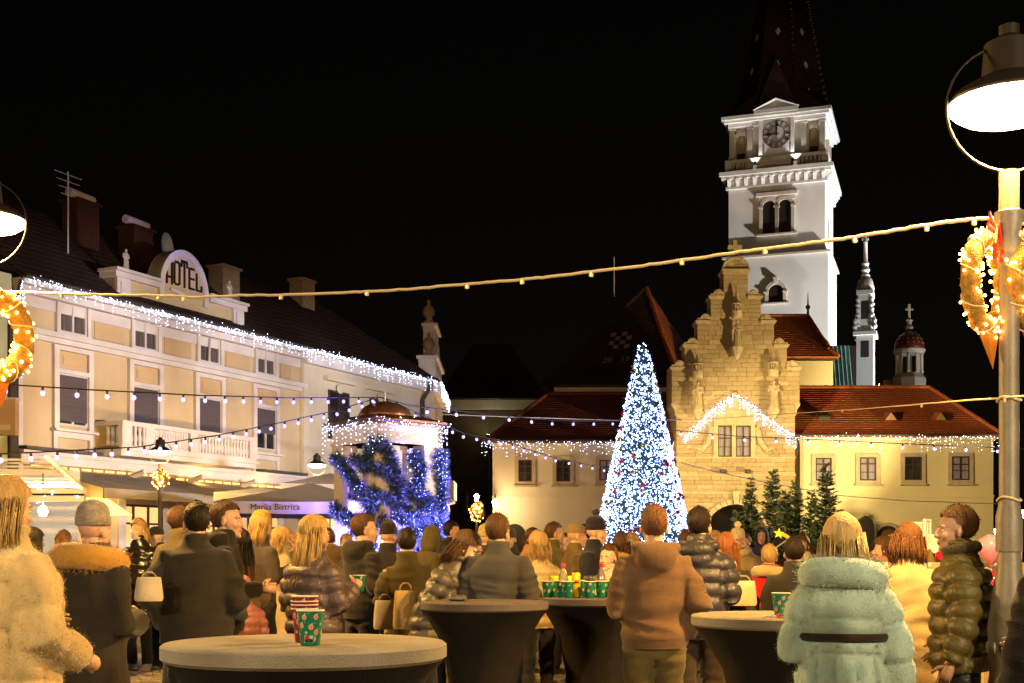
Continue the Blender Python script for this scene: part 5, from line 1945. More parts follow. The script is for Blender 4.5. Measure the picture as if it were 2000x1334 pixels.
festoon("upper bulb string from the green shop across the hotel front to the pavilion mast", [(-30, 748, 16.6), (152, 760, 18.3), (385, 772, 21.5), (560, 777, 25), (742, 776, 29)], 18, 1.0)
festoon("lower bulb string sagging before the hotel balcony and rising to the pavilion mast", [(-30, 888, 17), (100, 882, 18), (270, 873, 20.5), (420, 851, 23), (540, 827, 25.3), (650, 803, 27.3), (742, 776, 29)], 25, 1.0)
festoon("bulb string from the pavilion mast over the dark street to the christmas tree", [(742, 776, 29), (800, 792, 30.5), (870, 800, 32.5), (985, 812, 36), (1090, 822, 40), (1215, 822, 45)], 10, 1.25)
festoon("bulb string dropping from the pavilion mast to the foot of the left wing windows", [(742, 776, 29), (830, 813, 32), (905, 846, 35), (985, 862, 38), (1080, 893, 42), (1190, 916, 46)], 19, 1.15)
festoon("bulb string from behind the christmas tree across the gatehouse to the far right", [(1300, 839, 34), (1440, 852, 33.7), (1560, 857, 33.5), (1750, 866, 33.5), (2040, 878, 33.5)], 12, 1.1)


def wire(label, pts, r, mat, clips=0, name="overhead_cable"):
    t = thing(name, label, "cable", (0, 0, 0), group="cables over the square")
    P_ = [PT(*p) for p in pts]
    fine = []
    for a, b in zip(P_[:-1], P_[1:]):
        for k in range(8):
            fine.append(a.lerp(b, k / 8) + Vector((0, 0, random.uniform(-.3, .3) * r)))
    fine.append(P_[-1])
    MB().tube(fine, r, 7).build("cable_core", mat, t, smooth=True)
    if clips:
        for i in range(clips):
            k = int((i + random.uniform(.2, .8)) * (len(fine) - 1) / clips)
            MB().lathe([(r * 1.2, 0), (r * 1.5, .006), (r * 1.5, .018), (r * .9, .03)], fine[k] - Vector((0, 0, r + .02)), 6).build("clip", m_rope, t)
    return t


def on_line(px):
    """depth of the straight span between the two near lanterns"""
    a = (px - 1000) / FPX
    x0, y0, x1, y1 = LL.x, LL.y, RL.x, RL.y
    k = (y1 - y0) / (x1 - x0)
    return (y0 - k * x0) / (1 - k * a)


wire("thick cream light cable spanning between the two near ring lanterns", [(px, py, on_line(px)) for px, py in ((-32, 568), (60, 571), (130, 574), (220, 576), (300, 577), (380, 580), (470, 577), (560, 576), (680, 571), (780, 566), (900, 556), (1000, 548), (1080, 540), (1180, 528), (1300, 513), (1430, 494), (1560, 478), (1620, 470), (1720, 455), (1800, 441), (1880, 430), (1925, 426), (1960, 427), (1985, 434), (2020, 440))], .0095, m_rope, 16)
wire("thin cream cable from the big lantern pole toward the christmas tree", [(1300, 822, 30), (1420, 816, 24), (1570, 806, 18), (1680, 799, 13), (1800, 789, 9.5), (1955, 777, 6.4), (2020, 772, 6)], .005, m_rope, 5)
wire("thin pale cable crossing the left wing roof to the gatehouse", [(858, 809, 50), (985, 814, 50), (1110, 818, 50), (1240, 822, 50), (1330, 819, 50)], .018, m_trim)
wire("slack pale cable falling from the christmas tree past the gatehouse arch", [(1330, 904, 50), (1400, 922, 50), (1500, 943, 50), (1640, 968, 50), (1770, 978, 50), (1955, 984, 50)], .016, m_trim)
for z, nm in ((CAMZ + (1085 - 436) / FPX * 6.4, "upper"), (CAMZ + (1085 - 780) / FPX * 6.4, "middle"), (CAMZ + (1085 - 975) / FPX * 6.4, "lower")):
    t = thing("cable_tie", "cream cable wrapped round the big lantern pole, %s loop" % {"upper": "highest, near the wreath,", "middle": "middle, at roof edge height,", "lower": "lowest, above the plinth,"}[nm], "cable", RL + Vector((0, 0, z)), group="cable loops on the big lantern pole")
    MB().tube([(.058 * math.cos(2 * PI * k / 24), .058 * math.sin(2 * PI * k / 24), .01 * math.sin(4 * PI * k / 24)) for k in range(24)], .006, 5, closed=True).build("loop", m_rope, t)

# ================================================================== PARASOLS, TERRACE AWNINGS, STALLS


def parasol(label, px, pyv, Y, half, zpk, zval, txt=None, rz=0.0):
    c = PT(px, 1085, Y)
    t = thing("parasol", label, "parasol", (c.x, Y, 0), rz, group="cafe parasols before the hotel")
    MB().tube([(0, 0, 0), (0, 0, zpk)], .04, 8).build("pole", m_frame_w, t)
    cn = MB()
    n = 8
    ring = []
    for k in range(4):
        a0 = PI / 4 + PI / 2 * k
        a1 = a0 + PI / 2
        p, q_ = Vector((math.cos(a0), math.sin(a0), 0)) * half * 1.414, Vector((math.cos(a1), math.sin(a1), 0)) * half * 1.414
        for j in range(n):
            v = p.lerp(q_, j / n)
            v.z = zval - .03 * math.sin(PI * j / n)
            ring.append(v)
    mid = [Vector((v.x * .5, v.y * .5, zval + (zpk - zval) * .45)) for v in ring]
    N = len(ring)
    cn.add(ring + mid + [Vector((0, 0, zpk))], [(i, (i + 1) % N, N + (i + 1) % N, N + i) for i in range(N)] + [(N + i, N + (i + 1) % N, 2 * N) for i in range(N)])
    cn.build("canopy", m_parasol, t)
    v = MB()
    for i in range(N):
        a, b = ring[i], ring[(i + 1) % N]
        o = Vector((0, 0, -.30))
        v.add([a, b, b + o, a + o], [(0, 1, 2, 3)])
    v.build("valance", m_parasol, t)
    r = MB()
    for k in range(4):
        a0 = PI / 4 + PI / 2 * k
        r.tube([(0, 0, zpk - .05), (math.cos(a0) * half * 1.41, math.sin(a0) * half * 1.41, zval - .02)], .015, 4)
    r.build("ribs", m_frame_w, t)
    if txt:
        text_part("valance_lettering", txt, .215, m_black, t, (txt_off, -half - .012, zval - .16), (PI / 2, 0, 0))
    return t


txt_off = -.55
parasol("big square beige parasol lettered with a place name on its valance, before the pavilion", 607, 990, 33, 2.05, CAMZ + (1085 - 943) / FPX * 33, CAMZ + (1085 - 986) / FPX * 33 + .02, "Marija Bistrica")
parasol("small beige parasol peak showing behind the lettered parasol", 645, 960, 39, 1.3, CAMZ + (1085 - 924) / FPX * 39, CAMZ + (1085 - 948) / FPX * 39)
parasol("dark beige parasol edge near the hotel lantern", 510, 990, 36, 1.1, CAMZ + (1085 - 952) / FPX * 36, CAMZ + (1085 - 965) / FPX * 36)
ta = thing("terrace_awning", "long grey sloping terrace awning along the hotel ground floor with lit orange edge", "awning", (HX0, HY0, 0), HA)
for i, (ua, ub, z0, z1, o0, o1) in enumerate(((.2, 6.5, 4.0, 3.35, .35, 3.2), (6.5, 13.2, 3.95, 3.3, .35, 3.0), (13.3, 18.5, 3.7, 3.1, .35, 2.6))):
    mb = MB()
    k = 14
    for j in range(k):
        a_, b_ = ua + (ub - ua) * j / k, ua + (ub - ua) * (j + 1) / k
        sg_ = .03
        mb.add([(a_, -o0, z0), (b_, -o0, z0), (b_, -o1, z1), (a_, -o1, z1), ((a_ + b_) / 2, -(o0 + o1) / 2, (z0 + z1) / 2 - sg_)], [(0, 1, 4), (1, 2, 4), (2, 3, 4), (3, 0, 4)])
    cl = mb.build("awning_cloth", m_awning, ta, smooth=True)
    MB().bx(ua, ub, -o1 - .03, -o1, z1 - .28, z1).build("valance", m_awning, cl)
    MB().bx(ua, ub, -o0 + .02, -o0 + .14, z0 + .02, z0 + .16).build("head_box", m_stone3, cl)
    mb = MB()
    for u in (ua + .1, ub - .1):
        mb.tube([(u, -o1 + .05, 0), (u, -o1 + .05, z1 - .02)], .04, 6)
    mb.build("post", m_metal, cl)
    lt_ = MB()
    for j in range(int((ub - ua) / .5)):
        lt_.bx(ua + j * .5 + .05, ua + j * .5 + .4, -o0 - .02, -o0 + .015, z0 + .05, z0 + .10)
    lt_.build("light_strip", EMIT("orange_strip", (1, .58, .16), 2.2), cl)
    lamp("terrace_lamp", 'POINT', ((ua + ub) / 2, -.6, 3.0), 55, (1, .55, .15), size=.2, parent=ta)
# lamp wash under the balcony arches
lamp("balcony_lamp", 'POINT', (7.5, -.55, 4.05), 22, (1, .55, .12), size=.1, parent=hotel)
lamp("balcony_lamp", 'POINT', (11.2, -.75, 4.05), 26, (1, .55, .12), size=.1, parent=hotel)
# market stall on the left with slatted lit roof
ms = thing("market_stall", "white market stall with slatted roof and bright lamp, left foreground", "market stall", PT(90, 1085, 17) - Vector((0, 0, CAMZ)), .12)
y0s, y1s = -1.0, 1.6
zf, zb = CAMZ + (1085 - 958) / FPX * 16, CAMZ + (1085 - 892) / FPX * 18.5
xl, xr_ = -2.2, .72
for i in range(9):
    f0, f1 = i / 9, (i + .8) / 9
    MB().add([(xl, y0s + (y1s - y0s) * f0, zf + (zb - zf) * f0 + .02), (xr_ - 1.1 * f0, y0s + (y1s - y0s) * f0, zf + (zb - zf) * f0 + .02), (xr_ - 1.1 * f1, y0s + (y1s - y0s) * f1, zf + (zb - zf) * f1 - .02), (xl, y0s + (y1s - y0s) * f1, zf + (zb - zf) * f1 - .02),
              (xl, y0s + (y1s - y0s) * f0, zf + (zb - zf) * f0 - .01), (xr_ - 1.1 * f0, y0s + (y1s - y0s) * f0, zf + (zb - zf) * f0 - .01)], [(0, 1, 2, 3), (4, 5, 1, 0)]).build("roof_slat", m_canvas, ms)
MB().tube([(xr_, y0s, zf), (xr_ - 1.1, y1s, zb)], .035, 6).build("roof_rail", m_frame_w, ms)
MB().bx(xl, xr_, y0s - .03, y0s, zf - .14, zf).build("fascia", m_canvas, ms)
for x in (xl, xr_ - .08):
    MB().bx(x, x + .08, y0s, y0s + .08, 0, zf - .02).build("post", m_frame_w, ms)
MB().bx(xl, xr_, y0s + .1, y0s + .7, .0, 1.0).build("counter", m_canvas, ms)
MB().bx(xl, xr_ - .6, y1s - .1, y1s, 0, zb - .2).build("back_wall", m_canvas, ms)
icicles("row of tiny white lights on the market stall fascia", [(xl, y0s - .05, zf - .05), (xr_, y0s - .05, zf - .05)], .08, 30, .011, origin=ms.location, rz=.12, drop_min=.02, strand=.3)
lp = thing("stall_lamp", "brilliant white lamp hanging inside the market stall", "lamp", PT(84, 1000, 16.2))
MB().lathe([(.02, .08), (.05, .05), (.06, 0), (.04, -.05)], (0, 0, 0), 10).build("bulb", m_floodlens, lp)
MB().tube([(0, 0, .08), (0, 0, .5)], .008, 4).build("cord", m_cable, lp)
lamp("stall_light", 'POINT', (0, 0, .14), 75, (1, .93, .82), size=.06, parent=lp)
wa = thing("white_awning", "white sloping awning flap beside the market stall", "awning", PT(205, 1085, 20) - Vector((0, 0, CAMZ)))
zz = CAMZ + (1085 - 968) / FPX * 20
MB().add([(-.75, 0, zz), (.05, 0, zz - .05), (.5, -.2, zz - .32), (-.75, -.2, zz - .36), (-.75, .03, zz), (.05, .03, zz - .05), (.5, -.17, zz - .32), (-.75, -.17, zz - .36)], [(0, 1, 2, 3), (7, 6, 5, 4), (0, 4, 5, 1), (1, 5, 6, 2), (2, 6, 7, 3), (3, 7, 4, 0)]).build("flap", m_canvas, wa)
MB().tube([(.02, .05, 0), (.02, .05, zz - .05)], .03, 6).build("post", m_frame_w, wa)
# souvenir stall on the right
ss = thing("souvenir_stall", "souvenir counter under a tan cloth between the cream coat and the olive puffer", "market stall", PT(1812, 1085, 9.6) - Vector((0, 0, CAMZ)))
zt = CAMZ + (1085 - 1098) / FPX * 9.6
MB().bx(-.55, .6, -.3, .5, zt - .03, zt).build("counter_top", m_parasol, ss)
k = 22
cl = MB()
for j in range(k):
    a_, b_ = -.57 + 1.19 * j / k, -.57 + 1.19 * (j + 1) / k
    cl.add([(a_, -.31 - .02 * math.sin(j * 1.3), zt), (b_, -.31 - .02 * math.sin((j + 1) * 1.3), zt), (b_, -.34 - .035 * math.sin((j + 1) * 1.3), 0.02), (a_, -.34 - .035 * math.sin(j * 1.3), 0.02)], [(0, 1, 2, 3)])
cl.build("table_cloth", MAT("tan_cloth", (.34, .24, .12), .9, (.40, .29, .15), 3), ss, smooth=True)
for i, (px, py, w_, h_, lab, ry) in enumerate(((1789, 1048, .085, .11, "white framed picture standing upright on the souvenir counter, wider one", 0), (1811, 1045, .06, .12, "narrow white framed picture turned sideways on the souvenir counter", .9), (1830, 1062, .09, .07, "low white framed picture at the olive puffer end of the souvenir counter", -.2))):
    f = thing("picture_frame", lab, "picture frame", PT(px, py, 9.45), ry, group="framed pictures on the souvenir counter")
    m_ = MB().bx(-w_, w_, -.01, .01, h_ - .015, h_).bx(-w_, w_, -.01, .01, -h_, -h_ + .015).bx(-w_, -w_ + .015, -.01, .01, -h_ + .015, h_ - .015).bx(w_ - .015, w_, -.01, .01, -h_ + .015, h_ - .015)
    m_.build("frame", m_canvas, f)
    MB().bx(-w_ + .012, w_ - .012, -.003, .006, -h_ + .012, h_ - .012).build("picture", MAT("picture_print", (.45, .36, .30), .5, (.75, .62, .5), 14), f)
    MB().bx(-.012, .012, .01, .03, zt - PT(px, py, 9.45).z, h_).build("stand", m_canvas, f)
for i in range(14):
    px, py = 1768 + i * 6, random.uniform(1078, 1094)
    j = i % 3
    h_ = thing("souvenir", ["small red gingerbread heart on the souvenir counter, %s heart from the cream coat", "little pale jar on the souvenir counter, %s jar from the cream coat", "small golden bell on the souvenir counter, %s bell from the cream coat"][j] % ("first", "second", "third", "fourth", "fifth")[i // 3], "souvenir", PT(px, 1098, 9.4 + .1 * (i % 4)), group=["gingerbread hearts on the souvenir counter", "jars on the souvenir counter", "bells on the souvenir counter"][j])
    if j == 0:
        mb = MB()
        pl_ = [(.05 * (math.sin(t) ** 3), .045 + .0032 * (13 * math.cos(t) - 5 * math.cos(2 * t) - 2 * math.cos(3 * t) - math.cos(4 * t))) for t in [2 * PI * q / 20 for q in range(20)]]
        mb.prism(pl_, -.01, .01)
        mb.build("heart", m_red, h_)
    elif j == 1:
        MB().lathe([(.03, 0), (.04, .01), (.04, .07), (.03, .08), (.03, .1)], (0, 0, 0), 10).build("jar", m_canvas, h_)
    else:
        MB().lathe([(.045, 0), (.03, .04), (.02, .08), (.006, .1)], (0, 0, 0), 10).build("bell", m_gold, h_)
for i, (px, py, r_, mat_, lab) in enumerate(((1936, 1072, .1, MAT("pink_rubber", (.6, .2, .32), .25), "pink balloon showing between the olive puffer and the lantern plinth"), (1942, 1140, .09, m_red, "red balloon low beside the lantern plinth"), (1943, 1176, .08, m_red, "red balloon, lowest one beside the lantern plinth"))):
    b_ = thing("balloon", lab, "balloon", PT(px, py, 9.0), group="balloons by the lantern plinth")
    MB().lathe([(.012, -1.35), (.02, -1.25), (.2, -1.1), (.55, -.75), (.9, -.2), (1, .2), (.8, .7), (.4, .97), (.03, 1.05)], (0, 0, 0), 16).xform(Matrix.Scale(r_, 4)).build("balloon_skin", mat_, b_, smooth=True)
    MB().tube([(0, 0, -1.35 * r_), (.03, 0, -1.35 * r_ - .5)], .002, 4).build("string", m_rope, b_)
# nativity hut with comet star
nv = thing("nativity_hut", "little gabled nativity hut with pale roof edges before the dark spruces", "hut", PT(1530, 1085, 20) - Vector((0, 0, CAMZ)))
hw_, za, ze_ = .46, CAMZ + (1085 - 1054) / FPX * 20, CAMZ + (1085 - 1092) / FPX * 20
for sg in (-1, 1):
    MB().add([(0, -.4, za), (sg * hw_, -.4, ze_), (sg * hw_, .5, ze_), (0, .5, za), (0, -.4, za - .03), (sg * hw_, -.4, ze_ - .03), (sg * hw_, .5, ze_ - .03), (0, .5, za - .03)], [(0, 1, 2, 3), (7, 6, 5, 4), (0, 4, 5, 1), (1, 5, 6, 2)]).build("roof_panel", m_bark, nv)
    MB().tube([(0, -.42, za + .01), (sg * hw_, -.42, ze_ + .01)], .012, 5).build("roof_edge", m_canvas, nv)
    MB().bx(sg * hw_ * .9 - .03, sg * hw_ * .9 + .03, -.38, -.32, 0, ze_).build("post", m_bark, nv)
MB().bx(-hw_ * .9, hw_ * .9, .4, .45, 0, ze_).build("back_wall", m_bark, nv)
cs_ = thing("comet_star", "flat yellow comet star with curved tail on the nativity hut roof", "star", PT(1521, 1042, 19.55))
mb = MB()
mb.prism([((.085 if k % 2 == 0 else .036) * math.sin(PI * k / 5 + .1), (.085 if k % 2 == 0 else .036) * math.cos(PI * k / 5 + .1)) for k in range(10)], -.01, .01)
mb.build("star", EMIT("star_emission", (1, .72, .02), .9), cs_)  # star and tail glow by a weak yellow emission
mb = MB()
tl = [(.04 + .24 * k / 8, .0 - .20 * (k / 8) ** 1.8) for k in range(9)]
for (xa, za_), (xb, zb_) in zip(tl[:-1], tl[1:]):
    w0, w1 = .03 + .04 * xa / .28, .03 + .04 * xb / .28
    mb.prism([(xa, za_ - w0), (xb, zb_ - w1), (xb, zb_ + w1 * .4), (xa, za_ + w0 * .4)], -.008, .008)
mb.build("tail", EMIT("star_tail_emission", (1, .62, .02), .6), cs_)

# ================================================================== COCKTAIL TABLES with stretch covers
TH = 1.14


def table(label, px, Y, dia, topmat):
    b = PT(px, 1085, Y)
    t = thing("cocktail_table", label, "table", (b.x, Y, 0), group="covered cocktail tables")
    r = dia / 2
    pr = [(r * .86, .02), (r * .74, .12), (r * .56, .45), (r * .54, .62), (r * .66, .88), (r * .88, 1.03), (r * .985, TH - .055)]
    vs = MB()
    seg = 72
    ph = px * .37

    def fold(a, z):
        up = max(0, z - .85) / .29
        return 1 + .035 * math.cos(4 * a) * (1 - z / TH) + .010 * up * math.sin(11 * a + ph) * math.sin(3 * a + ph) - .012 * abs(math.sin(6.5 * a + ph)) * (1 - z / TH)
    P_ = []
    for (rr_, z) in pr:
        P_.append([(rr_ * fold(a, z) * math.cos(a), rr_ * fold(a, z) * math.sin(a), z) for a in [2 * PI * k / seg for k in range(seg)]])
    fl = [v for ring in P_ for v in ring]
    vs.add(fl, [(j * seg + k, j * seg + (k + 1) % seg, (j + 1) * seg + (k + 1) % seg, (j + 1) * seg + k) for j in range(len(pr) - 1) for k in range(seg)])
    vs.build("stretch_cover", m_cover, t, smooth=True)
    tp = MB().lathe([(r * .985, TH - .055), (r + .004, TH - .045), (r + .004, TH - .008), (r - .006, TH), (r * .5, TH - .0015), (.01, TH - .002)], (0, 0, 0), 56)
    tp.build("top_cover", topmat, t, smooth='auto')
    ft = MB()
    for k in range(4):
        a = PI / 4 + PI / 2 * k
        ft.lathe([(.03, 0), (.03, .03)], (r * .8 * math.cos(a), r * .8 * math.sin(a), 0), 8)
    ft.build("feet", m_black, t)
    return b.x, Y


T1 = table("nearest cocktail table in the foreground with pale grey top, paper cups on it", 597, 4.06, .905, m_covertop)
T2 = table("cocktail table in a black cover behind the grey jacketed man's place, small ashtray on it", 946, 7.7, .78, m_covertop2)
T3 = table("cocktail table partly hidden by the mint fur coat, one green cup on it", 1530, 5.95, .86, m_covertop)
T4 = table("cocktail table crowded with green cups and bottles beside the brown hoodie", 1168, 8.5, .80, m_covertop2)

# ------------------------------------------------------------------ paper cups
m_cupg = MAT("green_print_card", (.004, .13, .075), .35, (.006, .17, .10), 8, spec=.45)
m_cupr = MAT("red_print_card", (.17, .008, .012), .35, (.21, .012, .016), 8, spec=.45)
m_rim = MAT("cream_card", (.72, .62, .46), .6)
m_orange = MAT("orange_print", (.62, .12, .035), .45)
m_cream_p = MAT("cream_print", (.75, .66, .5), .45)
m_mint_p = MAT("mint_print", (.28, .55, .40), .45)
m_redp = MAT("red_print", (.5, .015, .03), .45)
m_blk_p = MAT("black_print", (.03, .02, .02), .45)


def cup_r(z, h=.108, r0=.030, r1=.0425):
    return r0 + (r1 - r0) * z / h


def cup(label, loc, mat, h=.108, detail=True, group=None, seed=0, stack=0, rz=0.0):
    t = thing("paper_cup", label, "paper cup", loc, rz, group)
    MB().lathe([(.029, 0), (.030, .002), (cup_r(h), h)], (0, 0, 0), 28, cap=False).lathe([(.028, .004), (.0285, .005)], (0, 0, 0), 28).build("cup_wall", mat, t, smooth=True)
    rm = MB()
    rr_ = cup_r(h)
    rm.tube([(rr_ * math.cos(2 * PI * k / 28), rr_ * math.sin(2 * PI * k / 28), h) for k in range(28)], .0024, 6, closed=True)
    rm.lathe([(.0285, .006), (rr_ - .001, h)], (0, 0, 0), 28, cap=False)
    rm.build("rim", m_rim, t, smooth=True)
    rg = random.Random(seed)

    def decal(pts, mt, ang, z, off=.0006, nm="print"):
        n_ = len(pts)
        vs_ = []
        for x, y in pts:
            r_ = cup_r(z + y) + off
            a_ = ang + x / r_
            vs_.append((r_ * math.cos(a_), r_ * math.sin(a_), z + y))
        m_ = MB()
        m_.add(vs_, [tuple(range(n_))])
        return m_

    parts = {}

    def put(pts, mt, ang, z, off=.0006):
        d = decal(pts, mt, ang, z, off)
        parts.setdefault(mt.name, (MB(), mt))[0].add(d.v, d.f)

    circ = lambda r_, n_=10, e=1: [(r_ * math.cos(2 * PI * k / n_), r_ * e * math.sin(2 * PI * k / n_)) for k in range(n_)]
    if detail:
        rows = (.088, .062, .036) if detail is True else (.085, .045)
        for ri, z in enumerate(rows):
            n_ = 7 if detail is True else 6
            for k in range(n_):
                a_ = 2 * PI * (k + .5 * (ri % 2)) / n_ + rg.uniform(-.12, .12) + 4.45
                kind = (k + ri) % 3
                zz_ = z + rg.uniform(-.006, .006)
                if kind < 2:
                    R_ = .0078
                    put(circ(R_, 12, 1.12), m_cream_p, a_, zz_, .0006)
                    put(circ(R_ * .84, 12, 1.12), m_orange if mat is m_cupg else m_redp, a_, zz_, .0010)
                    for q in (-.3, .35):
                        put([(-R_ * .6, R_ * (q - .1)), (R_ * .6, R_ * (q + .25)), (R_ * .6, R_ * (q + .4)), (-R_ * .6, R_ * (q + .05))], m_cream_p, a_, zz_, .0014)
                    put([(.0015, R_ * 1.1), (.006, R_ * 1.3), (.005, R_ * 1.6), (.002, R_ * 1.5)], m_cream_p, a_, zz_, .0008)
                else:
                    for q in range(3):
                        c_, s_ = math.cos(q * PI / 3), math.sin(q * PI / 3)
                        put([(-.005 * c_ - .0012 * s_, -.005 * s_ + .0012 * c_), (.005 * c_ - .0012 * s_, .005 * s_ + .0012 * c_), (.005 * c_ + .0012 * s_, .005 * s_ - .0012 * c_), (-.005 * c_ + .0012 * s_, -.005 * s_ - .0012 * c_)], m_mint_p, a_, zz_, .0007 + .0001 * q)
                put(circ(.0013, 6), m_cream_p, a_ + .33, zz_ + .012, .0006)
        if detail is True:
            a_ = -PI / 2 + .02
            put([(-.014, -.011), (.014, -.011), (.014, .012), (-.014, .012)], m_cream_p, a_, .020, .0016)
            put([(-.013, .001), (.001, .001), (.001, .011), (-.013, .011)], m_redp, a_, .020, .0021)
            put([(.002, .001), (.013, .001), (.013, .011), (.002, .011)], m_mint_p, a_, .020, .0021)
            put([(-.013, -.010), (.013, -.010), (.013, 0), (-.013, 0)], m_blk_p, a_, .020, .0021)
            for q in range(3):
                put([(.017 + .002 * q, -.008), (.0185 + .002 * q, -.008), (.0175 + .002 * q, .006), (.016 + .002 * q, .006)], m_cream_p, a_, .020 + .002 * q, .0012)
    for nm_, (m_, mt) in parts.items():
        m_.build("print", mt, t)
    return t


z1 = TH
c1 = PT(606, 1252, 3.93)
cup("green paper cup printed with orange baubles, front one on the nearest table", (c1.x, 3.93, TH), m_cupg, seed=3, group="paper cups on the nearest table")
c2 = PT(594, 1245, 4.06)
for i in range(4):
    cup(["red paper cup at the bottom of the stack behind the green cup", "second paper cup nested in the red stack, rim just showing", "third paper cup nested in the red stack", "topmost paper cup of the nested red stack"][i], (c2.x, 4.07, TH + [0, .0125, .024, .040][i]), m_cupr, seed=5 + i, detail=True if i == 0 else 2, group="nested red cups on the nearest table", rz=.4)
for i, (px, dy, lab) in enumerate(((1070, -.12, "green cup at the very left edge of the crowded table"), (1084, .16, "green cup standing back beside the snack bag"), (1109, -.2, "green cup in front of the clear bottle"), (1097, -.02, "green cup half hidden behind the front one by the bottle"), (1139, .15, "green cup behind the yellow can"), (1152, -.2, "green cup under the stacked saucers"), (1174, -.1, "green cup before the second bottle"), (1190, -.02, "green cup in front of the squat yellow can"), (1212, -.12, "green cup next to the brown hoodie's sleeve"))):
    Y = 8.5 + dy
    cup(lab, (PT(px, 1085, Y).x, Y, TH), m_cupg, detail=2, seed=20 + i, group="green cups on the crowded table", rz=i * .7)
cup("single green cup beside the mint fur coat", (PT(1526, 1085, 5.75).x, 5.75, TH), m_cupg, seed=50, rz=1.1)
m_clear = MAT("clear_plastic", (.55, .45, .42), .08, spec=.6, trans=.7)
m_yel = MAT("yellow_tin", (.75, .48, .02), .3, metal=.2)
m_bag = MAT("snack_foil", (.35, .55, .02), .3, (.55, .6, .03), 6)
for px, cm, lab in ((1100, MAT("pink_cap", (.6, .04, .2), .4), "clear plastic bottle with pink cap and dark label"), (1174, m_redp, "clear plastic bottle with red cap and red label")):
    Y = 8.5 if px == 1100 else 8.62
    t = thing("plastic_bottle", lab, "bottle", (PT(px, 1085, Y).x, Y, TH), group="bottles on the crowded table")
    MB().lathe([(.028, 0), (.033, .01), (.033, .12), (.028, .15), (.014, .185), (.012, .20)], (0, 0, 0), 18).build("bottle_body", m_clear, t, smooth=True)
    MB().lathe([(.015, .2), (.015, .222), (.013, .225)], (0, 0, 0), 14).build("cap", cm, t)
    lb = MB().lathe([(.0338, .05), (.0338, .11)], (0, 0, 0), 18, cap=False).build("label_band", m_cream_p if px == 1100 else m_redp, t, smooth=True)
    MB().lathe([(.0343, .065), (.0343, .085)], (0, 0, 0), 8, a0=-2.3, a1=-.9, cap=False).build("label_print", m_blk_p if px == 1100 else m_cream_p, lb)
for px, dy, h_, lab in ((1125, -.12, .165, "tall yellow drink can with dark lettering band"), (1189, .1, .12, "squat yellow drink can beside the red capped bottle")):
    Y = 8.5 + dy
    t = thing("drink_can", lab, "can", (PT(px, 1085, Y).x, Y, TH), group="yellow cans on the crowded table")
    MB().lathe([(.024, 0), (.029, .008), (.029, h_ - .012), (.024, h_), (.022, h_ - .002)], (0, 0, 0), 18).build("can_body", m_yel, t, smooth='auto')
    MB().lathe([(.0294, h_ * .55), (.0294, h_ * .7)], (0, 0, 0), 8, a0=-2.4, a1=-.7, cap=False).build("print", m_orange, t)
    MB().lathe([(.0296, h_ * .58), (.0296, h_ * .66)], (0, 0, 0), 5, a0=-2.1, a1=-1.0, cap=False).build("lettering", m_blk_p, t)
sb = thing("snack_bag", "lime green snack bag lying upright behind the pink capped bottle", "snack bag", (PT(1097, 1085, 8.62).x, 8.66, TH))
MB().lathe([(.085, 0), (.095, .03), (.09, .09), (.085, .125), (.088, .14)], (0, 0, 0), 20, sy=.3).build("bag_foil", m_bag, sb, smooth=True)
MB().bx(-.05, .05, -.0325, -.030, .065, .09).build("print", m_blk_p, sb)
for px, Y, lab in ((1153, 8.42, "stack of small steel saucers among the green cups"), (893, 7.75, "round steel ashtray with wire rim on the black covered table")):
    t = thing("ashtray", lab, "ashtray", (PT(px, 1085, Y).x, Y, TH + (.108 if px == 1153 else 0)))
    R_ = .045 if px == 1153 else .06
    mb = MB().lathe([(R_ * .7, 0), (R_ * .95, .012), (R_, .03)], (0, 0, 0), 24, cap=True)
    mb.build("dish", m_silver, t, smooth='auto')
    for k in range(3):
        q_ = MB()
        q_.tube([(R_ * (1 - .06 * k) * math.cos(2 * PI * j / 24), R_ * (1 - .06 * k) * math.sin(2 * PI * j / 24), .012 + .011 * k) for j in range(24)], .0025, 5, closed=True)
        q_.build("wire_rim", m_silver, t)
fl = thing("card_box", "flat red and white card box lying by the green cup", "box", (PT(1532, 1085, 5.62).x, 5.62, TH), .1)
MB().bx(-.03, .03, -.02, .02, 0, .018).build("box_body", m_redp, fl)
MB().bx(-.028, .028, -.0215, -.02, .003, .009).build("label_strip", m_cream_p, fl)
fl = thing("napkin", "folded pale napkin on the table edge near the mint coat", "napkin", (PT(1506, 1085, 5.7).x, 5.7, TH), -.15)
MB().bx(-.035, .035, -.03, .03, 0, .004).bx(-.03, .032, -.028, .028, .004, .007).build("folded_paper", m_canvas, fl)

# ================================================================== COBBLES of the square (only where the paving shows)
cob = []
w_ = .15
y = 13.5
r_ = 0
while y < 18.2:
    x = -6.6
    while x < 6.9:
        yy = y + .13 * math.sin((x + (.6 if r_ % 2 else 0)) * 2.6)
        cob.append((x + (w_ / 2 if r_ % 2 else 0), yy))
        x += w_
    y += w_ * .93
    r_ += 1


def shows(c):
    px = 1000 + c[0] / c[1] * FPX
    py = 1085 + CAMZ / c[1] * FPX
    k = min(abs(px - q_) - hw2 for q_, hw2 in ((280, 60), (1215, 22), (1068, 26), (1930, 30)))
    return k + max(0, 14.2 - c[1]) * 30 + max(0, c[1] - 16.5) * 20


cob.sort(key=shows)


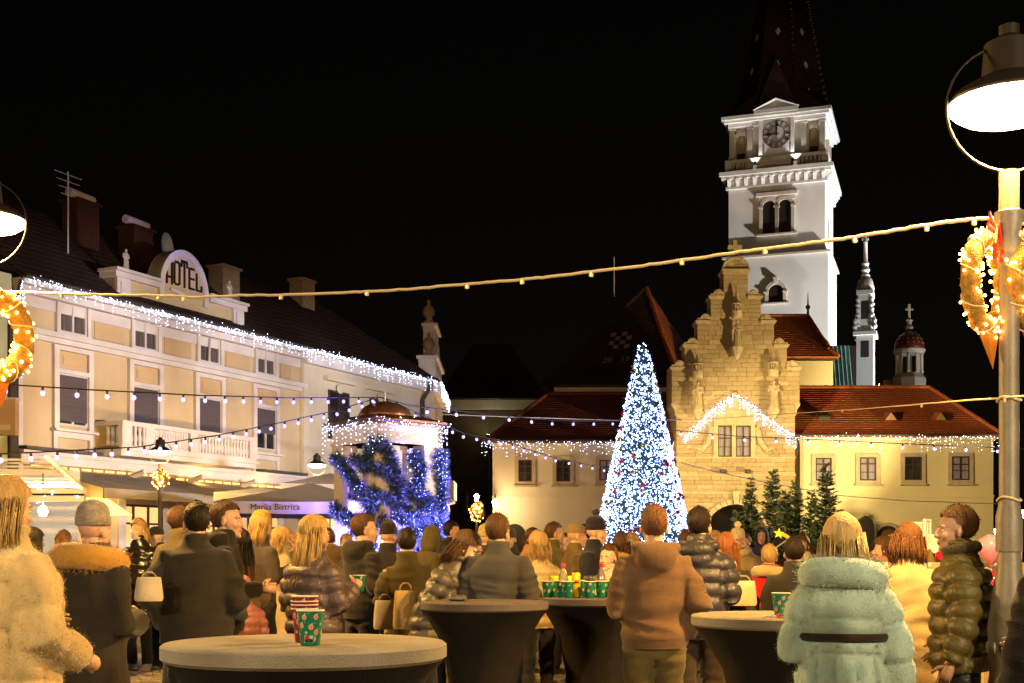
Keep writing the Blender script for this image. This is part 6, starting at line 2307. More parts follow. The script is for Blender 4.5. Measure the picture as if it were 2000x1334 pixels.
def sett(mb, c, z=0.0):
    h = random.uniform(.012, .022)
    g = .010
    a = w_ / 2 - g
    b = a - .016
    t1, t2 = random.uniform(-.004, .004), random.uniform(-.004, .004)
    mb.add([(c[0] - b, c[1] - b, h + t1), (c[0] + b, c[1] - b, h + t2), (c[0] + b, c[1] + b, h - t1), (c[0] - b, c[1] + b, h - t2),
            (c[0] - a, c[1] - a, .002), (c[0] + a, c[1] - a, .002), (c[0] + a, c[1] + a, .002), (c[0] - a, c[1] + a, .002)], [(0, 1, 2, 3)] + [(4 + i, 4 + (i + 1) % 4, (i + 1) % 4, i) for i in range(4)])


for c in cob[:300]:
    mb = MB()
    sett(mb, c)
    mb.build("cobble", m_cobble, ground)
mb = MB()
for c in cob[300:]:
    sett(mb, c)
tag(mb.build("far_cobbles", m_cobble, ground), kind="stuff")

# ------------------------------------------------------------------ rim folds of the stretch covers
# ================================================================== PEOPLE
PENDING = []   # (raw object, voxel, smooth iterations, post function)


def raw(mb, name, mats, parent, vox, it, post):
    o = mb.build(name, mats, parent)
    r = o.modifiers.new("r", 'REMESH')
    r.mode = 'VOXEL'
    r.voxel_size = vox
    if it:
        s = o.modifiers.new("s", 'SMOOTH')
        s.factor = .5
        s.iterations = it
    PENDING.append((o, post))
    return o


HEADS = {}


def head_raw(key, w=1.0, jaw=1.0, nose=1.0):
    m = MB()
    m.ell((0, -.012, .035), (.073 * w, .094, .086), 18, 12)
    m.ell((0, .028, -.02), (.060 * w, .062, .088), 16, 10)
    m.ell((0, .036, -.078), (.047 * w * jaw, .048, .038), 14, 8)
    m.ell((0, .074, -.100), (.022 * jaw, .018, .018), 10, 8)
    m.tube([(0, .085, .014), (0, .098, -.006), (0, .108 * nose ** .15, -.028), (0, .098, -.038)], [.008, .010, .0135, .012], 8)
    for s in (-1, 1):
        m.ell((s * .012, .097, -.033), (.009, .011, .008), 8, 6)
        m.ell((s * .036, .060, -.028), (.024, .024, .024), 10, 8)
        m.ell((s * .030, .078, .024), (.024, .013, .010), 10, 6)
        m.ell((s * .074 * w, -.010, -.008), (.010, .020, .032), 10, 8, rot=Matrix.Rotation(-.35 * s, 3, 'Z'))
    m.ell((0, .090, -.060), (.022, .010, .0065), 10, 6)
    m.ell((0, .088, -.070), (.020, .011, .0075), 10, 6)
    m.tube([(0, -.018, -.05), (0, -.03, -.12), (0, -.035, -.17)], [.052 * w, .053 * w, .060 * w], 14)
    o = raw(m, "head_tmp", [], None, .0062, 3, None)
    HEADS[key] = o


head_raw('m', 1.02, 1.06, .8)
head_raw('f', .97, .9, .7)


def hand_mesh(mb, W, d, side, m=0, curl=.7, s=1.0):
    """palm and five separate bent fingers leaving the wrist W along d"""
    d = d.normalized()
    inw = Vector((-side, .25, 0))
    n = (inw - d * inw.dot(d)).normalized()      # palm faces inward
    b = d.cross(n).normalized() * (1 if side > 0 else -1)   # thumb side
    if b.z < 0 and abs(d.z) < .8:
        b = -b
    P0 = W
    mb.tube([P0 - d * .02, P0 + d * .02, P0 + d * .06, P0 + d * .092], [(.022 * s, .028 * s), (.018 * s, .034 * s), (.017 * s, .041 * s), (.013 * s, .038 * s)] if False else [.026 * s, .032 * s, .037 * s, .032 * s], 8, m)
    for i, (o, L, r) in enumerate(((.030, .072, .0088), (.010, .082, .0092), (-.010, .076, .0088), (-.029, .060, .0078))):
        p = P0 + d * .085 * s + b * o * s
        c = curl * (1 + .12 * i)
        pts = [p - d * .02, p]
        dd = d.copy()
        for k in range(3):
            dd = (dd * math.cos(c * .55) + n * math.sin(c * .55)).normalized()
            pts.append(pts[-1] + dd * L * s * (.45, .33, .24)[k])
        mb.tube(pts, [r * s * 1.05, r * s * 1.05, r * s, r * s * .9, r * s * .7], 6, m)
    p = P0 + d * .025 * s + b * .030 * s
    t1 = (b * .7 + d * .6 + n * .35).normalized()
    t2 = (b * .25 + d * .8 + n * .55).normalized()
    mb.tube([p - b * .02, p, p + t1 * .034 * s, p + t1 * .034 * s + t2 * .03 * s, p + t1 * .034 * s + t2 * .052 * s], [.012 * s, .0125 * s, .011 * s, .010 * s, .007 * s], 6, m)


def wav(P, seed, freq, n=7):
    """cheap smooth noise of n random waves"""
    g = np.random.default_rng(seed)
    out = np.zeros(len(P))
    for _ in range(n):
        k = g.normal(size=3) * freq
        out += np.sin(P @ k + g.uniform(0, 6.28))
    return out / n


def creases(P, seed, freq):
    a = wav(P, seed, freq * np.array([1, 1, 1]))
    Q = P + .05 * np.stack([wav(P, seed + 1, 9, 4), wav(P, seed + 2, 9, 4), wav(P, seed + 3, 9, 4)], 1)
    b = wav(Q, seed + 4, np.array([6, 6, 26]), 8)
    return .5 * a + (1 - np.abs(b) * 3.0)


SKINS = [(.55, .33, .22), (.60, .37, .26), (.50, .29, .19), (.62, .42, .31)]
_sk = {}


def skin_m(i):
    i %= len(SKINS)
    if i not in _sk:
        c = SKINS[i]
        _sk[i] = MAT("skin", tuple(x * .88 for x in c), .5, c, 12, .15, 120, spec=.35)
    return _sk[i]


m_eye = MAT("eye_white", (.65, .62, .58), .2)
m_iris = MAT("iris", (.05, .03, .02), .15)
m_lip = MAT("lip", (.42, .17, .13), .45)
m_sole = MAT("white_sole", (.55, .5, .42), .6)
m_leather = MAT("black_leather", (.018, .016, .015), .38, (.03, .027, .025), 6, .4, 45, spec=.5)

ARMS = {
    'down': ((.255, -.02, 1.13), (.27, .06, .90)),
    'front': ((.232, -.03, 1.13), (.10, .26, 1.15)),
    'cup': ((.235, .0, 1.13), (.13, .27, 1.26)),
    'pocket': ((.258, -.06, 1.14), (.21, .09, .97)),
    'phone': ((.24, .10, 1.15), (.09, .33, 1.36)),
    'cross': ((.24, .0, 1.14), (-.04, .22, 1.17)),
    'face': ((.25, .12, 1.16), (.08, .17, 1.46)),
    'carry': ((.262, -.03, 1.12), (.22, .20, 1.02)),
}
NPERSON = [0]
m_cupheld = None


m_screen = EMIT("phone_screen", (.6, .75, 1.0), 1.1)


def held(label, t, loc, yaw, arms, s, pose):
    """phone or cup standing in the raised hand: a thing of its own"""
    short = " ".join(label.split()[:9])
    for i, sg in enumerate((-1, 1)):
        w = ARMS[arms[i]][1]
        if arms[i] == 'phone':
            q = pose(np.array([[sg * (w[0] - .02), w[1] + .075, w[2] + .085]]))[0]
        elif arms[i] == 'cup':
            q = pose(np.array([[sg * (w[0] - .03), w[1] + .085, w[2] - .03]]))[0]
        else:
            continue
        p = Matrix.Rotation(math.radians(yaw), 3, 'Z') @ Vector(q) + Vector((loc.x, loc.y, 0))
        if arms[i] == 'phone':
            p_ = thing("phone", "phone in the hand of the " + short, "phone", p, math.radians(yaw), group="phones held in the crowd")
            MB().bx(-.037, .037, .0, .009, -.075, .075).build("phone_body", m_black, p_)
            MB().bx(-.034, .034, -.002, -.0005, -.07, .07).build("screen", m_screen, p_)
            break
        c_ = cup("green cup in the hand of the " + short, p, m_cupg, detail=2, group="cups held in the crowd", seed=len(label), rz=yaw)


def person(label, px, pytop, Y, yaw, top='plain', c=(.03, .03, .03), leg=(.02, .02, .025), hair='short', hc=(.05, .03, .015), sex='m', arms=('front', 'front'),
           hem=None, bulk=1.0, lean=0.0, turn=0.0, hat=None, hatc=(.03, .03, .03), collar=None, collarc=(.4, .2, .05), skin=0, stride=0.0, near=False, height=None, kind=None,
           shoes=(.02, .02, .02), belt=None, shirt=None, side=0.0):
    NPERSON[0] += 1
    sd = NPERSON[0] * 17
    rg = random.Random(sd)
    H = height if height else CAMZ + (1085 - pytop) / FPX * Y
    s = H / 1.76
    loc = PT(px, 1085, Y)
    t = thing("person", label, "person", (loc.x, Y, 0), math.radians(yaw))
    fem = sex == 'f'
    V = Vector
    vox = .019 if near else .026
    sh = .185 if not fem else .168
    J = {}
    for i, sg in enumerate((-1, 1)):
        S = V((sg * (sh - .012), -.005, 1.405))
        e, w = ARMS[arms[i]]
        J[sg] = (S, V((sg * e[0] * (1 if not fem else .95), e[1], e[2])), V((sg * w[0], w[1], w[2])))
    L = {}
    for sg in (-1, 1):
        st = stride * sg
        L[sg] = (V((sg * .092, 0, .90)), V((sg * .10, .03 + .14 * st, .48)), V((sg * .10, -.015 + .26 * st, .085)))
    hw, dp = (.185, .128) if not fem else (.172, .122)
    head_c = V((0, .028, 1.618))
    la, tn = math.radians(lean), math.radians(turn)

    def pose(P):
        """bend at the waist, in metres of the unscaled figure"""
        if la or side:
            z = P[:, 2]
            k = np.clip((z - .92) / .35, 0, 1)
            ang = la * k * k * (3 - 2 * k)
            y, zz = P[:, 1].copy(), z - .95
            up = z > .92
            c_, s_ = np.cos(ang), np.sin(ang)
            P[:, 1] = np.where(up, y * c_ + zz * s_, y)
            P[:, 2] = np.where(up, .95 + zz * c_ - y * s_, z)
        if side:
            z = P[:, 2]
            P[:, 0] += side * np.clip(z - .9, 0, 1) ** 1.3
        return P * s

    if abs(yaw) > 24 or 'phone' in arms:
        held(label, t, loc, yaw, arms, s, pose)
    # --- body (one continuous mesh) ---
    b = MB()
    b.loft([(0, 0, .84, .12, .09), (0, 0, .95, .145, .10), (0, 0, 1.1, .125, .085), (0, 0, 1.28, .15, .10), (0, 0, 1.40, .145, .085), (0, 0, 1.46, .07, .065), (0, 0, 1.50, .058, .058)], 14)
    b.tube([(0, -.008, 1.44), (0, .0, 1.52), (0, .012, 1.60)], [.062, .055, .05], 12)
    for sg in (-1, 1):
        S, E, W = J[sg]
        b.tube([S * 1.0, E, W], [.05, .038, .027], 8)
        h_, k_, a_ = L[sg]
        b.tube([h_, k_, a_, a_ - V((0, 0, .05))], [.075, .05, .04, .04], 8)
        b.tube([a_ + V((0, -.04, -.045)), a_ + V((0, .05, -.05)), a_ + V((0, .15, -.06))], [.035, .036, .028], 8)
    sk = skin_m(skin)
    hkey = 'f' if fem else 'm'
    hs = 1.0 if not fem else .96

    def body_post(o, v, f):
        me_h = HEADS[hkey].data
        hv = np.zeros(len(me_h.vertices) * 3)
        me_h.vertices.foreach_get("co", hv)
        hv = hv.reshape(-1, 3) * hs
        c_, s_ = math.cos(tn), math.sin(tn)

        def put(q):
            q = q.copy()
            k = np.clip((q[:, 2] + .13) / .1, 0, 1)
            x = q[:, 0] * (1 + k * (c_ - 1)) - q[:, 1] * s_ * k
            y = q[:, 1] * (1 + k * (c_ - 1)) + q[:, 0] * s_ * k
            q[:, 0], q[:, 1] = x, y
            return q + np.array(head_c)
        hf = [tuple(p.vertices) for p in me_h.polygons]
        n0 = len(v)
        lipm = [2 if (abs(hv[p[0]][0]) < .019 and -.075 < hv[p[0]][2] / hs < -.054 and hv[p[0]][1] / hs > .088) else 0 for p in hf]
        V_ = [pose(v), pose(put(hv))]
        F_ = list(f) + [tuple(i + n0 for i in p) for p in hf]
        M_ = [0] * len(f) + lipm
        n0 += len(hv)
        ex = MB()
        for sg in (-1, 1):
            ex.ell((sg * .030, .0745, .0015), (.0125, .0115, .0070), 8, 6, 1)
            ex.ell((sg * .030, .0815, .0015), (.0055, .0050, .0055), 8, 6, 3)
            ex.tube([(sg * .014, .0885, .021), (sg * .030, .0885, .027), (sg * .046, .074, .022)], [.003, .004, .0025], 5, 4)
        ev = np.array(ex.v) * hs
        V_.append(pose(put(ev)))
        F_ += [tuple(i + n0 for i in p) for p in ex.f]
        M_ += ex.m
        n0 += len(ev)
        hm = MB()
        for sg in (-1, 1):
            S, E, W = J[sg]
            hand_mesh(hm, W, (W - E), sg, 0, .95 if arms[0 if sg < 0 else 1] in ('front', 'cup', 'phone', 'cross') else .5, .95)
        V_.append(pose(np.array(hm.v)))
        F_ += [tuple(i + n0 for i in p) for p in hm.f]
        M_ += [0] * len(hm.f)
        return np.concatenate(V_), F_, M_

    raw(b, "body", [sk, m_eye, m_lip, m_iris, CLOTH(hc, 'hair')], t, .022, 2, body_post)

    # --- trousers ---
    tr = MB()
    lk = 1.0 if not fem else .94
    tr.loft([(0, 0, .83, .14, .10), (0, 0, .92, .165, .118), (0, 0, 1.02, .155, .112), (0, 0, 1.06, .15, .108)], 14)
    for sg in (-1, 1):
        h_, k_, a_ = L[sg]
        tr.tube([h_ + V((0, 0, .02)), (h_ + k_) / 2, k_, (k_ + a_) / 2, a_ + V((0, .0, .0)), a_ - V((0, 0, .02))], [.098 * lk, .086 * lk, .070 * lk, .067 * lk, .062 * lk, .064 * lk], 12)

    def tr_post(o, v, f):
        nz = creases(v, sd + 50, 8)
        kk = np.exp(-((v[:, 2] - .48) / .13) ** 2) + np.exp(-((v[:, 2] - .14) / .1) ** 2) + .35 + .8 * np.exp(-((v[:, 2] - .85) / .1) ** 2)
        nrm = normals(v, f)
        v = v + nrm * (nz * .011 * kk)[:, None]
        return pose(v), f, None
    legm = m_leather if leg == 'leather' else CLOTH(leg)
    if not (hem is not None and hem < .3):
        raw(tr, "trousers", [legm], t, .02 if near else .028, 2, tr_post)
    for sg in (-1, 1):
        a_ = L[sg][2]
        shp = MB()
        shp.loft([(a_.x, a_.y + .045, a_.z - .083, .048, .135), (a_.x, a_.y + .045, a_.z - .062, .050, .137), (a_.x, a_.y + .042, a_.z - .061, .045, .13), (a_.x, a_.y + .03, a_.z - .03, .043, .11), (a_.x, a_.y - .005, a_.z + .0, .045, .06), (a_.x, a_.y - .01, a_.z + .05, .047, .052)], 14)
        shp.m = [1 if i < 14 else 0 for i in range(len(shp.f))]
        shp.v = [tuple(Vector(v) * s) for v in shp.v]
        shp.build("shoe", [CLOTH(shoes), m_sole if shoes == (.5, .5, .5) else CLOTH(shoes)], t, smooth=True)

    # --- top garment ---
    long_ = top in ('coat', 'fur', 'furlong')
    hz_ = hem if hem is not None else {'plain': .86, 'hoodie': .93, 'puffer': .84, 'shiny': .6, 'coat': .55, 'fur': .62, 'furlong': .5}[top]
    bk = bulk * {'plain': 1.0, 'hoodie': 1.04, 'puffer': 1.12, 'shiny': 1.12, 'coat': 1.06, 'fur': 1.25, 'furlong': 1.22}[top]
    j = MB()
    secs = []
    if hz_ < .80:
        fl = 1.0 + (.80 - hz_) * .55
        secs += [(0, 0, hz_, hw * 1.08 * bk * fl, dp * 1.16 * bk * fl), (0, 0, .85, hw * 1.05 * bk, dp * 1.12 * bk)]
    else:
        secs += [(0, 0, hz_, hw * .98 * bk, dp * 1.05 * bk)]
    wst = .93 if belt else 1.0
    secs += [(0, 0, .98, hw * 1.0 * bk, dp * 1.1 * bk), (0, 0, 1.09, hw * .97 * bk * wst, dp * 1.05 * bk * wst), (0, 0, 1.24, hw * 1.05 * bk, dp * 1.08 * bk), (0, -.005, 1.35, hw * 1.06 * bk, dp * 1.02 * bk),
             (0, -.008, 1.42, hw * .86 * bk, dp * .86 * bk), (0, -.005, 1.465, hw * .52 * bk, dp * .72), (0, .0, 1.50, .085 * (bk if long_ else 1), .084), (0, .010, 1.562 if top != 'hoodie' else 1.51, .080 * (bk if long_ else 1), .082)]
    j.loft(secs, 18)
    for sg in (-1, 1):
        S, E, W = J[sg]
        r1, r2, r3 = .076 * bk, .062 * bk, .050 * bk
        if fem:
            r1, r2, r3 = r1 * .94, r2 * .94, r3 * .95
        d_ = (W - E).normalized()
        S0 = V((S.x * .55, S.y, S.z - .02))
        j.tube([S0, S - V((sg * .012, 0, .022)), S.lerp(E, .45), E, E.lerp(W, .5), W - d_ * .012], [r1 * .9, r1, r1 * .93, r2 * 1.04, r2 * .95, r3], 12)
    if top == 'hoodie' or hair == 'hood' or (top in ('plain', 'puffer') and hair == 'short' and not collar and rg.random() < .4):
        # thrown back hood
        j.ell((0, -.11, 1.44), (.125, .07, .10), 12, 8)
        j.tube([(-.10, .02, 1.50), (-.12, -.06, 1.50), (0, -.13, 1.49), (.12, -.06, 1.50), (.10, .02, 1.50)], .038, 8)

    def j_post(o, v, f):
        nrm = normals(v, f)
        if top in ('puffer', 'shiny', 'fur', 'furlong'):
            pitch = {'puffer': .095, 'shiny': .09, 'fur': .16, 'furlong': .19}[top]
            amp = {'puffer': .027, 'shiny': .024, 'fur': .036, 'furlong': .028}[top]
            # nearest arm?
            par = v[:, 2].copy()
            best = np.full(len(v), 1e9)
            arm = np.zeros(len(v), bool)
            for sg in (-1, 1):
                S, E, W = [np.array(q) for q in J[sg]]
                base = 0
                for A, B in ((S, E), (E, W)):
                    ab = B - A
                    l_ = np.linalg.norm(ab)
                    tt = np.clip(((v - A) @ ab) / l_ ** 2, 0, 1)
                    dd = np.linalg.norm(v - A - tt[:, None] * ab, axis=1)
                    ok = (dd < .085 * bk) & (dd < best) & (np.abs(v[:, 0]) > sh * .80)
                    par = np.where(ok, base + tt * l_, par)
                    best = np.where(ok, dd, best)
                    arm |= ok
                    base += l_
            par = par + .006 * wav(v, sd, 8)
            q = np.abs(np.sin(np.pi * par / pitch)) ** (.55 if top in ('puffer', 'shiny') else .42)
            off = amp * (q - .75)
            if top in ('fur', 'furlong'):
                an = np.arctan2(v[:, 1], v[:, 0])
                low = (v[:, 2] < 1.16) & ~arm
                qa = np.abs(np.sin(an * 5.5 + .4)) ** .4
                off = np.where(arm, off * .6, off)
                off = np.where(low, amp * 1.25 * (np.minimum(q, qa) - .72), off)
                off = off + .003 * wav(v, sd + 9, 50, 9)
            else:
                off = off + .0028 * (creases(v, sd + 3, 14) - .4) + .003 * wav(v, sd + 5, 40)
            v = v + nrm * off[:, None]
        else:
            nz = creases(v, sd + 3, 7)
            k = .45 + np.exp(-((v[:, 2] - 1.1) / .14) ** 2) + (np.abs(v[:, 0]) > sh) * .6
            v = v + nrm * (nz * (.0115 if near else .008) * k + .004 * wav(v, sd + 8, 16))[:, None]
        if belt:
            k = np.exp(-((v[:, 2] - 1.20) / .04) ** 2) * (np.abs(v[:, 0]) < hw * 1.05 * bk)
            v[:, 0] *= 1 - .10 * k
            v[:, 1] *= 1 - .2 * k
        if top in ('fur', 'furlong') and near:
            g = np.random.default_rng(sd + 40)
            k = g.integers(0, len(v), 24000)
            p = v[k] + g.normal(size=(len(k), 3)) * .006
            d_ = nrm[k] + g.normal(size=(len(k), 3)) * .22 + np.array((0, 0, -.5))
            d_ /= np.linalg.norm(d_, axis=1)[:, None]
            sv = np.cross(d_, g.normal(size=(len(k), 3)))
            sv *= .0017 / np.linalg.norm(sv, axis=1)[:, None]
            tri = np.concatenate([p - sv, p + sv, p + d_ * g.uniform(.003, .008, size=(len(k), 1))])
            n0 = len(v)
            m = len(k)
            f = list(f) + [(n0 + i, n0 + m + i, n0 + 2 * m + i) for i in range(m)]
            v = np.concatenate([v, tri])
        return pose(v), f, None

    ck = kind or {'plain': 'cloth', 'hoodie': 'cloth', 'puffer': 'nylon', 'shiny': 'gloss', 'coat': 'cloth', 'fur': 'fur', 'furlong': 'fur'}[top]
    nm = {'plain': 'jacket', 'hoodie': 'hoodie', 'puffer': 'puffer_jacket', 'shiny': 'puffer_coat', 'coat': 'coat', 'fur': 'fur_coat', 'furlong': 'fur_coat'}[top]
    raw(j, nm, [CLOTH(c, ck)], t, .0125 if near and top in ('puffer', 'shiny', 'fur', 'furlong') else .02 if top in ('puffer', 'shiny') else .016 if near else vox, 2, j_post)
    if belt:
        bm = MB()
        n_ = 32
        bm.tube([((hw * .99 * bk) * math.cos(2 * PI * k / n_), (dp * .96 * bk) * math.sin(2 * PI * k / n_), 1.20) for k in range(n_)], [(.012, .020)] * n_, 6, closed=True)
        bm.v = [tuple(q) for q in pose(np.array(bm.v))]
        bm.build("belt", CLOTH(belt), t, smooth=True)
    if top == 'hoodie':
        wb = MB()
        wb.loft([(0, 0, hz_ - .035, hw * .99 * bk, dp * 1.06 * bk), (0, 0, hz_ + .015, hw * 1.03 * bk, dp * 1.11 * bk)], 24)
        wb.v = [tuple(q) for q in pose(np.array(wb.v))]
        wb.build("waistband", CLOTH(tuple(x * .8 for x in c)), t, smooth='auto')

    # --- head wear, hair, collars follow the turned head ---
    Rt = Matrix.Rotation(tn, 3, 'Z')

    def onhead(v, noise=0.0, nf=40, stretch=1.0):
        v = np.array(v) * hs
        if noise:
            r_ = v / (np.linalg.norm(v, axis=1)[:, None] + 1e-6)
            Q = v.copy()
            Q[:, 2] *= stretch
            v = v + r_ * (noise * wav(Q, sd + 21, nf, 9))[:, None]
        v = v @ np.array(Rt).T + np.array(head_c)
        return pose(v)

    if hair in ('short', 'long', 'bun', 'mid') and hat is None or (hair in ('long', 'mid') and hat):
        h = MB()
        vol = 1.0 if hair == 'short' else 1.10
        seg, rings = 28, 18
        rx, ry, rz = .084 * vol, .111 * vol, .103 * vol
        c0 = np.array((0, -.019, .044))
        keep = {}
        for jx in range(rings + 1):
            th = -PI / 2 + PI * jx / rings
            for i in range(seg):
                a = 2 * PI * i / seg
                keep[(jx, i)] = c0 + np.array((rx * math.cos(th) * math.cos(a), ry * math.cos(th) * math.sin(a), rz * math.sin(th)))
        idx = {}
        vs, fs = [], []

        def ok(p):
            x, y, z = p
            if y > .02:
                return z > (.078 if hair == 'short' else .066) + (y - .03) * .12 - abs(x) * .15
            if y > -.015:
                return z > .028 - (0 if hair == 'short' else .05)
            return z > (-.088 if hair == 'short' else -.055)
        for (jx, i), p in keep.items():
            if ok(p):
                idx[(jx, i)] = len(vs)
                vs.append(p)
        for jx in range(rings):
            for i in range(seg):
                k4 = [(jx, i), (jx, (i + 1) % seg), (jx + 1, (i + 1) % seg), (jx + 1, i)]
                kk = [q for q in k4 if q in idx]
                if len(kk) >= 3:
                    fs.append(tuple(idx[q] for q in kk))
        hm = MB()
        hm.add(onhead(vs, .004 if hair == 'short' else .006, 55, .35), fs)
        if hair == 'short':
            # cropped tufts that break the edge
            g = np.random.default_rng(sd)
            pts = [vs[k] for k in g.integers(0, len(vs), 260)]
            tv, tf = [], []
            for p in pts:
                d_ = (p - c0) / np.linalg.norm(p - c0) + g.normal(size=3) * .5
                d_ = d_ / np.linalg.norm(d_)
                sdv = np.cross(d_, g.normal(size=3))
                sdv = sdv / np.linalg.norm(sdv) * .003
                n_ = len(tv)
                tv += [p * 1.0 - sdv, p + sdv, p + d_ * .014]
                tf.append((n_, n_ + 1, n_ + 2))
            hm.add(onhead(tv), tf)
        if hair in ('long', 'mid'):
            ln = -.34 if hair == 'long' else -.17
            fall = MB()
            fall.loft([(0, -.045, ln, .075, .028), (0, -.072, ln * .75, .105, .048), (0, -.066, ln * .5, .110, .060), (0, -.045, -.05, .098, .070), (0, -.03, .03, .088, .080), (0, -.02, .09, .06, .07)], 26)
            fv = np.array(fall.v)
            an = np.arctan2(fv[:, 1] + .05, fv[:, 0])
            g = 1 + .05 * np.sin(an * 17 + 4 * wav(fv, sd, 12)) * np.clip((.08 - fv[:, 2]) / .15, 0, 1)
            fv[:, 0] *= g
            fv[:, 1] = -.05 + (fv[:, 1] + .05) * g - np.clip(-fv[:, 2] - .12, 0, 1) * .28
            hm.add(onhead(fv), fall.f)
            # loose locks
            gg = np.random.default_rng(sd + 2)
            lk_ = MB()
            for _ in range(170 if near else 70):
                a = gg.uniform(PI * .95, PI * 2.05)
                r0 = gg.uniform(.95, 1.16)
                top_ = V((.095 * r0 * math.cos(a), -.03 + .085 * r0 * math.sin(a), gg.uniform(-.02, .06)))
                le = ln * gg.uniform(.75, 1.12)
                m_ = V((top_.x * 1.15, top_.y - .03, top_.z + (le - top_.z) * .5))
                e_ = V((top_.x * gg.uniform(.8, 1.25), top_.y - .02 - .28 * max(0, -le - .12), le))
                lk_.tube([top_, m_, e_], [.0045, .004, .0008], 3)
            hm.add(onhead(np.array(lk_.v)), lk_.f)
        if hair == 'bun':
            bb = MB().ell((0, -.12, .06), (.045, .04, .045), 12, 8)
            hm.add(onhead(np.array(bb.v), .004, 60), bb.f)
        hm.build("hair", CLOTH(hc, 'hair'), t, smooth=True)
    if hat == 'beanie':
        h = MB()
        h.lathe([(.088, .032), (.094, .04), (.095, .075), (.088, .085), (.090, .10), (.080, .135), (.055, .162), (.02, .175), (.004, .176)], (0, -.012, 0), 24, sx=.93, sy=1.14)
        vv = onhead(np.array(h.v), .003, 30)
        hb_ = MB()
        hb_.add(vv, h.f)
        hb_.build("beanie", CLOTH(hatc, 'knit'), t, smooth=True)
        if hair == 'pom':
            pm = MB().ell((0, -.015, .205), (.042, .042, .040), 12, 8)
            q = MB()
            q.add(onhead(np.array(pm.v), .006, 80), pm.f)
            q.build("pompom", CLOTH(tuple(min(1, x * 1.3) for x in hatc), 'fur'), t, smooth=True)
    elif hat == 'cap':
        h = MB()
        h.lathe([(.086, .04), (.088, .06), (.082, .10), (.06, .132), (.02, .145), (.004, .146)], (0, -.012, 0), 22, sx=.93, sy=1.14)
        h.add([(-.07, .075, .05), (.07, .075, .05), (.055, .155, .035), (0, .175, .032), (-.055, .155, .035), (-.07, .075, .042), (.07, .075, .042), (.055, .155, .027), (0, .175, .024), (-.055, .155, .027)], [(0, 1, 2, 3, 4), (9, 8, 7, 6, 5), (1, 6, 7, 2), (2, 7, 8, 3), (3, 8, 9, 4), (4, 9, 5, 0)])
        q = MB()
        q.add(onhead(np.array(h.v)), h.f)
        q.build("cap", CLOTH(hatc), t, smooth='auto')
    elif hat == 'hood':
        h = MB()
        secs_ = [(0, -.03, -.16, .105, .10), (0, -.035, -.08, .11, .115), (0, -.03, .0, .108, .12), (0, -.03, .07, .10, .115), (0, -.035, .115, .075, .09), (0, -.045, .145, .035, .05), (0, -.05, .155, .008, .01)]
        h.loft(secs_, 26)
        fv = np.array(h.v)
        # open the face side
        front = (fv[:, 1] > .045)
        fv[front, 1] = .045 + (fv[front, 1] - .045) * .12
        ff = [f for f in h.f if not (len(f) == 4 and all(h.v[i][1] > .062 and -.13 < h.v[i][2] < .075 for i in f))]
        q = MB()
        q.add(onhead(fv, .004, 18), ff)
        rim_ = MB()
        rim_.tube([(.088 * math.sin(a), .052 + .012 * math.cos(a), -.03 + .115 * math.cos(a)) for a in [2 * PI * k / 22 for k in range(22)]], .018 if collar == 'fur' else .009, 6, closed=True)
        q.add(onhead(np.array(rim_.v)), rim_.f)
        q.build("hood", CLOTH(hatc), t, smooth=True)
    if collar:
        cl = MB()
        R_, r_ = {'fur': (.125, .058), 'scarf': (.088, .038), 'stand': (.085, .03), 'big': (.135, .070)}[collar]
        n_ = 30
        zc_ = {'fur': 1.475, 'scarf': 1.50, 'stand': 1.515, 'big': 1.475}[collar]
        cl.tube([(R_ * math.cos(2 * PI * k / n_), R_ * .88 * math.sin(2 * PI * k / n_) - .01, zc_ + .018 * math.sin(2 * PI * k / n_ + 3.6)) for k in range(n_)], r_, 12, closed=True)
        v_ = np.array(cl.v)
        if collar in ('fur', 'big'):
            nn = v_ - np.array((0, 0, zc_))
            nn = nn / (np.linalg.norm(nn, axis=1)[:, None] + 1e-6)
            v_ = v_ + nn * (.009 * wav(v_, sd + 31, 45, 9))[:, None]
        else:
            nn = v_ - np.array((0, 0, zc_))
            nn = nn / (np.linalg.norm(nn, axis=1)[:, None] + 1e-6)
            v_ = v_ + nn * (.008 * creases(v_, sd + 33, 20))[:, None]
        if collar in ('fur', 'big'):
            # fur tips standing off the surface
            g = np.random.default_rng(sd + 7)
            tv, tf = [], []
            for k in g.integers(0, len(v_), 3500 if near else 500):
                a = 2 * PI * (k // 12) / n_
                c_ = np.array((R_ * math.cos(a), R_ * .88 * math.sin(a), zc_))
                d_ = v_[k] - c_
                d_ = d_ / (np.linalg.norm(d_) + 1e-6) + g.normal(size=3) * .55
                sv = np.cross(d_, g.normal(size=3))
                sv = sv / np.linalg.norm(sv) * .0016
                n__ = len(tv)
                v0_ = v_[k] + g.normal(size=3) * .008
                tv += [v0_ - sv, v0_ + sv, v0_ + d_ * .013]
                tf.append((n__, n__ + 1, n__ + 2))
            cl.v = [tuple(q) for q in pose(np.concatenate([v_, np.array(tv)]))]
            n0 = len(v_)
            cl.f += [tuple(i + n0 for i in f) for f in tf]
        else:
            cl.v = [tuple(q) for q in pose(v_)]
        q = MB()
        q.add(cl.v, cl.f)
        q.build({'fur': "fur_collar", 'scarf': "scarf", 'stand': "collar", 'big': "fur_collar"}[collar], CLOTH(collarc, 'fur' if collar in ('fur', 'big') else 'knit'), t, smooth=True)
    return t


def normals(v, f):
    F = np.array([q for q in f if len(q) == 4])
    n = np.zeros_like(v)
    a = v[F[:, 2]] - v[F[:, 0]]
    b_ = v[F[:, 3]] - v[F[:, 1]]
    fn = np.cross(a, b_)
    for k in range(4):
        np.add.at(n, F[:, k], fn)
    return n / (np.linalg.norm(n, axis=1)[:, None] + 1e-12)


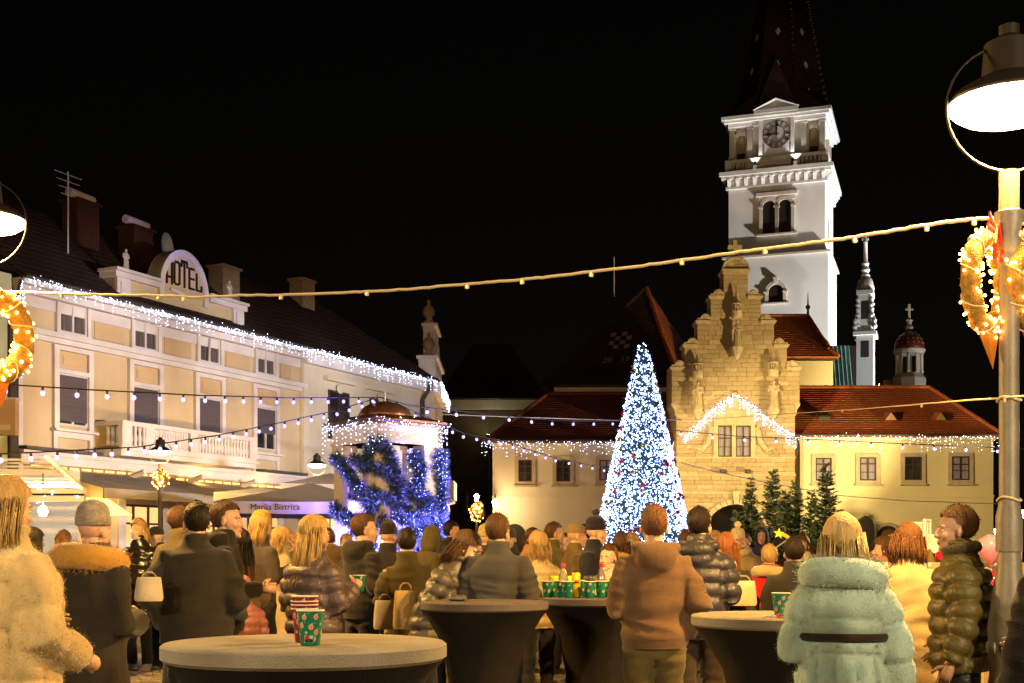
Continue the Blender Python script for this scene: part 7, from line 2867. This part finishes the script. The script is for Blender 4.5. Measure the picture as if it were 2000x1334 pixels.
def bag(label, px, py, Y, w, h, d, c, rz=0, name="handbag"):
    t = thing(name, label, "bag", PT(px, py, Y), math.radians(rz))
    m = MB()
    secs = [(0, 0, -h, w * .92, d), (0, 0, -h * .8, w, d * 1.1), (0, 0, 0, w * .95, d), (0, 0, h * .75, w * .86, d * .7), (0, 0, h * .95, w * .8, d * .35)]
    m.loft(secs, 16)
    vv = np.array(m.v)
    sup = np.abs(vv[:, 0]) / w
    m.v = [tuple(q) for q in vv]
    m.build("bag_body", CLOTH(c), t, smooth='auto')
    s_ = MB()
    s_.tube([(-w * .5, 0, h * .85), (-w * .42, 0, h * 1.15), (-w * .2, 0, h * 1.32), (w * .2, 0, h * 1.32), (w * .42, 0, h * 1.15), (w * .5, 0, h * .85)], .006, 6)
    s_.build("strap", CLOTH(tuple(x * .6 for x in c)), t, smooth=True)
    return t


BLK, DK, NAVY, GREY = (.022, .019, .016), (.035, .03, .027), (.022, .024, .04), (.07, .068, .07)
OLV, BRN, CRM, TAN = (.075, .06, .022), (.17, .085, .04), (.55, .42, .24), (.30, .20, .10)
BLONDE, DKH, BRNH, RED_H = (.50, .32, .12), (.02, .013, .008), (.10, .05, .022), (.30, .11, .035)

# ---- the figures one can tell apart, near to far
person("person in a fluffy cream yellow fur coat cut by the picture edge, light hair", 8, 930, 5.0, -25, 'furlong', (.60, .44, .20), hair='mid', hc=BLONDE, sex='f', arms=('front', 'carry'), bulk=1.18, near=True, hem=.45)
person("person in a grey knit beanie and black coat with orange fur collar, seen from behind", 178, 985, 6.2, -18, 'coat', (.03, .024, .016), hair='none', hat='beanie', hatc=(.34, .29, .24), collar='big', collarc=(.50, .26, .035), sex='f', arms=('front', 'front'), bulk=1.08, near=True, hem=.6)
person("tall person in a glossy black quilted coat and jeans behind the beanie wearer", 272, 1012, 15.4, 165, 'shiny', (.02, .018, .016), leg=(.035, .042, .07), hair='mid', hc=BLONDE, sex='f', arms=('pocket', 'pocket'), hem=.55, shoes=(.5, .5, .5), skin=3)
person("broad man in a black jacket seen from behind, white bag at his side", 383, 980, 8.0, 4, 'plain', (.03, .025, .018), leg=(.018, .018, .022), hair='short', hc=DKH, arms=('pocket', 'carry'), bulk=1.22, near=True, turn=10)
person("man with a short beard line turned toward the crowd beside the broad black jacket", 437, 978, 8.9, -75, 'plain', BLK, hair='short', hc=BRNH, arms=('front', 'front'), near=True, turn=-20, skin=1)
person("child in a pink snowsuit low behind the nearest table", 476, 1128, 9.6, 30, 'puffer', (.42, .15, .13), leg=(.42, .14, .12), hair='none', hat='beanie', hatc=(.5, .2, .2), sex='f', arms=('down', 'front'))
person("woman with long wavy blonde hair in a mauve quilted jacket behind the paper cups", 612, 1005, 8.2, -35, 'puffer', (.12, .085, .085), hair='long', hc=(.58, .38, .14), sex='f', arms=('front', 'cup'), near=True, bulk=1.1, turn=-10)
person("man in a dark jacket with hood looking toward the pavilion", 708, 1003, 10.4, -50, 'hoodie', (.028, .024, .02), hair='short', hc=BRNH, arms=('pocket', 'front'), near=True, turn=-25, kind='cloth')
person("person in a black beanie before the pavilion, dark coat", 757, 1022, 12.4, -10, 'plain', BLK, hair='none', hat='beanie', hatc=(.015, .012, .014), arms=('front', 'front'))
person("woman in a long dark olive coat and tan trousers right of the pavilion", 795, 1030, 9.7, 8, 'coat', (.065, .05, .02), leg=(.34, .22, .09), hair='short', hc=DKH, sex='f', arms=('front', 'pocket'), hem=.72, near=True)
person("woman bending forward in a grey quilted jacket with hood down", 838, 1030, 8.9, -105, 'puffer', (.09, .08, .065), hair='mid', hc=BRNH, sex='f', arms=('front', 'cup'), lean=24, near=True, height=1.66, skin=1)
person("dark haired man in profile gazing up at the tree, far left of the lamp street", 880, 1018, 17, -95, 'plain', DK, hair='short', hc=DKH, arms=('pocket', 'pocket'), turn=0)
person("person in a pale yellow knit beanie by the dark street", 950, 1028, 13, 20, 'plain', (.055, .05, .05), hair='none', hat='beanie', hatc=(.45, .38, .16), arms=('front', 'front'))
person("man in a charcoal jacket seen from behind at the middle covered table", 972, 1003, 8.75, -14, 'plain', (.062, .06, .062), leg=(.03, .028, .03), hair='short', hc=BRNH, arms=('front', 'pocket'), bulk=1.18, near=True, turn=-12)
person("person in a cream quilted jacket chatting behind the charcoal jacketed man", 1052, 1036, 11, 25, 'puffer', (.50, .38, .17), hair='mid', hc=BLONDE, sex='f', arms=('front', 'cup'))
person("young man with cropped dark hair in an olive jacket looking at the christmas tree", 1080, 1020, 15, -70, 'plain', (.12, .10, .03), hair='short', hc=BRNH, arms=('phone', 'phone'), turn=-15)
person("man in a tan cap facing the christmas tree", 1122, 1022, 13, -80, 'plain', (.16, .11, .045), hair='none', hat='cap', hatc=(.28, .20, .10), arms=('front', 'cup'))
person("woman in a navy beanie with pompom and navy coat, face lit orange", 1160, 1012, 12, -110, 'coat', NAVY, hair='pom', hat='beanie', hatc=(.02, .018, .035), sex='f', arms=('cup', 'front'), skin=1)
person("child in a white quilted jacket behind the bottles", 1190, 1062, 10.4, 150, 'puffer', (.58, .50, .36), hair='short', hc=BRNH, arms=('front', 'front'), skin=3)
person("woman with a mustard scarf left of the brown hoodie", 1214, 1040, 12.6, -20, 'plain', (.20, .15, .06), hair='long', hc=BRNH, sex='f', collar='scarf', collarc=(.5, .30, .05), arms=('front', 'front'))
person("man in a brown hoodie and olive cargo trousers standing with his back turned", 1278, 985, 7.4, 2, 'hoodie', (.155, .088, .046), leg=(.12, .092, .03), hair='short', hc=(.16, .07, .03), arms=('front', 'pocket'), near=True, bulk=1.0)
person("man in a dark navy quilted jacket close beside the brown hoodie", 1366, 990, 8.7, -18, 'puffer', (.045, .042, .055), leg=(.05, .035, .02), hair='short', hc=DKH, arms=('front', 'front'), near=True, turn=-12)
person("woman with long reddish hair in a dark jacket, white bag on her back", 1418, 1040, 9.6, -12, 'plain', (.05, .042, .035), hair='long', hc=RED_H, sex='f', arms=('front', 'front'), near=True)
person("woman in a pale fluffy beanie and cream scarf behind the reddish hair", 1442, 1034, 13.6, 150, 'plain', (.30, .22, .10), hair='pom', hat='beanie', hatc=(.60, .48, .32), collar='scarf', collarc=(.55, .42, .22), sex='f', arms=('front', 'cup'))
person("person in a deep blue hood before the dark spruces, face lit orange", 1488, 1030, 20, 165, 'plain', (.03, .03, .09), hair='none', hat='hood', hatc=(.03, .03, .12), arms=('front', 'pocket'))
person("person in a bright red coat with blond fur collar beside the nativity hut", 1503, 1062, 10.6, -8, 'coat', (.50, .012, .012), hair='short', hc=BLONDE, sex='f', collar='fur', collarc=(.5, .38, .18), arms=('front', 'front'))
person("person in a black coat tucked close behind the mint fur coat", 1552, 1048, 9.0, -5, 'coat', BLK, hair='short', hc=DKH, arms=('front', 'front'))
person("blonde woman in a thick mint green fur coat with dark belt, seen from behind", 1645, 1003, 5.2, -9, 'fur', (.37, .51, .45), leg=(.02, .02, .02), hair='mid', hc=(.60, .42, .17), sex='f', collar='big', collarc=(.37, .51, .45), arms=('front', 'down'), belt=(.03, .018, .012), near=True, bulk=1.0, hem=.45)
person("woman in a long cream coat bending over the souvenir counter, brown hair", 1768, 1050, 7.3, -22, 'coat', (.46, .34, .17), hair='mid', hc=(.15, .065, .025), sex='f', arms=('front', 'carry'), lean=20, near=True, hem=.35, height=1.66)
person("man in an olive quilted jacket and black leather trousers in profile, face toward the stall", 1876, 987, 6.7, 72, 'puffer', (.115, .092, .026), leg='leather', hair='short', hc=(.13, .07, .03), arms=('down', 'pocket'), near=True, bulk=1.12, turn=12, stride=.35, collar='stand', collarc=(.08, .06, .02))
person("dark hooded figure with pointed hood beyond the blonde hair", 1690, 1010, 15, 10, 'plain', (.035, .035, .045), hair='none', hat='hood', hatc=(.03, .03, .04), arms=('front', 'pocket'))
person("person in black at the very corner, only the bent elbow and coat showing", 2092, 950, 4.3, 20, 'coat', (.008, .007, .007), hair='short', hc=DKH, arms=('pocket', 'front'), near=True, hem=.5)
person("man with brown hair between the broad jacket and the small wreath lantern", 348, 988, 11.2, -30, 'plain', (.10, .075, .04), hair='short', hc=BRNH, arms=('front', 'front'))
person("woman in a mustard knit hat under the lettered parasol", 508, 1000, 12, -40, 'plain', (.07, .055, .045), hair='mid', hc=BLONDE, hat='beanie', hatc=(.50, .30, .05), sex='f', arms=('front', 'cup'))
person("blonde woman in pale coat under the lettered parasol", 548, 1028, 13, -60, 'coat', (.45, .36, .22), hair='mid', hc=BLONDE, sex='f', arms=('front', 'front'))
person("woman in a brown coat with dark hair beside the mustard hat", 470, 1032, 10.8, 35, 'coat', (.14, .085, .04), hair='long', hc=DKH, sex='f', arms=('front', 'front'))

# ---- further back: each its own coat, hair and spot
EXTRA = [
    ("man in grey coat before the bright stall lamp", 118, 1035, 13, 20, 'plain', (.10, .09, .085), 'short', BRNH, 'm', None),
    ("woman with black hair under the market stall roof", 70, 1030, 11.5, -30, 'coat', (.06, .045, .04), 'long', DKH, 'f', None),
    ("person in white beanie by the end of the market stall", 214, 1022, 14, 140, 'plain', (.16, .13, .10), 'none', DKH, 'f', ('beanie', (.6, .55, .45))),
    ("man in dark cap below the small wreath lantern", 318, 1028, 16, 150, 'plain', (.05, .045, .04), 'none', DKH, 'm', ('cap', (.03, .03, .03))),
    ("woman in rust coat beneath the terrace awning", 405, 1040, 17, 170, 'coat', (.30, .11, .03), 'mid', BRNH, 'f', None),
    ("man in ochre jacket left of the lettered parasol", 452, 1036, 18, -160, 'plain', (.30, .19, .06), 'short', DKH, 'm', None),
    ("woman in pale scarf below the parasol lettering", 578, 1040, 15.5, 160, 'plain', (.12, .09, .07), 'long', BLONDE, 'f', None),
    ("man in brown jacket at the left pavilion column", 655, 1030, 15, 30, 'plain', (.15, .09, .045), 'short', BRNH, 'm', None),
    ("woman in violet lit grey coat at the pavilion foot", 680, 1042, 18, 150, 'coat', (.16, .14, .16), 'mid', BLONDE, 'f', None),
    ("man in olive hood right below the blue garlands", 826, 1026, 14.5, -40, 'plain', (.11, .09, .035), 'none', DKH, 'm', ('hood', (.12, .10, .04))),
    ("woman with fur hood left of the charcoal jacketed man", 912, 1038, 11, -60, 'plain', (.10, .085, .06), 'mid', BLONDE, 'f', None),
    ("man in dark beanie under the wall lantern", 1000, 1034, 17, 165, 'plain', (.07, .06, .05), 'none', DKH, 'm', ('beanie', (.08, .07, .06))),
    ("woman in apricot coat before the left wing wall", 1028, 1030, 15, -120, 'coat', (.45, .25, .10), 'mid', BRNH, 'f', None),
    ("man in khaki jacket between olive jacket and tan cap", 1102, 1040, 18, 175, 'plain', (.20, .16, .08), 'short', BRNH, 'm', None),
    ("woman in beige coat at the foot of the christmas tree", 1238, 1040, 16, 160, 'coat', (.38, .28, .15), 'long', BLONDE, 'f', None),
    ("man in russet jacket just right of the christmas tree foot", 1326, 1034, 14, -30, 'plain', (.30, .13, .06), 'short', BRNH, 'm', None),
    ("woman in caramel coat before the arched passage", 1392, 1036, 14.5, 165, 'coat', (.42, .25, .09), 'mid', BLONDE, 'f', None),
    ("man in peach lit grey jacket below the spruces", 1462, 1040, 17, 150, 'plain', (.20, .17, .15), 'short', DKH, 'm', None),
    ("woman in white coat beside the nativity hut post", 1575, 1044, 14, 150, 'coat', (.55, .48, .36), 'mid', BRNH, 'f', None),
    ("man in tan jacket right of the pointed hood", 1718, 1034, 13, -160, 'plain', (.30, .20, .10), 'short', BRNH, 'm', None),
    ("woman in orange coat below the arched cellar door", 1738, 1046, 11.2, 60, 'coat', (.48, .17, .03), 'long', BRNH, 'f', None),
    ("man in black jacket behind the souvenir counter", 1772, 1036, 12.5, 170, 'plain', (.04, .035, .03), 'short', DKH, 'm', None),
    ("woman in red knit hat behind the framed pictures", 1838, 1040, 12, -170, 'plain', (.18, .10, .08), 'mid', BRNH, 'f', ('beanie', (.45, .04, .04))),
    ("man in dark green coat at the foot of the terrace", 372, 1046, 20, 165, 'coat', (.06, .07, .04), 'short', DKH, 'm', None),
    ("woman in grey beanie far under the awning", 432, 1048, 22, 10, 'plain', (.2, .17, .14), 'mid', BLONDE, 'f', ('beanie', (.3, .28, .26))),
    ("man in short beige jacket far behind the dark street lamp", 905, 1046, 24, 170, 'plain', (.34, .26, .16), 'short', DKH, 'm', None),
    ("woman in dark coat at the wall near the small bush", 1060, 1048, 24, 175, 'coat', (.05, .04, .045), 'long', DKH, 'f', None),
    ("man in mustard hood by the tree's lower left", 1150, 1046, 21, 160, 'plain', (.40, .26, .07), 'none', DKH, 'm', ('hood', (.40, .26, .07))),
    ("woman in lilac coat walking before the gatehouse", 1352, 1046, 21, 100, 'coat', (.26, .18, .26), 'mid', BRNH, 'f', None),
    ("man in brown cap far below the right wing", 1650, 1046, 19, 165, 'plain', (.14, .10, .06), 'none', DKH, 'm', ('cap', (.16, .09, .04))),
]
AC_ = list(ARMS)
for k, (lab, px, pt, Y, yaw, top, c, hr, hc, sx, ht) in enumerate(EXTRA):
    person(lab, px, pt, Y, yaw, top, c, hair=hr, hc=hc, sex=sx, hat=ht[0] if ht else None, hatc=ht[1] if ht else (.03,) * 3, arms=(['front', 'cup', 'pocket', 'front'][k % 4], ['cup', 'pocket', 'front', 'phone'][k % 4]), skin=k, lean=[3, 0, 7, 2, 5][k % 5], side=[.05, -.07, .0, .09, -.04, .03][k % 6], turn=[-18, 12, 25, -8, 0, -30, 16][k % 7], leg=[(.02, .02, .025), (.03, .035, .06), (.06, .05, .04)][k % 3])

bag("white shoulder bag hanging at the broad black jacket's side", 291, 1150, 7.6, .085, .075, .04, (.62, .52, .38), 10)
bag("cream square bag carried on the reddish haired woman's back", 1452, 1158, 9.35, .10, .095, .035, (.70, .58, .40), -8, "backpack")
bag("tan paper carrier bag below the bending woman", 792, 1190, 8.9, .09, .14, .04, (.50, .33, .12), 5, "carrier_bag")
bag("pale folded carrier bag by the pavilion side of the middle table", 752, 1200, 9.3, .09, .11, .04, (.55, .50, .42), -10, "carrier_bag")

# ------------------------------------------------------------------ turn the raw figures into final meshes
dg = bpy.context.evaluated_depsgraph_get()
dg.update()
got = []
for o, post in PENDING:
    ev = o.evaluated_get(dg)
    me = ev.to_mesh()
    n = len(me.vertices)
    v = np.zeros(n * 3)
    me.vertices.foreach_get("co", v)
    nl = len(me.loops)
    li = np.zeros(nl, dtype=np.int32)
    me.loops.foreach_get("vertex_index", li)
    got.append((o, post, v.reshape(-1, 3), [tuple(q) for q in li.reshape(-1, 4).tolist()]))
    ev.to_mesh_clear()
heads = [g for g in got if g[1] is None]
for o, post, v, f in heads:
    me = bpy.data.meshes.new("head_tmp")
    me.from_pydata(v.tolist(), [], f)
    o.modifiers.clear()
    o.data = me
for o, post, v, f in got:
    if post is None:
        continue
    v2, f2, m2 = post(o, v, f)
    old = o.data
    me = bpy.data.meshes.new(o.name)
    me.from_pydata(v2.tolist(), [], f2)
    for m in old.materials:
        me.materials.append(m)
    if m2 is not None:
        me.polygons.foreach_set("material_index", m2)
    me.polygons.foreach_set("use_smooth", [True] * len(f2))
    me.update()
    o.modifiers.clear()
    o.data = me
    bpy.data.meshes.remove(old)
for o, *_ in heads:
    bpy.data.objects.remove(o)
